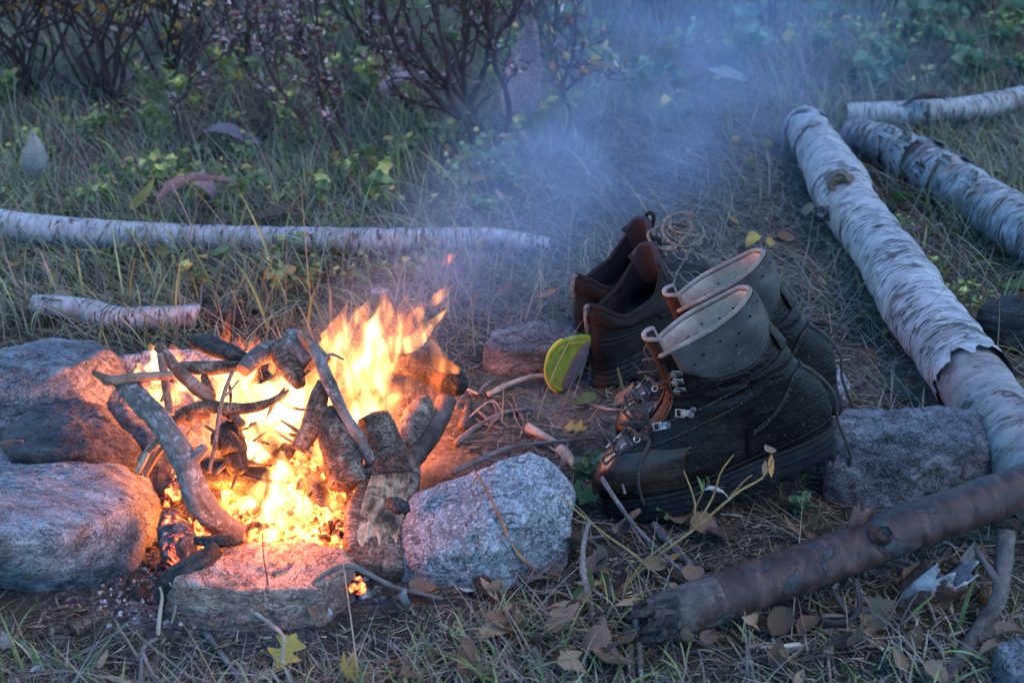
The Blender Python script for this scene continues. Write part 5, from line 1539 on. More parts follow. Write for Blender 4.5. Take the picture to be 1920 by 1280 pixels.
def low_shoe(label, near):
    L = LOW
    root = thing('hiking_shoe', label, 'shoe', group='low hiking shoes')
    nu, nv = 150, 90
    s, h = np.meshgrid(np.linspace(-1, 1, nu), np.linspace(0, 1, nv))
    V = L(s * (np.pi - L.gapa(h)), h).reshape(-1, 3)
    me = new_mesh('upper', V, grid_faces(nu, nv)[:, ::-1]); set_attr(me, 'bark', V)
    solid(put('upper', me, M['nubuck_dark'], root), 0.0035, -1)
    low = lambda t: 0.66 + 0.06 * np.cos(t * 1.5) + 0.02 * np.sin(np.abs(t) * 3)
    V1, F1 = upper_patch(L, -2.25, 2.25, low, 0.985, 0.0016, 90, 20, bulge=0.0055)
    me = new_mesh('collar', V1, F1); solid(put('collar', me, M['nubuck_brown'], root), 0.003, -1)
    V1, F1 = upper_patch(L, -2.45, 2.45, 0.45, 0.985, -0.0055, 80, 16)
    me = new_mesh('lining', V1, F1[:, ::-1]); put('lining', me, M['mesh_black'], root)
    t = np.linspace(-np.pi, np.pi, 60, endpoint=False)
    rg = L(t, np.full(60, 0.45), -0.006); V1 = np.vstack([rg, rg.mean(0)])
    put('footbed', new_mesh('footbed', V1, [[60, q, (q + 1) % 60] for q in range(60)]), M['mesh_black'], root)
    t = np.linspace(-2.55, 2.55, 40)
    cord('binding', L(t, np.full(40, 0.985), -0.0005) + np.array([0, 0, .001]), 0.0042, M['nubuck_brown'], root, nring=100, nseg=10)
    V1, F1 = upper_patch(L, -np.pi, np.pi, 0.0, lambda t: 0.15 + 0.24 * sstep(2.0, 2.7, np.abs(t)) + 0.06 * sstep(0.8, 0.2, np.abs(t)) + 0.02 * np.sin(t * 6), 0.0022, 150, 12, gap=False)
    put('toe_guard', new_mesh('toe_guard', V1, F1), M['rubber'], root)
    for sg in (-1, 1):
        V1, F1 = upper_patch(L, sg * 1.45, sg * 2.78, lambda t: 0.34 + 0.14 * sstep(2.7, 1.4, np.abs(t)), lambda t: 0.70 + 0.20 * sstep(1.5, 2.6, np.abs(t)), 0.0014, 30, 16)
        if sg < 0: F1 = F1[:, ::-1]
        solid(put('eyelet_flap', new_mesh('eyelet_flap', V1, F1), M['nubuck_dark'], root), 0.0014, -1)
        for hh in (.84, .72, .60, .50):
            p, n, u_, w_ = frame_at(L, sg * 2.60, hh, 0.002)
            fw = np.array([1.0, 0, 0]); fw = fw - n * n.dot(fw); fw /= np.linalg.norm(fw); sd = np.cross(n, fw)
            add('lace_hook', [box_at(p, fw, sd, n, .009, .005, .0012), box_at(p + fw * .004 + n * .002, fw, sd, n, .0014, .004, .004)], M['rivet'], root, bevel=0.0005)
        p, n, u_, w_ = frame_at(L, sg * 1.75, .40, 0.0032)
        fw = np.array([1.0, 0, .15]); fw = fw - n * n.dot(fw); fw /= np.linalg.norm(fw); sd = np.cross(n, fw)
        ring = [p + fw * .0115 * math.cos(a) + sd * .0058 * math.sin(a) for a in np.linspace(0, 6.28, 17)]
        bd = add('badge', [(np.vstack([[p - n * .0006], np.array(ring[:-1]) - n * .0004]), [[0, 1 + q, 1 + (q + 1) % 16] for q in range(16)])], M['mesh_black'], root)
        cord('badge_edge', ring, 0.0008, M['logo'], bd, nring=34, nseg=6)
        for q in (-.006, -.002, .002, .006):
            cord('badge_letter', [p + fw * (q - .0012) + sd * .002 + n * .0004, p + fw * q - sd * .002 + n * .0004, p + fw * (q + .0014) + sd * .002 + n * .0004], 0.0005, M['logo'], bd, nring=8, nseg=5)
    def LP(tt, hh, off):
        return L(np.array([tt]), np.array([hh]), off)[0]
    # tongue
    u, v = np.meshgrid(np.linspace(-1, 1, 26), np.linspace(0, 1, 34))
    th = np.pi + u * (0.6 + 0.25 * v)
    q = L(np.angle(np.exp(1j * th)), np.minimum(0.34 + v * 0.66, 0.98), -0.0025)
    q[..., 0] += -0.004 * sstep(.5, 1, v); q[..., 2] += sstep(0.62, 1.0, v) * 0.026 - 0.010 * sstep(.8, 1, v) * u * u
    V1 = q.reshape(-1, 3)
    tg = solid(put('tongue', new_mesh('tongue', V1, grid_faces(26, 34)), M['mauve'], root), 0.009, 0)
    top = V1.reshape(34, 26, 3)[-1, 13]
    cord('pull_loop', [top + np.array([.006, .008, -.02]), top + np.array([.012, .006, .001]), top + np.array([.013, -.006, .001]), top + np.array([.007, -.008, -.02])], 0.0034, M['nubuck_dark'], tg, nring=26)
    cord('loop_thread', [top + np.array([.014, .006, .0035]), top + np.array([.0155, 0, .0045]), top + np.array([.015, -.006, .0035])], 0.0009, M['trim_lime'], tg, nring=14, nseg=6)
    p = LP(0.0, .97, .004)
    cord('heel_loop', [p + np.array([.003, .006, .0]), p + np.array([-.006, .006, .004]), p + np.array([-.010, .005, -.012]), LP(0.1, .62, .005)], 0.0026, M['lace_brown'], root, nring=26)
    # seams
    for sg in (-1, 1):
        for hh in (.47, .54):
            cord('seam', L(np.array([sg * a for a in np.linspace(.3, 1.4, 10)]), np.array([hh - .06 * a for a in np.linspace(.3, 1.4, 10)]), .0014), 0.0007, M['seam'], root, nring=40, nseg=6)
    # coil of brown laces over the front
    rng = random.Random(5 if near > 0 else 9)
    zig = []
    for k, hh in enumerate((.46, .52, .60, .68, .76, .86)):
        sg = 1 if k % 2 == 0 else -1
        zig += [LP(-sg * 2.62, hh, .006), LP(math.pi * .999, hh + .02, .010), LP(sg * 2.62, hh + .02, .006)]
    cord('lace', zig, 0.0017, M['lace_brown'], root, nring=130)
    c = LP(math.pi * .999, .92, .030) + np.array([0, -.012, .004])
    if near > 0:
        for k in range(8):
            r = rng.uniform(.016, .032); tilt = rng.uniform(-.6, .6); cx = c + np.array([rng.uniform(-.004, .03), rng.uniform(-.02, .012), rng.uniform(-.002, .022)])
            n = rng.randint(10, 13)
            pts = [cx + np.array([r * 1.25 * math.cos(a), r * 0.8 * math.sin(a), r * .55 * math.sin(a + tilt * 3) + rng.uniform(-.002, .002)]) for a in np.linspace(0, 6.0, n)]
            cord('lace_loop', pts, 0.0021, M['lace_brown'], root, nring=70)
        pts = [c + np.array([.02, -.01, .0]), c + np.array([.03, -.02, .03]), c + np.array([.032, -.022, .045]), c + np.array([.04, -.016, .03]), c + np.array([.03, -.004, .005])]
        cord('lace_loop', pts, 0.0019, M['lace_brown'], root, nring=50)
        # one end hangs down the side
        sgn = -1
        pts = [c + np.array([.006, sgn * .012, .004]), c + np.array([.012, sgn * .030, -.004]), LP(sgn * 2.45, .80, .012), LP(sgn * 2.1, .72, .008), LP(sgn * 1.80, .55, .008), LP(sgn * 1.70, .35, .010), LP(sgn * 1.78, .18, .012), LP(sgn * 1.9, .03, .014)]
        cord('lace_end', pts, 0.0021, M['lace_brown'], root, nring=90)
    bot = lambda t: np.interp(t, [0, .28, .33, .42, .50, .85, 1.0], [-.026, -.026, -.018, -.018, -.024, -.023, -.010])
    Vm, Fm = sole_mesh(L, .004, -.010, .016, rings=12, groove=((.3, .003, .07), (.65, .003, .07)))
    put('midsole', new_mesh('midsole', Vm, Fm), M['rubber'], root)
    Vm, Fm = sole_mesh(L, .006, -.03, -.0105, notch=.007, nlug=22, bottom=bot, rings=9)
    put('outsole', new_mesh('outsole', Vm, Fm), M['rubber'], root)
    return root

s1 = low_shoe('low brown hiking shoe with a hanging lace, between the insole and the tall boots', 1)
s1.matrix_world = Matrix.Translation(P(1122, 700, 0.026)) @ Matrix.Rotation(math.radians(46), 4, 'Z') @ Matrix.Rotation(math.radians(-5), 4, 'Y') @ Matrix.Rotation(math.radians(-5), 4, 'X') @ Matrix.Scale(1.03, 4)
s2 = low_shoe('dark low hiking shoe standing behind its pair, tongue sticking up', -1)
s2.matrix_world = Matrix.Translation(P(1092, 640, 0.026)) @ Matrix.Rotation(math.radians(42), 4, 'Z') @ Matrix.Rotation(math.radians(-5), 4, 'Y') @ Matrix.Scale(1.06, 4)

def insole():
    # heel half of a moulded insole standing on edge
    n = 60
    ang = np.linspace(0, 2 * np.pi, n, endpoint=False)
    out = np.array([(1022, 690), (1030, 662), (1048, 642), (1075, 633), (1110, 632), (1108, 652), (1098, 684), (1080, 712), (1052, 734), (1036, 728), (1025, 710)], float)
    c = np.array([1064, 682.0])
    base = P(1050, 735, 0.002)
    sc = 1 / 1235.0
    o2 = (out - np.array([1050, 735])) * np.array([sc, -sc / math.cos(math.radians(24))])
    loop = spline([(a, b, 0.0) for a, b in np.vstack([o2, o2[:1]])], n + 1)[:n, :2]
    cen = loop.mean(0)
    root = thing('insole', 'bright green moulded insole standing on edge against the low shoe', 'insole', loc=tuple(base))
    root.rotation_euler = (math.radians(-8), 0, math.radians(6))
    def P3(q, y):
        return np.stack([q[:, 0], np.full(len(q), y), q[:, 1]], 1)
    def shell(name, prof, mat, parent, q=loop, c_=cen):
        V = np.vstack([P3(c_ + (q - c_) * s, y) for s, y in prof])
        k = len(q)
        F = grid_faces(k, len(prof), True).tolist()
        V = np.vstack([V, P3(c_[None], prof[-1][1]), P3(c_[None], prof[0][1])])
        a = (len(prof) - 1) * k
        F += [[a + i, a + (i + 1) % k, len(V) - 2] for i in range(k)]
        F += [[(i + 1) % k, i, len(V) - 1] for i in range(k)]
        me = new_mesh(name, V, F); set_attr(me, 'bark', V)
        return put(name, me, mat, parent)
    shell('foam', [(0.97, .006), (1.0, .003), (1.0, -.001), (0.975, -.0035), (0.90, -.004), (0.86, -.0030), (0.72, -.0022), (0.69, -.0032), (0.66, -.0022), (0.4, -.0016)], M['foam_green'], root)
    lft = np.array([p for p in loop if p[0] < cen[0] + 0.004])
    idx = [i for i in range(n) if loop[i][0] < cen[0] - 0.004]
    seg = [loop[i] for i in idx]
    seg.sort(key=lambda p: -p[1])
    cord('rim_edge', [np.array([p[0] * 1.0 - 0.0006, 0.001, p[1]]) for p in seg[::2]], 0.0022, M['foam_yellow'], root, nring=50, nseg=8)
    g = np.array([(1104, 642), (1106, 660), (1092, 690), (1066, 726), (1054, 728), (1056, 712), (1074, 676), (1090, 652)], float)
    g2 = (g - np.array([1050, 735])) * np.array([sc, -sc / math.cos(math.radians(24))])
    gl = spline([(a, b, 0.0) for a, b in np.vstack([g2, g2[:1]])], 33)[:32, :2]
    shell('heel_pad', [(0.99, -.002), (1.0, -.0040), (0.9, -.0050), (0.5, -.0048)], M['foam_grey'], root, gl, gl.mean(0))
    for k, (u, v) in enumerate([(1060, 682), (1048, 694), (1045, 700), (1042, 704), (1050, 706)]):
        q = (np.array([[u, v]], float) - np.array([1050, 735])) * np.array([sc, -sc / math.cos(math.radians(24))])
        Vd, Fd = dome(np.array([q[0, 0], -.0018, q[0, 1]]), np.array([0, -1.0, 0]), .0011, .0009, 8)
        add('nub', [(Vd, Fd)], M['foam_green'], root, True)
insole()

# ------------------------------------------------------------------ grass, litter
def in_fire(x, y, k=1.0):
    return ((x - FC.x) / (0.36 * k)) ** 2 + ((y - (FC.y - 0.02)) / (0.33 * k)) ** 2 < 1

STONE_XY = []
for o_ in bpy.data.objects:
    if o_.name.split('.')[0] in ('boulder', 'stone', 'stone_slab'):
        bb = [o_.matrix_world @ Vector(c) for c in o_.bound_box]
        xs_ = [p.x for p in bb]; ys_ = [p.y for p in bb]
        STONE_XY.append((o_.location.x + (min(xs_) + max(xs_)) / 2 - o_.location.x if False else (min(xs_) + max(xs_)) / 2, (min(ys_) + max(ys_)) / 2, (max(xs_) - min(xs_)) / 2, (max(ys_) - min(ys_)) / 2))
# matrix_world of freshly linked objects is not evaluated yet, so use location + local box
STONE_XY = []
for o_ in bpy.data.objects:
    if o_.name.split('.')[0] in ('boulder', 'stone', 'stone_slab'):
        c_ = np.array([v[:] for v in o_.bound_box]) + np.array(o_.location)
        STONE_XY.append(((c_[:, 0].min() + c_[:, 0].max()) / 2, (c_[:, 1].min() + c_[:, 1].max()) / 2, np.ptp(c_[:, 0]) / 2, np.ptp(c_[:, 1]) / 2))

def on_stone(x, y, k=0.95):
    m = np.zeros(len(x), bool)
    for cx, cy_, rx, ry in STONE_XY:
        m |= ((x - cx) / (rx * k)) ** 2 + ((y - cy_) / (ry * k)) ** 2 < 1
    return m

def path_w(x, y):
    cx = np.interp(y, [1.3, 1.83, 3.0, 5], [0.25, 0.26, 0.50, 0.7])
    wd = np.interp(y, [1.3, 2.0, 3.0, 5], [0.35, 0.42, 0.45, 0.4])
    return np.exp(-((x - cx) / wd) ** 2 * 1.2) * sstep(1.35, 1.6, y)

def scatter(n, x0, x1, y0, y1, rng, dens=None):
    """Positions with density ~ 1/distance and an optional 0..1 acceptance."""
    x = rng.uniform(-1, 1, n * 3); y = y0 * (y1 / y0) ** rng.uniform(0, 1, n * 3)
    half = 0.50 * (y + 0.35) + 0.12
    x = x * half
    keep = (x > x0) & (x < x1)
    x, y = x[keep], y[keep]
    if dens is not None:
        k = rng.uniform(0, 1, len(x)) < dens(x, y)
        x, y = x[k], y[k]
    return x[:n], y[:n]

def blades(name, x, y, length, width, tilt, bend, az, cols, segs=4, label=None, cat=None, z0=None, twist=0.0, mat=None):
    n = len(x)
    z = gh(x, y) if z0 is None else z0
    S = segs + 1
    s = np.linspace(0, 1, S)
    px = np.zeros((n, S)); pz = np.zeros((n, S))
    for k in range(1, S):
        phi = tilt + bend * (s[k] + s[k - 1]) / 2
        phi = np.clip(phi, 0, 2.6)
        px[:, k] = px[:, k - 1] + length / segs * np.sin(phi)
        pz[:, k] = pz[:, k - 1] + length / segs * np.cos(phi)
    pz = np.maximum(pz, 0.001 + 0.004 * (np.arange(n) % 7)[:, None] / 7 + 0.0 * pz)
    ca, sa = np.cos(az), np.sin(az)
    w = width[:, None] * (1 - s[None] ** 2.2) * 0.5 + 0.0001
    wa = az + np.pi / 2 + twist
    cw, sw = np.cos(wa), np.sin(wa)
    cx = x[:, None] + ca[:, None] * px; cyy = y[:, None] + sa[:, None] * px; cz = z[:, None] + pz
    lz = 0.45 * w
    L_ = np.stack([cx - cw[:, None] * w, cyy - sw[:, None] * w, cz + lz], -1)
    R_ = np.stack([cx + cw[:, None] * w, cyy + sw[:, None] * w, cz - lz * 0], -1)
    V = np.stack([L_, R_], 2).reshape(n, S * 2, 3)
    base = np.arange(n)[:, None] * (S * 2)
    F = np.concatenate([base + np.array([[2 * k, 2 * k + 1, 2 * k + 3, 2 * k + 2]]) for k in range(segs)], 1).reshape(-1, 4)
    me = new_mesh(name, V.reshape(-1, 3), F)
    set_attr(me, 'col', np.repeat(cols[:, None], S * 2, 1).reshape(-1, 3), 'FLOAT_COLOR')
    return tag(put(name, me, mat or M['blade']), label, cat, None, 'stuff')

def palette(cols, n, rng, jit=0.25):
    c = np.array(cols)[rng.integers(0, len(cols), n)]
    return np.clip(c * (1 + jit * rng.normal(size=(n, 1))) * (1 + 0.08 * rng.normal(size=(n, 3))), 0.004, 0.8)

STRAW = [(0.189, 0.157, 0.117), (0.153, 0.129, 0.101), (0.250, 0.222, 0.177), (0.113, 0.093, 0.073), (0.161, 0.145, 0.129), (0.210, 0.166, 0.101)]
GREEN = [(0.130, 0.169, 0.058), (0.176, 0.208, 0.078), (0.104, 0.130, 0.052), (0.234, 0.247, 0.104), (0.156, 0.182, 0.091), (0.286, 0.267, 0.117)]
BITS = [(.05, .037, .028), (.09, .07, .052), (.14, .115, .085), (.20, .17, .13), (.035, .03, .026), (.06, .065, .03)]

def build_grass():
    rng = np.random.default_rng(21)
    U = rng.uniform
    def clear(x, y, k=1.0):
        return ~(in_fire(x, y, k) | on_stone(x, y))
    # fine litter: needles, crumbs, chopped stalks
    x, y = scatter(60000, -3, 3, 0.82, 3.4, rng, lambda x, y: clear(x, y, .8) * 1.0)
    n = len(x)
    blades('litter', x, y, U(.006, .028, n), U(.0007, .0022, n), U(1.25, 1.6, n), U(-.2, .3, n), U(0, 6.28, n), palette(BITS, n, rng, .35), 2, 'fine litter of needles and stalks covering the soil', 'litter', twist=0, mat=M['bits'])
    # trampled straw
    dens = lambda x, y: clear(x, y) * np.clip(0.30 + 0.7 * path_w(x, y) + 0.25 * sstep(0.15, 0.7, fbm(np.stack([x * 4, y * 4, x * 0], 1), 3)), 0, 1) * (1 - 0.85 * region_masks(x, y)[1]) * np.where((x > -0.1) & (y < 1.3), .22, 1) * np.where((x > -0.15) & (x < .75) & (y > 1.3) & (y < 1.75), .32, 1)
    x, y = scatter(26000, -3, 3, 0.80, 4.2, rng, dens)
    n = len(x); ln = U(.03, .13, n) * np.interp(y, [1, 3], [.85, 1.2])
    blades('dry_grass', x, y, ln, U(.0008, .0019, n), U(.95, 1.55, n), U(.0, .6, n), U(0, 6.28, n), palette(STRAW, n, rng), 4, 'matted dry straw grass lying over the ground', 'grass', twist=0)
    # upright fresh grass
    def dg(x, y):
        left = sstep(0.25, -0.35, x) * sstep(1.55, 1.95, y)
        back_ = sstep(2.7, 3.3, y)
        right = sstep(0.75, 1.0, x) * sstep(1.7, 2.1, y) * 0.7
        front = sstep(1.10, 0.98, y) * np.interp(x, [-.6, 0.0, 0.2, .7], [.9, .7, .16, .10])
        tuft = sstep(-0.25, 0.45, fbm(np.stack([x * 5, y * 5, x * 0 + 4], 1), 3))
        mid = 0.05 * (y > 1.3)
        return clear(x, y, 1.05) * np.clip((left + back_ + right + front + mid), 0, 1) * (0.25 + 0.75 * tuft) * (1 - 0.6 * path_w(x, y))
    x, y = scatter(42000, -3, 3, 0.80, 5.4, rng, dg)
    n = len(x); ln = U(.035, .13, n) * np.interp(y, [0.9, 1.15, 1.8, 3.0, 5], [.42, .5, .85, 1.25, 1.7])
    blades('grass', x, y, ln, U(.001, .0026, n) * np.interp(y, [1, 5], [1, 1.4]), U(.05, .75, n), U(.3, 1.7, n), U(0, 6.28, n), palette(GREEN[:4] + STRAW + STRAW[:3], n, rng), 5, 'short green grass with dry blades mixed in', 'grass', twist=0)
    # broad fresh blades near the camera and behind the trunk
    x, y = scatter(1500, -3, 3, 0.82, 2.9, rng, lambda x, y: dg(x, y))
    n = len(x)
    blades('broad_grass', x, y, U(.07, .20, n) * np.interp(y, [.9, 1.2, 1.9], [.5, .55, 1]), U(.0025, .0055, n), U(.1, .9, n), U(.4, 1.9, n), U(0, 6.28, n), palette(GREEN[:4] + [(.2, .21, .09)], n, rng), 6, 'broad fresh grass blades among the finer grass', 'grass', twist=0)
    # long arching stalks
    x, y = scatter(1500, -3, 3, 0.82, 4.5, rng, lambda x, y: clear(x, y, 1.1) * (0.10 + 0.9 * dg(x, y)) * np.where(y < 1.35, .35, 1))
    n = len(x)
    blades('grass_stalks', x, y, U(.14, .36, n) * np.interp(y, [.9, 1.3, 2], [.5, .6, 1]), U(.0009, .0018, n), U(.2, 1.1, n), U(.2, 1.4, n), U(0, 6.28, n), palette(STRAW, n, rng), 8, 'long thin arching straw stalks', 'grass', twist=0)
    # far meadow beyond the shrubs
    x, y = scatter(9000, -6, 6, 4.6, 11.0, rng)
    n = len(x)
    blades('far_grass', x, y, U(.10, .35, n), U(.004, .010, n), U(.05, .7, n), U(.2, 1.4, n), U(0, 6.28, n), palette(GREEN + STRAW, n, rng), 4, 'rough grass beyond the shrubs', 'grass', twist=0)
build_grass()

# ------------------------------------------------------------------ leaves
def leaf_mesh(name, length, width, curl_l, curl_w, seed, kind='ovate', stalk=True, nu=9, nv=16):
    rng = np.random.default_rng(int(seed * 10))
    u, v = np.meshgrid(np.linspace(-1, 1, nu), np.linspace(0, 1, nv))
    if kind == 'ovate':
        w = np.sin(np.pi * v ** 0.75) ** 0.8 * (1 - 0.25 * v); w *= 1 + 0.10 * np.sin(v * 60)
    elif kind == 'round':
        w = np.sin(np.pi * v ** 0.85) ** 0.55; w *= 1 + 0.09 * np.sin(v * 44)
    elif kind == 'willow':
        w = np.sin(np.pi * v ** 0.9) ** 0.9
    elif kind == 'lobed':
        w = np.sin(np.pi * v ** 0.9) ** 0.5 * (0.72 + 0.38 * np.cos(v * 17 + 0.5)); 
    else:
        w = np.sin(np.pi * v ** 0.6) ** 0.75
    w = np.clip(w, 0.02, 2) * width / 2
    x = v * length
    y = u * w
    R = length / max(abs(curl_l), 1e-3)
    ang = curl_l * v
    X = R * np.sin(ang) if abs(curl_l) > 1e-3 else x
    Z = R * (1 - np.cos(ang)) * (1 if curl_l >= 0 else 1)
    if curl_l < 0: X, Z = np.abs(R) * np.sin(-ang), -np.abs(R) * (1 - np.cos(ang))
    a2 = curl_w * u
    Wd = w / np.maximum(np.abs(curl_w), 1e-3)
    Y = Wd * np.sin(a2) if abs(curl_w) > 1e-3 else y
    Z = Z + Wd * (1 - np.cos(a2)) * np.sign(curl_w)
    q = np.stack([X, Y, Z], -1).reshape(-1, 3)
    q[:, 2] += 0.05 * length * fbm(np.stack([u.ravel() * 1.5, v.ravel() * 3, 0 * u.ravel() + seed], 1), 3)
    q[:, 2] += 0.012 * length * np.sin(v.ravel() * 40) * np.abs(u.ravel())
    F = grid_faces(nu, nv)
    bark = np.stack([x.ravel() / length + 0.25 * np.abs(u.ravel()), y.ravel(), 0 * y.ravel()], 1)
    Fl = F.tolist()
    if stalk:
        Vt, Ft, _ = tube_arrays([(0.03 * length, 0, q[nu // 2, 2], .0007), (-0.12 * length, 0.01 * length, -0.01 * length, .0006), (-0.28 * length, 0.05 * length, 0.02 * length, .0005)], nring=6, nseg=4)
        n0 = len(q); q = np.vstack([q, Vt]); bark = np.vstack([bark, np.zeros((len(Vt), 3))]); Fl += [[i + n0 for i in f] for f in Ft]
    q[:, 2] -= q[:, 2].min()
    me = new_mesh(name, q, Fl)
    set_attr(me, 'bark', bark)
    return me

LEAF = {}
def build_leaf_meshes():
    k = 0
    for kind, ln, wd in (('ovate', 1, .62), ('round', 1, .85), ('lobed', 1, .9), ('willow', 1, .26), ('dock', 1, .38)):
        LEAF[kind] = []
        for cl, cw in ((.5, .6), (1.1, .9), (-.7, .5), (1.9, 1.1), (-1.2, 1.0)):
            k += 1
            sc = 1.0
            me = leaf_mesh('leaf_' + kind, ln, wd, cl, cw, k * 1.7, kind)
            me.materials.append(M['leaf_brown'])
            LEAF[kind].append(me)
build_leaf_meshes()
_leaf_rng = random.Random(77)

def leaf_obj(name, kind, var, mat, loc, size, rot, label=None, cat=None, group=None, parent=None):
    o = put(name, LEAF[kind][var % 5], None, parent, loc, rot, size)
    o.material_slots[0].link = 'OBJECT'
    o.material_slots[0].material = M[mat]
    return tag(o, label, cat, group)

def fallen(u, v, px, mat, kind, var, label, group=None, z=None, tilt=None, name='fallen_leaf', az=None):
    p = P(u, v, 0.004 if z is None else z)
    zz = g1(p.x, p.y) + 0.004 + (_leaf_rng.uniform(0, .012)) if z is None else z
    depth = p.y * CP + (CAM_H - zz) * SP
    size = px * depth / FPX
    r = _leaf_rng
    rot = (r.uniform(-.4, .4), r.uniform(-.4, .2), az if az is not None else r.uniform(0, 6.28)) if tilt is None else tilt
    return leaf_obj(name, kind, var, mat, (p.x, p.y, zz), size, rot, label, 'leaf', group)

def build_leaves():
    F = fallen
    named = [
        (725, 1120, 52, 'leaf_brown', 'ovate', 1, 'brown curled leaf against the foot of the granite block'),
        (815, 1092, 60, 'leaf_brown', 'round', 0, 'wide brown leaf leaning on the underside of the granite block'),
        (895, 1098, 62, 'leaf_dark', 'ovate', 2, 'dark folded leaf under the front edge of the granite block'),
        (930, 1105, 46, 'leaf_tan', 'round', 3, 'pale brown leaf beside the dark folded leaf at the granite block'),
        (968, 1180, 44, 'leaf_tan', 'round', 0, 'small tan leaf lying flat in the grass below the granite block'),
        (520, 1258, 80, 'leaf_yellow', 'lobed', 0, 'yellow green lobed leaf at the bottom edge under the slab'),
        (690, 1268, 85, 'leaf_yellow', 'lobed', 1, 'big yellow lobed leaf cut by the bottom edge of the picture'),
        (745, 1258, 62, 'leaf_tan', 'ovate', 0, 'pinkish tan leaf beside the big yellow lobed leaf'),
        (612, 1160, 58, 'leaf_grey', 'willow', 3, 'silvery dry leaf hanging at the corner of the slab'),
        (588, 1145, 70, 'leaf_brown', 'ovate', 4, 'brown leaf behind the silvery leaf at the slab corner'),
        (400, 1172, 50, 'leaf_tan', 'ovate', 1, 'pinkish curled leaf in front of the slab'),
        (398, 1222, 56, 'leaf_tan', 'willow', 0, 'pale leaf under the broad green blades in front of the slab'),
        (1045, 1262, 60, 'leaf_tan', 'ovate', 2, 'tan leaf at the bottom edge below the pale twig'),
        (1140, 1240, 105, 'leaf_brown', 'round', 1, 'large crumpled brown leaf near the bottom edge'),
        (1085, 1090, 80, 'leaf_brown', 'round', 3, 'crumpled brown leaf crossed by the pale twig'),
        (1060, 1055, 66, 'leaf_dark', 'round', 4, 'dark crumpled leaf beside the granite block'),
        (1138, 1080, 52, 'leaf_green', 'ovate', 0, 'pale green leaf standing among the twigs'),
        (1075, 1130, 78, 'leaf_green', 'ovate', 3, 'dull green leaf with silvery folds under the twigs'),
        (1165, 1138, 42, 'leaf_yellow', 'round', 1, 'small yellow leaf next to the splintered end of the pole'),
        (1150, 1165, 50, 'leaf_tan', 'willow', 2, 'tan folded leaf below the small yellow leaf'),
        (1225, 1062, 62, 'leaf_orange', 'willow', 1, 'orange upright leaf behind the splintered end of the pole'),
        (1625, 1200, 95, 'leaf_tan', 'lobed', 3, 'large tan lobed leaf below the curled bark'),
        (1745, 1165, 88, 'leaf_brown', 'ovate', 1, 'long brown leaf lying under the curled bark'),
        (1790, 1120, 110, 'leaf_grey', 'willow', 0, 'long silvery leaf beside the curled bark'),
        (1880, 1250, 70, 'leaf_tan', 'ovate', 4, 'tan leaf at the foot of the grey wood block'),
        (1800, 1085, 50, 'leaf_grey', 'round', 0, 'small grey leaf behind the curled bark'),
        (1560, 1225, 60, 'leaf_dark', 'ovate', 0, 'dark red brown leaf on the bare soil under the pole'),
        (1095, 822, 46, 'leaf_yellow', 'lobed', 2, 'yellow green leaf on the dirt before the boot toe'),
        (1150, 768, 62, 'leaf_tan', 'ovate', 1, 'tan curled leaf beside the toe of the rear tall boot'),
        (1122, 758, 52, 'leaf_green', 'ovate', 2, 'green and yellow leaf between the insole and the tall boots'),
        (1012, 567, 44, 'leaf_orange', 'ovate', 0, 'pale orange leaf behind the low brown stone'),
        (1545, 596, 58, 'leaf_tan', 'willow', 0, 'pale narrow leaf on the ground between boots and birch log'),
        (1120, 945, 66, 'leaf_green', 'lobed', 0, 'green lobed leaf at the toe of the nearest boot'),
        (1235, 965, 58, 'leaf_green', 'lobed', 4, 'fresh green leaf under the sole of the nearest boot'),
        (1290, 1000, 62, 'leaf_brown', 'round', 2, 'brown leaf under the arch of the nearest boot'),
        (1690, 640, 52, 'leaf_brown', 'ovate', 2, 'brown leaf beside the long birch log'),
        (130, 598, 90, 'leaf_tan', 'ovate', 2, 'tan leaf under the crooked birch branch'),
        (890, 1115, 40, 'leaf_grey', 'willow', 1, 'thin silvery leaf among the stalks below the granite block'),
        (765, 1140, 58, 'leaf_grey', 'ovate', 3, 'grey curled leaf between the slab and the granite block'),
        (1880, 545, 120, 'leaf_green', 'dock', 0, 'big green and mauve leaf between the two birch logs'),
        (1690, 385, 60, 'leaf_green', 'round', 1, 'round pale green leaf beside the knot of the long birch log'),
        (1720, 430, 50, 'leaf_purple', 'ovate', 2, 'mauve leaf between the birch logs below the round green leaf'),
    ]
    for u, v, px, mat, kind, var, label in named:
        F(u, v, px, mat, kind, var, label)
    r = random.Random(5)
    zones = [
        (120, (700, 1900), (990, 1275), ['leaf_brown', 'leaf_dark', 'leaf_brown', 'leaf_tan'], ['ovate', 'round', 'willow'], (30, 72), 'leaf in the litter between granite block and pole', 'dead leaves in the near litter'),
        (44, (0, 720), (1140, 1275), ['leaf_tan', 'leaf_brown', 'leaf_green', 'leaf_grey'], ['ovate', 'willow', 'round'], (26, 55), 'leaf caught in the grass before the fire ring', 'dead leaves in the near grass'),
        (60, (1100, 1900), (540, 900), ['leaf_tan', 'leaf_brown', 'leaf_dark'], ['ovate', 'willow'], (18, 40), 'leaf on the trampled ground around the boots', 'dry leaves round the boots'),
        (90, (0, 1000), (200, 600), ['leaf_tan', 'leaf_yellow', 'leaf_yellow', 'leaf_brown', 'leaf_purple', 'leaf_green', 'leaf_orange'], ['ovate', 'round', 'lobed'], (20, 44), 'leaf lying in the grass behind the fire', 'autumn leaves in the grass behind the fire'),
        (50, (1000, 1900), (90, 500), ['leaf_tan', 'leaf_yellow', 'leaf_brown', 'leaf_green', 'leaf_grey'], ['ovate', 'round', 'willow'], (16, 36), 'leaf lying in the smoky grass by the birch logs', 'autumn leaves round the birch logs'),
    ]
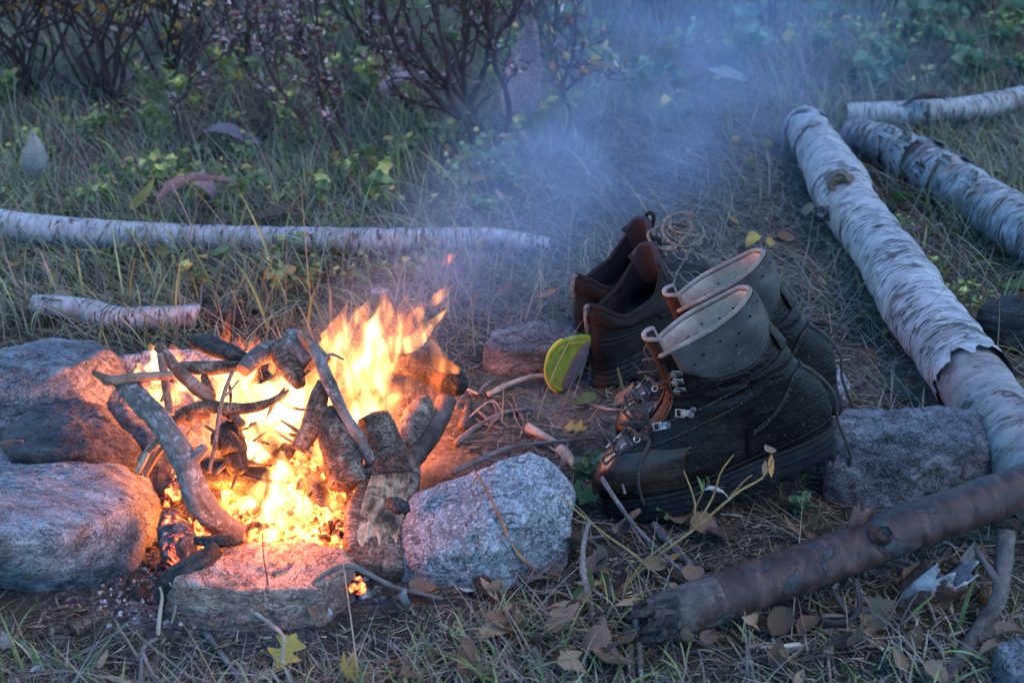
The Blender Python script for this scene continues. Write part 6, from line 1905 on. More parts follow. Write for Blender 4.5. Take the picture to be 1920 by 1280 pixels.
    for n, (u0, u1), (v0, v1), mats, kinds, (s0, s1), label, grp in zones:
        for k in range(n):
            u, v = r.uniform(u0, u1), r.uniform(v0, v1)
            p = P(u, v, 0)
            if in_fire(p.x, p.y, 1.0) or on_stone(np.array([p.x]), np.array([p.y]), 1.05)[0]:
                continue
            mt, kd = r.choice(mats), r.choice(kinds)
            word = {'leaf_brown': 'brown', 'leaf_dark': 'dark brown', 'leaf_tan': 'tan', 'leaf_yellow': 'yellow', 'leaf_purple': 'mauve', 'leaf_green': 'green', 'leaf_orange': 'orange', 'leaf_grey': 'silvery grey'}[mt]
            shape = {'ovate': 'oval', 'round': 'rounded', 'willow': 'narrow', 'lobed': 'lobed'}[kd]
            F(u, v, r.uniform(s0, s1), mt, kd, r.randint(0, 4), 'small %s %s %s' % (word, shape, label), grp + ', %s %s' % (word, shape))
build_leaves()

# big curled dock leaves standing in the grass
def build_dock():
    items = [  # base u, v, size px, material, var, az (deg), pitch up (deg), roll, label
        (965, 260, 150, 'leaf_purple', 0, 70, 62, 20, 'tall pale mauve dried leaf standing beside the bare shrub'),
        (480, 275, 105, 'leaf_dark', 3, 0, 20, 30, 'brown curled leaf arched over the grass with an orange leaf behind'),
        (545, 282, 52, 'leaf_orange', 1, 10, 25, 0, 'orange leaf behind the brown curled leaf'),
        (400, 285, 90, 'leaf_purple', 2, -20, 12, 10, 'pale lilac withered leaf in the grass before the shrubs'),
        (370, 460, 120, 'leaf_purple', 4, 40, 35, -30, 'dark purple drooping leaf over the long birch trunk'),
        (395, 395, 110, 'leaf_purple', 3, -30, 25, 60, 'mauve leaf rib arching down over the birch trunk'),
        (470, 440, 95, 'leaf_dark', 0, -10, 10, 10, 'dark red leaf lying on the long birch trunk'),
        (245, 412, 70, 'leaf_yellow', 1, 10, 20, 20, 'yellow and orange leaf resting on the long birch trunk'),
        (70, 350, 100, 'leaf_grey', 0, -60, 40, 0, 'pale pointed leaf standing behind the long birch trunk'),
        (185, 205, 100, 'leaf_purple', 1, 15, 10, 10, 'lilac withered leaf lying before the dark thicket'),
        (340, 490, 60, 'leaf_grey', 3, 200, 15, 0, 'grey rolled leaf ring lying between the two birch branches'),
        (390, 500, 75, 'leaf_green', 0, -40, 10, 15, 'broad green leaf below the long birch trunk'),
        (735, 230, 110, 'leaf_purple', 2, 30, 25, 0, 'mauve withered leaf at the foot of the bare shrub'),
        (1310, 230, 130, 'leaf_grey', 2, -65, 30, 0, 'pale narrow leaf bending over beside the trodden path'),
        (1690, 70, 75, 'leaf_grey', 0, -75, 30, 0, 'pale leaf standing in the smoky undergrowth'),
        (1750, 250, 80, 'leaf_dark', 4, 150, 10, 0, 'dark withered leaf scrap lying on the shaggy birch log'),
    ]
    for u, v, px, mat, var, az, up, roll, label in items:
        p = P(u, v, 0.0)
        depth = p.y * CP + CAM_H * SP
        o = leaf_obj('dock_leaf', 'dock', var, mat, (p.x, p.y, g1(p.x, p.y) + 0.022), px * depth / FPX * 1.35, (math.radians(roll), -math.radians(up), math.radians(az)), label, 'leaf')
build_dock()

# ------------------------------------------------------------------ twigs on the ground
def ground_twig(label, uv, r, mat, seed, z=None, group=None, branches=(), cat='twig', name='twig', sag=True):
    pts = []
    n = len(uv)
    for k, q in enumerate(uv):
        zz = q[2] if len(q) > 2 else 0.006
        p = P(q[0], q[1], zz)
        rr = r * (1 - 0.45 * k / max(1, n - 1))
        pts.append((p.x, p.y, p.z + (g1(p.x, p.y) if len(q) < 3 else 0), rr))
    o3 = np.array(pts[0][:3])
    V, F, bk = tube_arrays(pts, nring=max(14, n * 7), nseg=8, amp=0.22, freq=70, seed=seed, rough_end=0.002)
    me = new_mesh(name, V - o3, F); set_attr(me, 'bark', bk)
    o = tag(put(name, me, mat, loc=tuple(o3)), label, cat, group)
    for k, b in enumerate(branches):
        w = [pr(q[0], q[1], q[2] if len(q) > 2 else 0.008, r * 0.6 * (1 - 0.6 * i / (len(b) - 1))) for i, q in enumerate(b)]
        tube('side_twig', [(x - o3[0], y - o3[1], z_ - o3[2], rr) for x, y, z_, rr in w], mat, o, nring=12, nseg=6, amp=0.2, freq=70, seed=seed + k)
    return o

def build_twigs():
    T = ground_twig
    T('brown arching root twig over the corner of the slab', [(545, 1168, .0), (575, 1115, .03), (605, 1078, .05), (650, 1060, .055), (690, 1075, .045), (740, 1100, .02), (830, 1122, .006)], .0045, M['twig'], 1)
    T('red tipped twig rising before the granite block', [(1012, 1078, .01), (965, 1030, .05), (935, 965, .09), (910, 915, .115), (888, 880, .13)], .0026, M['twig_red'], 2, branches=[[(962, 1028, .05), (920, 1005, .065), (888, 990, .07)], [(940, 975, .085), (932, 950, .098)]])
    T('dark bent twig at the edge of the granite block', [(955, 1062, .02), (985, 1082, .01), (1010, 1078, .012), (1050, 1045, .015), (1095, 1012, .02), (1140, 1005, .015)], .004, M['twig'], 3)
    T('pale mauve twig standing upright among the leaves', [(1110, 1155, .005), (1100, 1100, .03), (1092, 1050, .05), (1098, 1000, .07), (1106, 975, .08)], .0042, M['stick'], 4)
    T('long grey twig running from the boot toe to the pole', [(1128, 895, .06), (1150, 930, .045), (1190, 985, .03), (1250, 1045, .02), (1300, 1090, .015)], .0035, M['stick'], 5, branches=[[(1172, 925, .05), (1164, 895, .065)]])
    T('thick grey twig lying beside the pole end', [(1225, 985), (1260, 1020), (1300, 1062), (1330, 1085)], .007, M['stick'], 6)
    T('reddish peeled stick piece by the boot toe', [(1150, 998, .01), (1175, 975, .02), (1200, 955, .03)], .006, M['stick_brown'], 7)
    T('dark crooked branch at the corner under the pole', [(1885, 1000, .07), (1880, 1060, .05), (1872, 1120, .03), (1830, 1190, .012), (1785, 1260, .006), (1760, 1300, .004)], .011, M['stick_dark'], 8, cat='branch', name='branch', branches=[[(1876, 1095, .04), (1850, 1060, .05), (1828, 1025, .06)]])
    T('grey vertical stick near the bottom edge', [(1178, 1180), (1180, 1220), (1184, 1262), (1190, 1300)], .007, M['stick_dark'], 9)
    T('mauve thin stick beside the grey vertical stick', [(1190, 1130, .02), (1194, 1180, .015), (1200, 1240, .01), (1202, 1300, .006)], .0045, M['stick'], 10)
    T('dark stick end poking from the grass at the bottom edge', [(995, 1222, .01), (1015, 1255, .01), (1040, 1300, .008)], .009, M['stick_dark'], 11)
    T('dark slanting twig in the near grass', [(1120, 1180), (1145, 1215), (1165, 1240)], .0045, M['twig'], 12)
    T('black stick lying under the curled bark', [(1585, 1150), (1630, 1150), (1670, 1158), (1712, 1166)], .007, M['stick_dark'], 13, branches=[[(1590, 1150, .01), (1570, 1120, .02), (1560, 1105, .03)]])
    T('brown charcoal stick before the pale boulder', [(135, 1172), (165, 1158), (200, 1146)], .012, M['char_brown'], 14)
    T('thin upright stalk in front of the burning slab', [(505, 1120, .02), (500, 1080, .06), (494, 1040, .085), (492, 1000, .11)], .0012, M['twig_red'], 15)
    T('pale stalk leaning on the burnt board', [(296, 1190, .0), (300, 1150, .02), (304, 1118, .035), (300, 1100, .045)], .0026, M['twig_pale'], 16)
    T('curved brown stalk before the burnt board', [(322, 1168, .0), (330, 1135, .02), (328, 1110, .035), (318, 1092, .05)], .002, M['twig_pale'], 17)
    T('forked grey stem at the bottom edge before the ash', [(262, 1300, .0), (268, 1240, .02), (270, 1215, .025), (295, 1195, .03)], .004, M['stick'], 18, branches=[[(268, 1225, .025), (285, 1260, .02), (310, 1290, .01)]])
    T('dark stalk running down from the slab into the grass', [(385, 1180), (420, 1230), (455, 1290)], .004, M['twig'], 19)
    T('bent pale stalk with a node in front of the slab', [(478, 1148, .02), (510, 1172, .025), (532, 1195, .03), (530, 1235, .02), (545, 1280, .01)], .0024, M['twig_pale'], 20)
    T('pale split wood chip on the dirt before the boots', [(990, 800, .01), (1015, 815, .012), (1045, 830, .008)], .007, M['twig_pale'], 21, cat='wood chip', name='wood_chip')
    T('pale bark strip leading to the boot toe', [(1050, 838), (1075, 862), (1098, 880)], .009, M['twig_pale'], 22, cat='wood chip', name='wood_chip')
    T('small bright wood chip near the granite block', [(882, 839), (892, 839), (902, 838)], .004, M['wood_pale'], 23, cat='wood chip', name='wood_chip')
    T('long dark twig lying across the dirt above the granite block', [(850, 885, .03), (905, 860, .02), (960, 838, .012), (1040, 828, .01), (1110, 822, .008)], .0042, M['twig'], 24, branches=[[(905, 860, .02), (940, 862, .02), (990, 848, .015)]])
    T('dark forked twig in the smoky dirt', [(855, 830), (890, 800), (940, 775), (985, 765)], .005, M['twig'], 25)
    T('pale straw stalk bent over the dirt', [(860, 800, .004), (918, 752, .02), (942, 770, .01)], .0014, M['twig_pale'], 26)
    T('grey stub in the smoke beside the torn off flame', [(868, 800), (876, 775), (880, 755)], .009, M['stick_dark'], 27)
    T('long straw bark strip below the brown stone', [(915, 740), (960, 718, .012), (1010, 704, .014), (1060, 712, .01)], .005, M['twig_pale'], 28, cat='wood chip', name='wood_chip')
    T('grey forked root beside the small stone at the boot heel', [(1560, 700, .03), (1580, 725, .02), (1582, 750, .015)], .005, M['stick'], 29)
    T('grey twig stub on the pale boulder', [(0, 833, .105), (20, 829, .107), (42, 827, .108)], .004, M['stick_dark'], 30)
    # black webbing loop under the pole
    w = [pr(1300, 1062, .012, .0045), pr(1370, 1072, .012, .005), pr(1440, 1085, .012, .005), pr(1495, 1135, .012, .005), pr(1545, 1165, .012, .005), pr(1590, 1165, .012, .005), pr(1612, 1140, .02, .005), pr(1608, 1105, .04, .005), pr(1605, 1085, .05, .004)]
    o3 = np.array(w[0][:3]); V, F, bk = tube_arrays(w, nring=90, nseg=10, flat=0.45)
    me = new_mesh('strap', V - o3, F); set_attr(me, 'bark', bk)
    tag(put('strap', me, M['lace'], loc=tuple(o3)), 'black woven strap looping out from under the reddish pole', 'strap')
    w = [pr(1480, 1060, .0, .012), pr(1480, 1060, .001, .012)]
    # grey block of weathered wood at the corner
    pts = [P(1868, 1208, .045), P(1905, 1195, .05), P(1990, 1215, .05), P(1890, 1255, .035), P(1925, 1300, .03), P(2010, 1300, .03)]
    stone('wood_block', 'weathered grey block of wood at the lower corner', pts + down(pts), M['rock_blue'], sub=5, amp=0.004, fine=0.002, seed=7, power=20, cat='wood')
    # berry
    V, F = dome(np.array([0, 0, 0.0]), np.array([0, 0, 1.0]), .011, .012, 18)
    me = new_mesh('berry', V, F); p = P(1846, 1128, .0)
    tag(put('berry', me, M['berry'], loc=(p.x, p.y, g1(p.x, p.y) + .008)), 'round orange brown berry beside the silvery leaf', 'berry')
    # scattered twigs
    r = random.Random(12)
    zones = [(60, (750, 1900), (960, 1275), 'twig in the near litter by the pole', 'twigs in the near litter', (40, 130), (.0012, .0035)),
             (40, (780, 1120), (690, 880), 'twig on the smoky dirt beside the fire', 'twigs on the dirt beside the fire', (40, 120), (.001, .003)),
             (18, (1150, 1750), (560, 900), 'twig on the trodden ground by the boots', 'twigs round the boots', (30, 90), (.001, .0026)),
             (14, (0, 700), (1130, 1275), 'twig in the near grass before the fire ring', 'twigs in the near grass', (60, 160), (.001, .0026)),
             (22, (0, 1000), (480, 640), 'twig in the grass behind the fire ring', 'twigs behind the fire ring', (40, 110), (.001, .0028))]
    for n, (u0, u1), (v0, v1), label, grp, (l0, l1), (r0, r1) in zones:
        for k in range(n):
            u, v = r.uniform(u0, u1), r.uniform(v0, v1)
            p = P(u, v, 0)
            if in_fire(p.x, p.y, .95) or on_stone(np.array([p.x]), np.array([p.y]), 1.0)[0]:
                continue
            a = r.uniform(0, 6.28); l = r.uniform(l0, l1)
            d = (math.cos(a) * l, math.sin(a) * l * .6)
            bend = r.uniform(-.25, .25) * l
            uv = [(u, v), (u + d[0] * .5 - d[1] * bend / l, v + d[1] * .5 + d[0] * bend / l * .5), (u + d[0], v + d[1])]
            mt = r.choice(['twig', 'twig', 'stick', 'twig_pale', 'stick_brown']); rad = r.uniform(r0, r1)
            look = '%s %s %s' % ('long' if l > (l0 + l1) / 2 else 'short', 'stout' if rad > (r0 + r1) / 2 else 'thin', {'twig': 'dark', 'stick': 'grey', 'twig_pale': 'pale', 'stick_brown': 'brown'}[mt])
            T(look + ' ' + label, uv, rad, M[mt], 40 + k, group=grp + ', ' + look)
build_twigs()

# yellow willow sapling in front of the nearest boot
def sapling():
    y0 = 1.12
    def q(u, v, y, r):
        p = PY(u, v, y); return (p.x, p.y, p.z, r)
    base = P(1150, 1128, 0)
    root = thing('willow_sapling', 'thin yellow willow shoot with a few leaves in front of the nearest boot', 'sapling', loc=tuple(base))
    o3 = np.array(base)
    stems = [
        [q(1150, 1128, base.y, 0.00202), q(1190, 1080, 1.09, 0.00194), q(1250, 1030, 1.10, 0.00180), q(1310, 985, 1.11, 0.00166), q(1380, 925, 1.12, 0.00144), q(1430, 895, 1.13, 0.00122), q(1450, 860, 1.135, 0.00058)],
        [q(1300, 992, 1.11, 0.00130), q(1335, 935, 1.11, 0.00115), q(1352, 885, 1.115, 0.00101), q(1376, 852, 1.12, 0.00058)],
        [q(1293, 1000, 1.11, 0.00130), q(1303, 960, 1.11, 0.00115), q(1300, 930, 1.11, 0.00101), q(1282, 882, 1.115, 0.00065)],
        [q(1300, 960, 1.11, 0.00101), q(1318, 920, 1.11, 0.00086), q(1320, 900, 1.11, 0.00043)],
        [q(1366, 935, 1.12, 0.00108), q(1392, 905, 1.12, 0.00086), q(1410, 890, 1.12, 0.00058)],
        [q(1140, 1110, 1.07, 0.00158), q(1180, 1085, 1.08, 0.00158), q(1210, 1050, 1.085, 0.00130), q(1260, 1010, 1.09, 0.00072)],
        [q(1045, 925, 1.12, 0.00058), q(1090, 965, 1.11, 0.00130), q(1140, 1005, 1.10, 0.00144), q(1190, 1040, 1.09, 0.00158), q(1230, 1075, 1.08, 0.00144)],
    ]
    for k, s in enumerate(stems):
        V, F, bk = tube_arrays(s, nring=30, nseg=7, amp=0.08, freq=90, seed=k)
        me = new_mesh('stem', V - o3, F); set_attr(me, 'bark', bk); put('stem', me, M['twig_yellow'], root)
    for k, (u, v, y, px, mat, kind, az, up) in enumerate([(1446, 895, 1.13, 46, 'leaf_orange', 'willow', 100, 60), (1432, 892, 1.13, 40, 'leaf_tan', 'willow', 80, 70), (1312, 922, 1.11, 32, 'leaf_green', 'willow', 120, 65), (1325, 915, 1.11, 34, 'leaf_green', 'willow', 40, 50), (1318, 950, 1.11, 64, 'leaf_grey', 'willow', 8, 8), (1450, 850, 1.135, 36, 'leaf_tan', 'ovate', 100, -20)]):
        p = PY(u, v, y)
        leaf_obj('leaf', kind, k, mat, tuple(np.array(p) - o3), px / 1500.0, (0, -math.radians(up), math.radians(az)), parent=root)
sapling()

# ------------------------------------------------------------------ shrubs and herbs
def leaf_cloud(pos, dirs, size, width, cols, rng):
    """Folded four-triangle leaves: arrays of V, F, col."""
    n = len(pos)
    d = dirs / (np.linalg.norm(dirs, axis=1)[:, None] + 1e-9)
    r = rng.normal(size=(n, 3)); s = np.cross(d, r); s /= np.linalg.norm(s, axis=1)[:, None] + 1e-9
    nn = np.cross(s, d)
    L_ = size[:, None]; W_ = width[:, None]
    sag = nn * L_ * rng.uniform(-.3, .15, n)[:, None]
    b = pos; m1 = pos + d * L_ * .35; m2 = pos + d * L_ * .72 + sag * .5; t = pos + d * L_ + sag
    up = nn * W_ * .25
    V = np.stack([b, m1 - s * W_ * .5 + up, m1, m1 + s * W_ * .5 + up, m2 - s * W_ * .38 + up, m2, m2 + s * W_ * .38 + up, t], 1)
    base = np.arange(n)[:, None] * 8
    tri = np.array([[0, 2, 1], [0, 3, 2], [1, 2, 5], [1, 5, 4], [2, 3, 6], [2, 6, 5], [4, 5, 7], [5, 6, 7]])
    F = (base[:, None] + tri[None]).reshape(-1, 3)
    return V.reshape(-1, 3), F, np.repeat(cols[:, None], 8, 1).reshape(-1, 3)

def grow(base, tip, r, rng, wob, depth, out, ends):
    """Recursive twigs: out gets (V,F,bark), ends gets (pos, dir) where leaves sit."""
    n = 5
    pts = []
    L = np.linalg.norm(tip - base)
    for k in range(n):
        t = k / (n - 1)
        p = base + (tip - base) * t + (rng.normal(size=3) * wob * L * math.sin(math.pi * t) if 0 < k < n - 1 else 0)
        pts.append((*p, max(r * (1 - 0.6 * t), 0.0008)))
    out.append(tube_arrays(pts, nring=9, nseg=5, amp=0.1, freq=60, seed=rng.uniform(0, 50), cap=False))
    P3 = np.array([q[:3] for q in pts])
    for k in range(1, n):
        d = P3[k] - P3[k - 1]
        for j in range(2):
            a = rng.uniform(0, 1)
            ends.append((P3[k - 1] + d * a, d / (np.linalg.norm(d) + 1e-9), k / (n - 1), depth))
    if depth > 0:
        for k in range(rng.integers(3, 6)):
            t = rng.uniform(.25, .95)
            i = min(int(t * (n - 1)), n - 2)
            p = P3[i] + (P3[i + 1] - P3[i]) * (t * (n - 1) - i)
            d = (P3[i + 1] - P3[i]); d /= np.linalg.norm(d)
            dd = d + rng.normal(size=3) * 0.55; dd[2] = abs(dd[2]) * .8 + 0.2; dd /= np.linalg.norm(dd)
            grow(p, p + dd * L * rng.uniform(.28, .55) * (1 - .3 * t), r * .5, rng, wob, depth - 1, out, ends)

def shrub(label, base, tips, r, cols, nleaf, lsize, seed, group=None, depth=2, wob=.09, leaf_from=.3, name='shrub', explicit=None, lw=.5, droop=0.0):
    rng = np.random.default_rng(seed)
    o3 = np.array([base[0], base[1], g1(base[0], base[1])])
    root = thing(name, label, 'shrub', loc=tuple(o3), group=group)
    ends = []
    stems = explicit if explicit else [[o3 + rng.normal(size=3) * np.array([.02, .02, 0]), np.array(t)] for t in tips]
    for st in stems:
        out = []
        if len(st) == 2:
            grow(np.array(st[0], float), np.array(st[1], float), r * rng.uniform(.7, 1.15), rng, wob, depth, out, ends)
        else:
            pts = [(*p, r * (1 - .55 * k / (len(st) - 1))) for k, p in enumerate(st)]
            out.append(tube_arrays(pts, nring=len(st) * 6, nseg=6, amp=.12, freq=50, seed=rng.uniform(0, 50), cap=False))
            S = spline([p for p in st], 14)
            for k in range(3, 13):
                d = S[k + 1] - S[k]
                ends.append((S[k], d / np.linalg.norm(d), k / 13, depth))
                if rng.uniform() < .8:
                    dd = d / np.linalg.norm(d) + rng.normal(size=3) * .55; dd[2] = abs(dd[2]); dd /= np.linalg.norm(dd)
                    grow(S[k], S[k] + dd * rng.uniform(.08, .22), r * .4, rng, wob, 1, out, ends)
        V, F = merge([(a, b) for a, b, c in out])
        me = new_mesh('stem', V - o3, F); set_attr(me, 'bark', np.vstack([c for a, b, c in out]))
        put('stem', me, M['shrub_stem'], root)
    e = [q for q in ends if q[2] > leaf_from or q[3] < depth]
    if nleaf and e:
        idx = rng.integers(0, len(e), nleaf)
        pos = np.array([e[i][0] for i in idx]) + rng.normal(size=(nleaf, 3)) * .006
        dirs = np.array([e[i][1] for i in idx]) + rng.normal(size=(nleaf, 3)) * .8
        dirs[:, 2] -= droop
        sz = lsize * rng.uniform(.5, 1.35, nleaf)
        V, F, cc = leaf_cloud(pos, dirs, sz, sz * lw * rng.uniform(.7, 1.3, nleaf), palette(cols, nleaf, rng, .3), rng)
        me = new_mesh('foliage', V - o3, F, False); set_attr(me, 'col', cc, 'FLOAT_COLOR')
        put('foliage', me, M['leaf'], root)['kind'] = 'stuff'
    return root

PURPLE = [(0.092, 0.052, 0.057), (0.144, 0.086, 0.092), (0.241, 0.172, 0.184), (0.069, 0.034, 0.037), (0.380, 0.310, 0.322), (0.127, 0.057, 0.052)]
ORANGE = [(.36, .17, .035), (.42, .26, .06), (.28, .12, .03), (.14, .07, .04), (.45, .33, .10)]
HERB = [(0.138, 0.194, 0.069), (0.188, 0.250, 0.094), (0.263, 0.294, 0.106), (0.112, 0.150, 0.062), (0.400, 0.350, 0.112), (0.188, 0.213, 0.112)]
OLIVE = [(0.130, 0.163, 0.072), (0.195, 0.227, 0.098), (0.260, 0.247, 0.098), (0.390, 0.286, 0.078), (0.104, 0.117, 0.078)]

def fan(u, v, n, spread, hgt, rng, lean=0.0):
    b = P(u, v, 0)
    tips = []
    for k in range(n):
        a = rng.uniform(0, 6.28); s = spread * math.sqrt(rng.uniform(.05, 1))
        tips.append((b.x + math.cos(a) * s + lean, b.y + math.sin(a) * s * .7, hgt * rng.uniform(.7, 1.1)))
    return b, tips

def build_shrubs():
    rng = np.random.default_rng(31)
    def py(*q): return [np.array(PY(u, v, y)) for u, v, y in q]
    # bare dark shrub in the middle, stems as photographed
    ex = [py((928, 290, 2.84), (900, 235, 2.84), (872, 190, 2.85), (805, 120, 2.86), (765, 40, 2.88), (752, -40, 2.9)),
          py((925, 288, 2.84), (885, 225, 2.83), (850, 215, 2.82), (800, 165, 2.80), (760, 120, 2.80), (725, 40, 2.8), (715, -30, 2.8)),
          py((922, 282, 2.85), (880, 190, 2.88), (868, 130, 2.90), (875, 60, 2.92), (862, -20, 2.94)),
          py((926, 270, 2.85), (952, 230, 2.84), (950, 175, 2.83), (928, 120, 2.82), (935, 65, 2.81), (975, 10, 2.8), (985, -40, 2.8)),
          py((892, 292, 2.82), (880, 240, 2.82), (845, 180, 2.83), (838, 110, 2.84), (820, 30, 2.86), (830, -40, 2.86)),
          py((880, 195, 2.88), (905, 140, 2.9), (918, 80, 2.92), (912, 0, 2.95))]
    shrub('bare dark branching shrub with few leaves standing behind the fire', P(925, 288, 0), None, .0095, PURPLE, 220, .022, 1, explicit=ex, leaf_from=.45)
    ex = [py((1055, 275, 2.9), (1070, 215, 2.9), (1055, 165, 2.9), (1075, 100, 2.92), (1080, 10, 2.94), (1076, -40, 2.95)),
          py((1056, 165, 2.9), (1045, 120, 2.91), (1040, 60, 2.92), (1045, -20, 2.93)),
          py((1060, 170, 2.9), (1095, 140, 2.9), (1110, 130, 2.9))]
    shrub('small bare shrub beside the smoke with dark red leaves at the top', P(1055, 275, 0), None, .0058, PURPLE + ORANGE[:2], 180, .026, 2, explicit=ex, leaf_from=.4)
    ex = [py((640, 300, 2.76), (615, 230, 2.78), (600, 170, 2.8), (570, 90, 2.82), (560, -20, 2.85)),
          py((660, 285, 2.8), (620, 180, 2.82), (600, 90, 2.84), (590, -20, 2.86)),
          py((600, 310, 2.72), (575, 240, 2.74), (540, 190, 2.76), (500, 120, 2.78), (480, 30, 2.8)),
          py((345, 270, 2.85), (330, 215, 2.86), (330, 195, 2.86), (355, 160, 2.87), (350, 90, 2.88)),
          py((780, 220, 3.05), (745, 170, 3.06), (720, 110, 3.08), (715, 20, 3.1))]
    shrub('shrub with many tiny purple brown leaves behind the fire', P(620, 300, 0), None, .0062, PURPLE, 1000, .017, 3, explicit=ex, leaf_from=.15)
    # thicket on the far side, dense dark twigs with autumn leaves
    specs = [
        (60, 190, 18, .34, .62, .0052, PURPLE + ORANGE[:1], 420, .024, 'dense dark thicket shrub at the far corner behind the long birch trunk'),
        (210, 205, 17, .32, .66, .0056, PURPLE[:4] + ORANGE, 420, .030, 'dark shrub with orange and yellow leaves near its top'),
        (330, 175, 14, .30, .66, .0050, PURPLE + ORANGE[:2], 320, .026, 'dark shrub beside the one with orange leaves'),
        (460, 165, 13, .26, .60, .0040, PURPLE, 900, .018, 'shrub powdered with tiny mauve leaves next to the dark thicket'),
        (700, 135, 14, .30, .70, .0042, PURPLE + OLIVE, 520, .022, 'thin shrub with olive leaves behind the bare shrub'),
        (1010, 120, 12, .28, .66, .0042, PURPLE + ORANGE[:3], 420, .026, 'thin shrub with rusty leaves behind the small bare shrub'),
        (1240, 70, 9, .40, .62, .0045, OLIVE + PURPLE[:3], 500, .03, 'dark leafy bush at the head of the trodden path'),
        (1440, 60, 9, .42, .66, .0045, OLIVE + PURPLE[:2], 600, .03, 'olive bush behind the end of the birch logs'),
        (1640, 55, 9, .42, .66, .0045, OLIVE + ORANGE[:2], 600, .03, 'olive bush with rusty leaves behind the curved birch log'),
        (1850, 60, 9, .42, .66, .0045, OLIVE + PURPLE, 600, .03, 'dusky bush in the far corner beyond the curved birch log'),
        (-40, 110, 10, .45, .75, .0055, PURPLE + OLIVE, 800, .026, 'tall twiggy bush filling the far corner above the thicket'),
        (860, 40, 10, .45, .8, .0055, OLIVE + PURPLE, 800, .026, 'tall olive bush behind the bare dark shrub'),
    ]
    for k, (u, v, n, sp, hg, r, cols, nl, ls, label) in enumerate(specs):
        b, tips = fan(u, v, n, sp, hg, rng)
        shrub(label, b, tips, r, cols, nl, ls, 50 + k, depth=2, leaf_from=.35)
    # farther mass, seen only as darkness between the stems
    for k in range(9):
        u = -250 + k * 290
        b = Vector((-2.9 + k * .72, 5.7 + .3 * (k % 3), 0))
        tips = [(b.x + rng.normal() * .4, b.y + rng.normal() * .3, rng.uniform(.7, 1.3)) for _ in range(8)]
        shrub('far dusky bush beyond the clearing', b, tips, .006, OLIVE + PURPLE, 700, .04, 90 + k, group='far bushes', depth=2, leaf_from=.1)
build_shrubs()

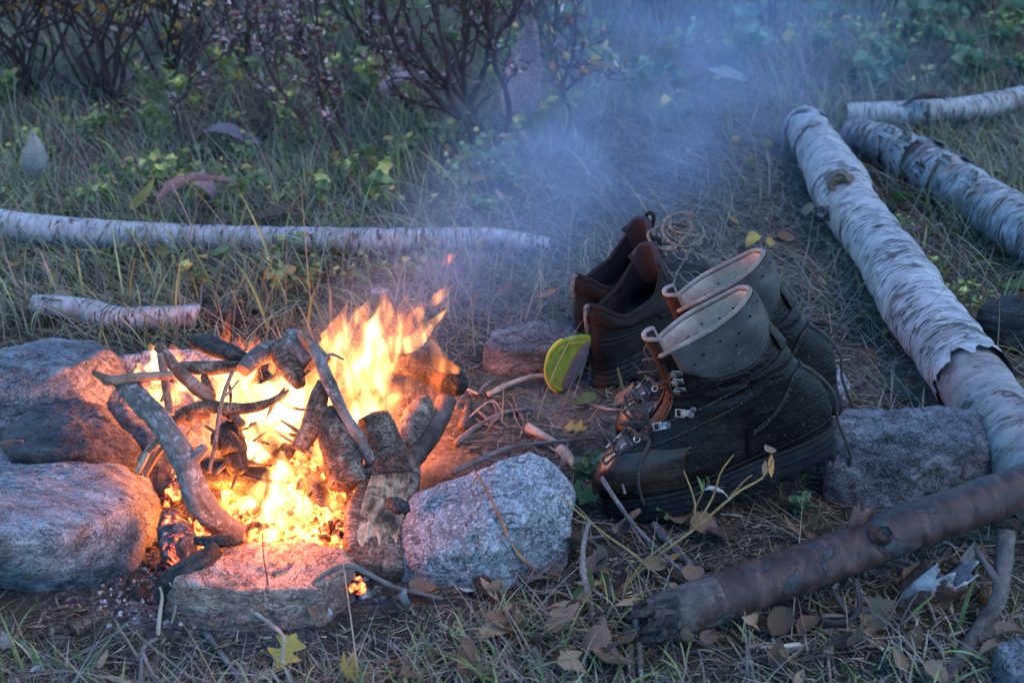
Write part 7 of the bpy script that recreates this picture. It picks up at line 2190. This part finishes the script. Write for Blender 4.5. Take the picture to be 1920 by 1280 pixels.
def build_herbs():
    rng = np.random.default_rng(41)
    protos = []
    for k, (cols, nst, nl, ls, lw) in enumerate([(HERB, 4, 8, .024, .8), (HERB, 3, 7, .030, .9), (HERB[2:5] + [(.30, .25, .05)], 4, 7, .026, .8), (OLIVE + HERB, 5, 8, .020, .6), (HERB, 2, 7, .038, .5), ([(.07, .13, .07), (.09, .16, .085), (.12, .18, .10)], 3, 8, .044, .9)]):
        stems, pos, dirs, sz = [], [], [], []
        for s in range(nst):
            a = rng.uniform(0, 6.28); h = rng.uniform(.04, .11)
            tip = np.array([math.cos(a) * h * .6, math.sin(a) * h * .6, h])
            stems.append(tube_arrays([(0, 0, -.005, .0013), (*(tip * .5 + rng.normal(size=3) * .006), .001), (*tip, .0007)], nring=6, nseg=4, cap=False))
            for q in range(nl):
                t = rng.uniform(.35, 1.0)
                pos.append(tip * t); aa = rng.uniform(0, 6.28)
                dirs.append([math.cos(aa), math.sin(aa), rng.uniform(-.1, .5)]); sz.append(ls * rng.uniform(.55, 1.2))
        n = len(pos); sz = np.array(sz)
        V, F, cc = leaf_cloud(np.array(pos), np.array(dirs), sz, sz * lw, palette(cols, n, rng, .22), rng)
        mf = new_mesh('foliage', V, F, True); set_attr(mf, 'col', cc, 'FLOAT_COLOR'); mf.materials.append(M['leaf'])
        Vs, Fs = merge([(a, b) for a, b, c in stems])
        ms = new_mesh('stem', Vs, Fs); set_attr(ms, 'bark', np.vstack([c for a, b, c in stems])); ms.materials.append(M['twig_red'])
        protos.append((mf, ms))
    zones = [(14, 42, (0, 960), (225, 420), 'in the grass behind the long birch trunk', 'herbs behind the long birch trunk', (.6, 1.15)),
             (7, 5, (0, 900), (450, 575), 'in front of the long birch trunk', 'herbs before the long birch trunk', (.5, .9)),
             (14, 40, (1120, 1920), (15, 190), 'in the smoky undergrowth beyond the birch logs', 'herbs in the smoky undergrowth', (.9, 1.6)),
             (6, 36, (0, 1150), (40, 230), 'under the shrubs behind the clearing', 'herbs under the shrubs', (.9, 1.5)),
             (6, 0, (900, 1000), (325, 410), 'in the smoke behind the fire', 'herbs in the smoke', (.6, .9)),
             (6, 4, (1640, 1900), (420, 640), 'between the two big birch logs', 'herbs between the birch logs', (.4, .7))]
    looks = ['low green herb with rounded leaves', 'low herb with broad soft leaves', 'yellowing leafy herb', 'small olive leaved herb', 'herb with narrow green leaves', 'blue green herb with broad leaves']
    mass = []
    for n, n2, (u0, u1), (v0, v1), where, grp, (s0, s1) in zones:
        for k in range(n + n2):
            p = P(rng.uniform(u0, u1), rng.uniform(v0, v1), 0)
            pi = 5 if 'smok' in where and rng.uniform() < .6 else int(rng.integers(0, 5))
            mf, ms = protos[pi]
            s = rng.uniform(s0, s1); az = rng.uniform(0, 6.28)
            if k >= n:
                V = np.zeros(len(mf.vertices) * 3, np.float32); mf.vertices.foreach_get('co', V); V = V.reshape(-1, 3) * s
                V = np.stack([V[:, 0] * math.cos(az) - V[:, 1] * math.sin(az), V[:, 0] * math.sin(az) + V[:, 1] * math.cos(az), V[:, 2]], 1) + np.array([p.x, p.y, g1(p.x, p.y)])
                F = np.zeros(len(mf.loops), np.int32); mf.loops.foreach_get('vertex_index', F)
                cc = np.zeros(len(mf.vertices) * 4, np.float32); mf.attributes['col'].data.foreach_get('color', cc)
                mass.append((V, F.reshape(-1, 3), cc.reshape(-1, 4)[:, :3]))
                continue
            root = thing('leafy_herb', looks[pi] + ' ' + where, 'herb', loc=(p.x, p.y, g1(p.x, p.y)), group=grp + ', ' + looks[pi])
            root.rotation_euler = (0, 0, az); root.scale = (s, s, s)
            put('foliage', mf, None, root)['kind'] = 'stuff'
            put('stem', ms, None, root)
    n0, Fs = 0, []
    for V, F, c in mass:
        Fs.append(F + n0); n0 += len(V)
    me = new_mesh('undergrowth', np.vstack([q[0] for q in mass]), np.vstack(Fs)); set_attr(me, 'col', np.vstack([q[2] for q in mass]), 'FLOAT_COLOR')
    tag(put('undergrowth', me, M['leaf']), 'mixed low leafy undergrowth behind the clearing', 'undergrowth', None, 'stuff')
    # ferny plants at the boot toe
    for u, v, s, label in [(1118, 905, .5, 'tiny feathery green plant at the toe of the nearest boot'), (1510, 962, .35, 'tiny bright green seedling under the boot heel')]:
        p = P(u, v, 0); root = thing('leafy_herb', label, 'herb', loc=(p.x, p.y, g1(p.x, p.y))); root.scale = (s, s, s)
        put('foliage', protos[5][0], None, root)['kind'] = 'stuff'; put('stem', protos[5][1], None, root)
build_herbs()

# ------------------------------------------------------------------ smoke drifting off the fire
def build_smoke():
    m = Mat('wood_smoke')
    o = m.obj()
    A, B = np.array(PY(720, 610, 1.48)), np.array(PY(1480, 10, 3.7))
    Ln = float(np.linalg.norm(B - A)); D = (B - A) / Ln
    def vm(op, a, b=None):
        x = m.n('ShaderNodeVectorMath', operation=op)
        m.put(x.inputs[0], a)
        if b is not None: m.put(x.inputs[1], b)
        return x
    rel = vm('SUBTRACT', o, tuple(A)).outputs[0]
    t = vm('DOT_PRODUCT', rel, tuple(D)).outputs['Value']
    sc = m.n('ShaderNodeVectorMath', operation='SCALE'); sc.inputs[0].default_value = tuple(D); m.L(t, sc.inputs['Scale'])
    perp = vm('LENGTH', vm('SUBTRACT', rel, sc.outputs[0]).outputs[0]).outputs['Value']
    rad = m.math('ADD', m.math('MULTIPLY', t, 0.27), 0.12)
    fall = m.math('SUBTRACT', 1.0, m.math('DIVIDE', perp, rad), True)
    fall = m.math('MULTIPLY', fall, m.ramp(m.math('DIVIDE', t, Ln), [(0.0, 0.9), (0.12, 1.0), (0.7, 0.6), (1.0, 0.0)]))
    n1 = m.noise(m.scale(o, (3.6, 2.4, 5.0), (0, 0.5, 0)), 1.0, 3, 0.6, 1.2)
    d = m.ramp(n1, [(0.36, 0.10), (0.52, 0.35), (0.70, 0.85)])
    pv = m.n('ShaderNodeVolumePrincipled')
    pv.inputs['Color'].default_value = (0.50, 0.66, 1.0, 1)
    pv.inputs['Anisotropy'].default_value = 0.1
    m.L(m.math('MULTIPLY', m.math('MULTIPLY', d, fall), SMOKE), pv.inputs['Density'])
    mat = m.done(None, pv.outputs[0])
    path = []
    for k in range(9):
        tt = -0.05 + 1.07 * k / 8
        p = A + D * Ln * tt
        path.append((*p, 0.13 + 0.31 * max(tt, 0) * Ln))
    V, F, bk = tube_arrays(path, nring=30, nseg=20)
    V[:, 2] = np.maximum(V[:, 2], 0.012 + gh(V[:, 0], V[:, 1]))
    me = new_mesh('smoke', V, F)
    tag(put('smoke', me, mat), 'thin blue wood smoke drifting from the fire', 'smoke', None, 'stuff')
SMOKE = 1.7
build_smoke()
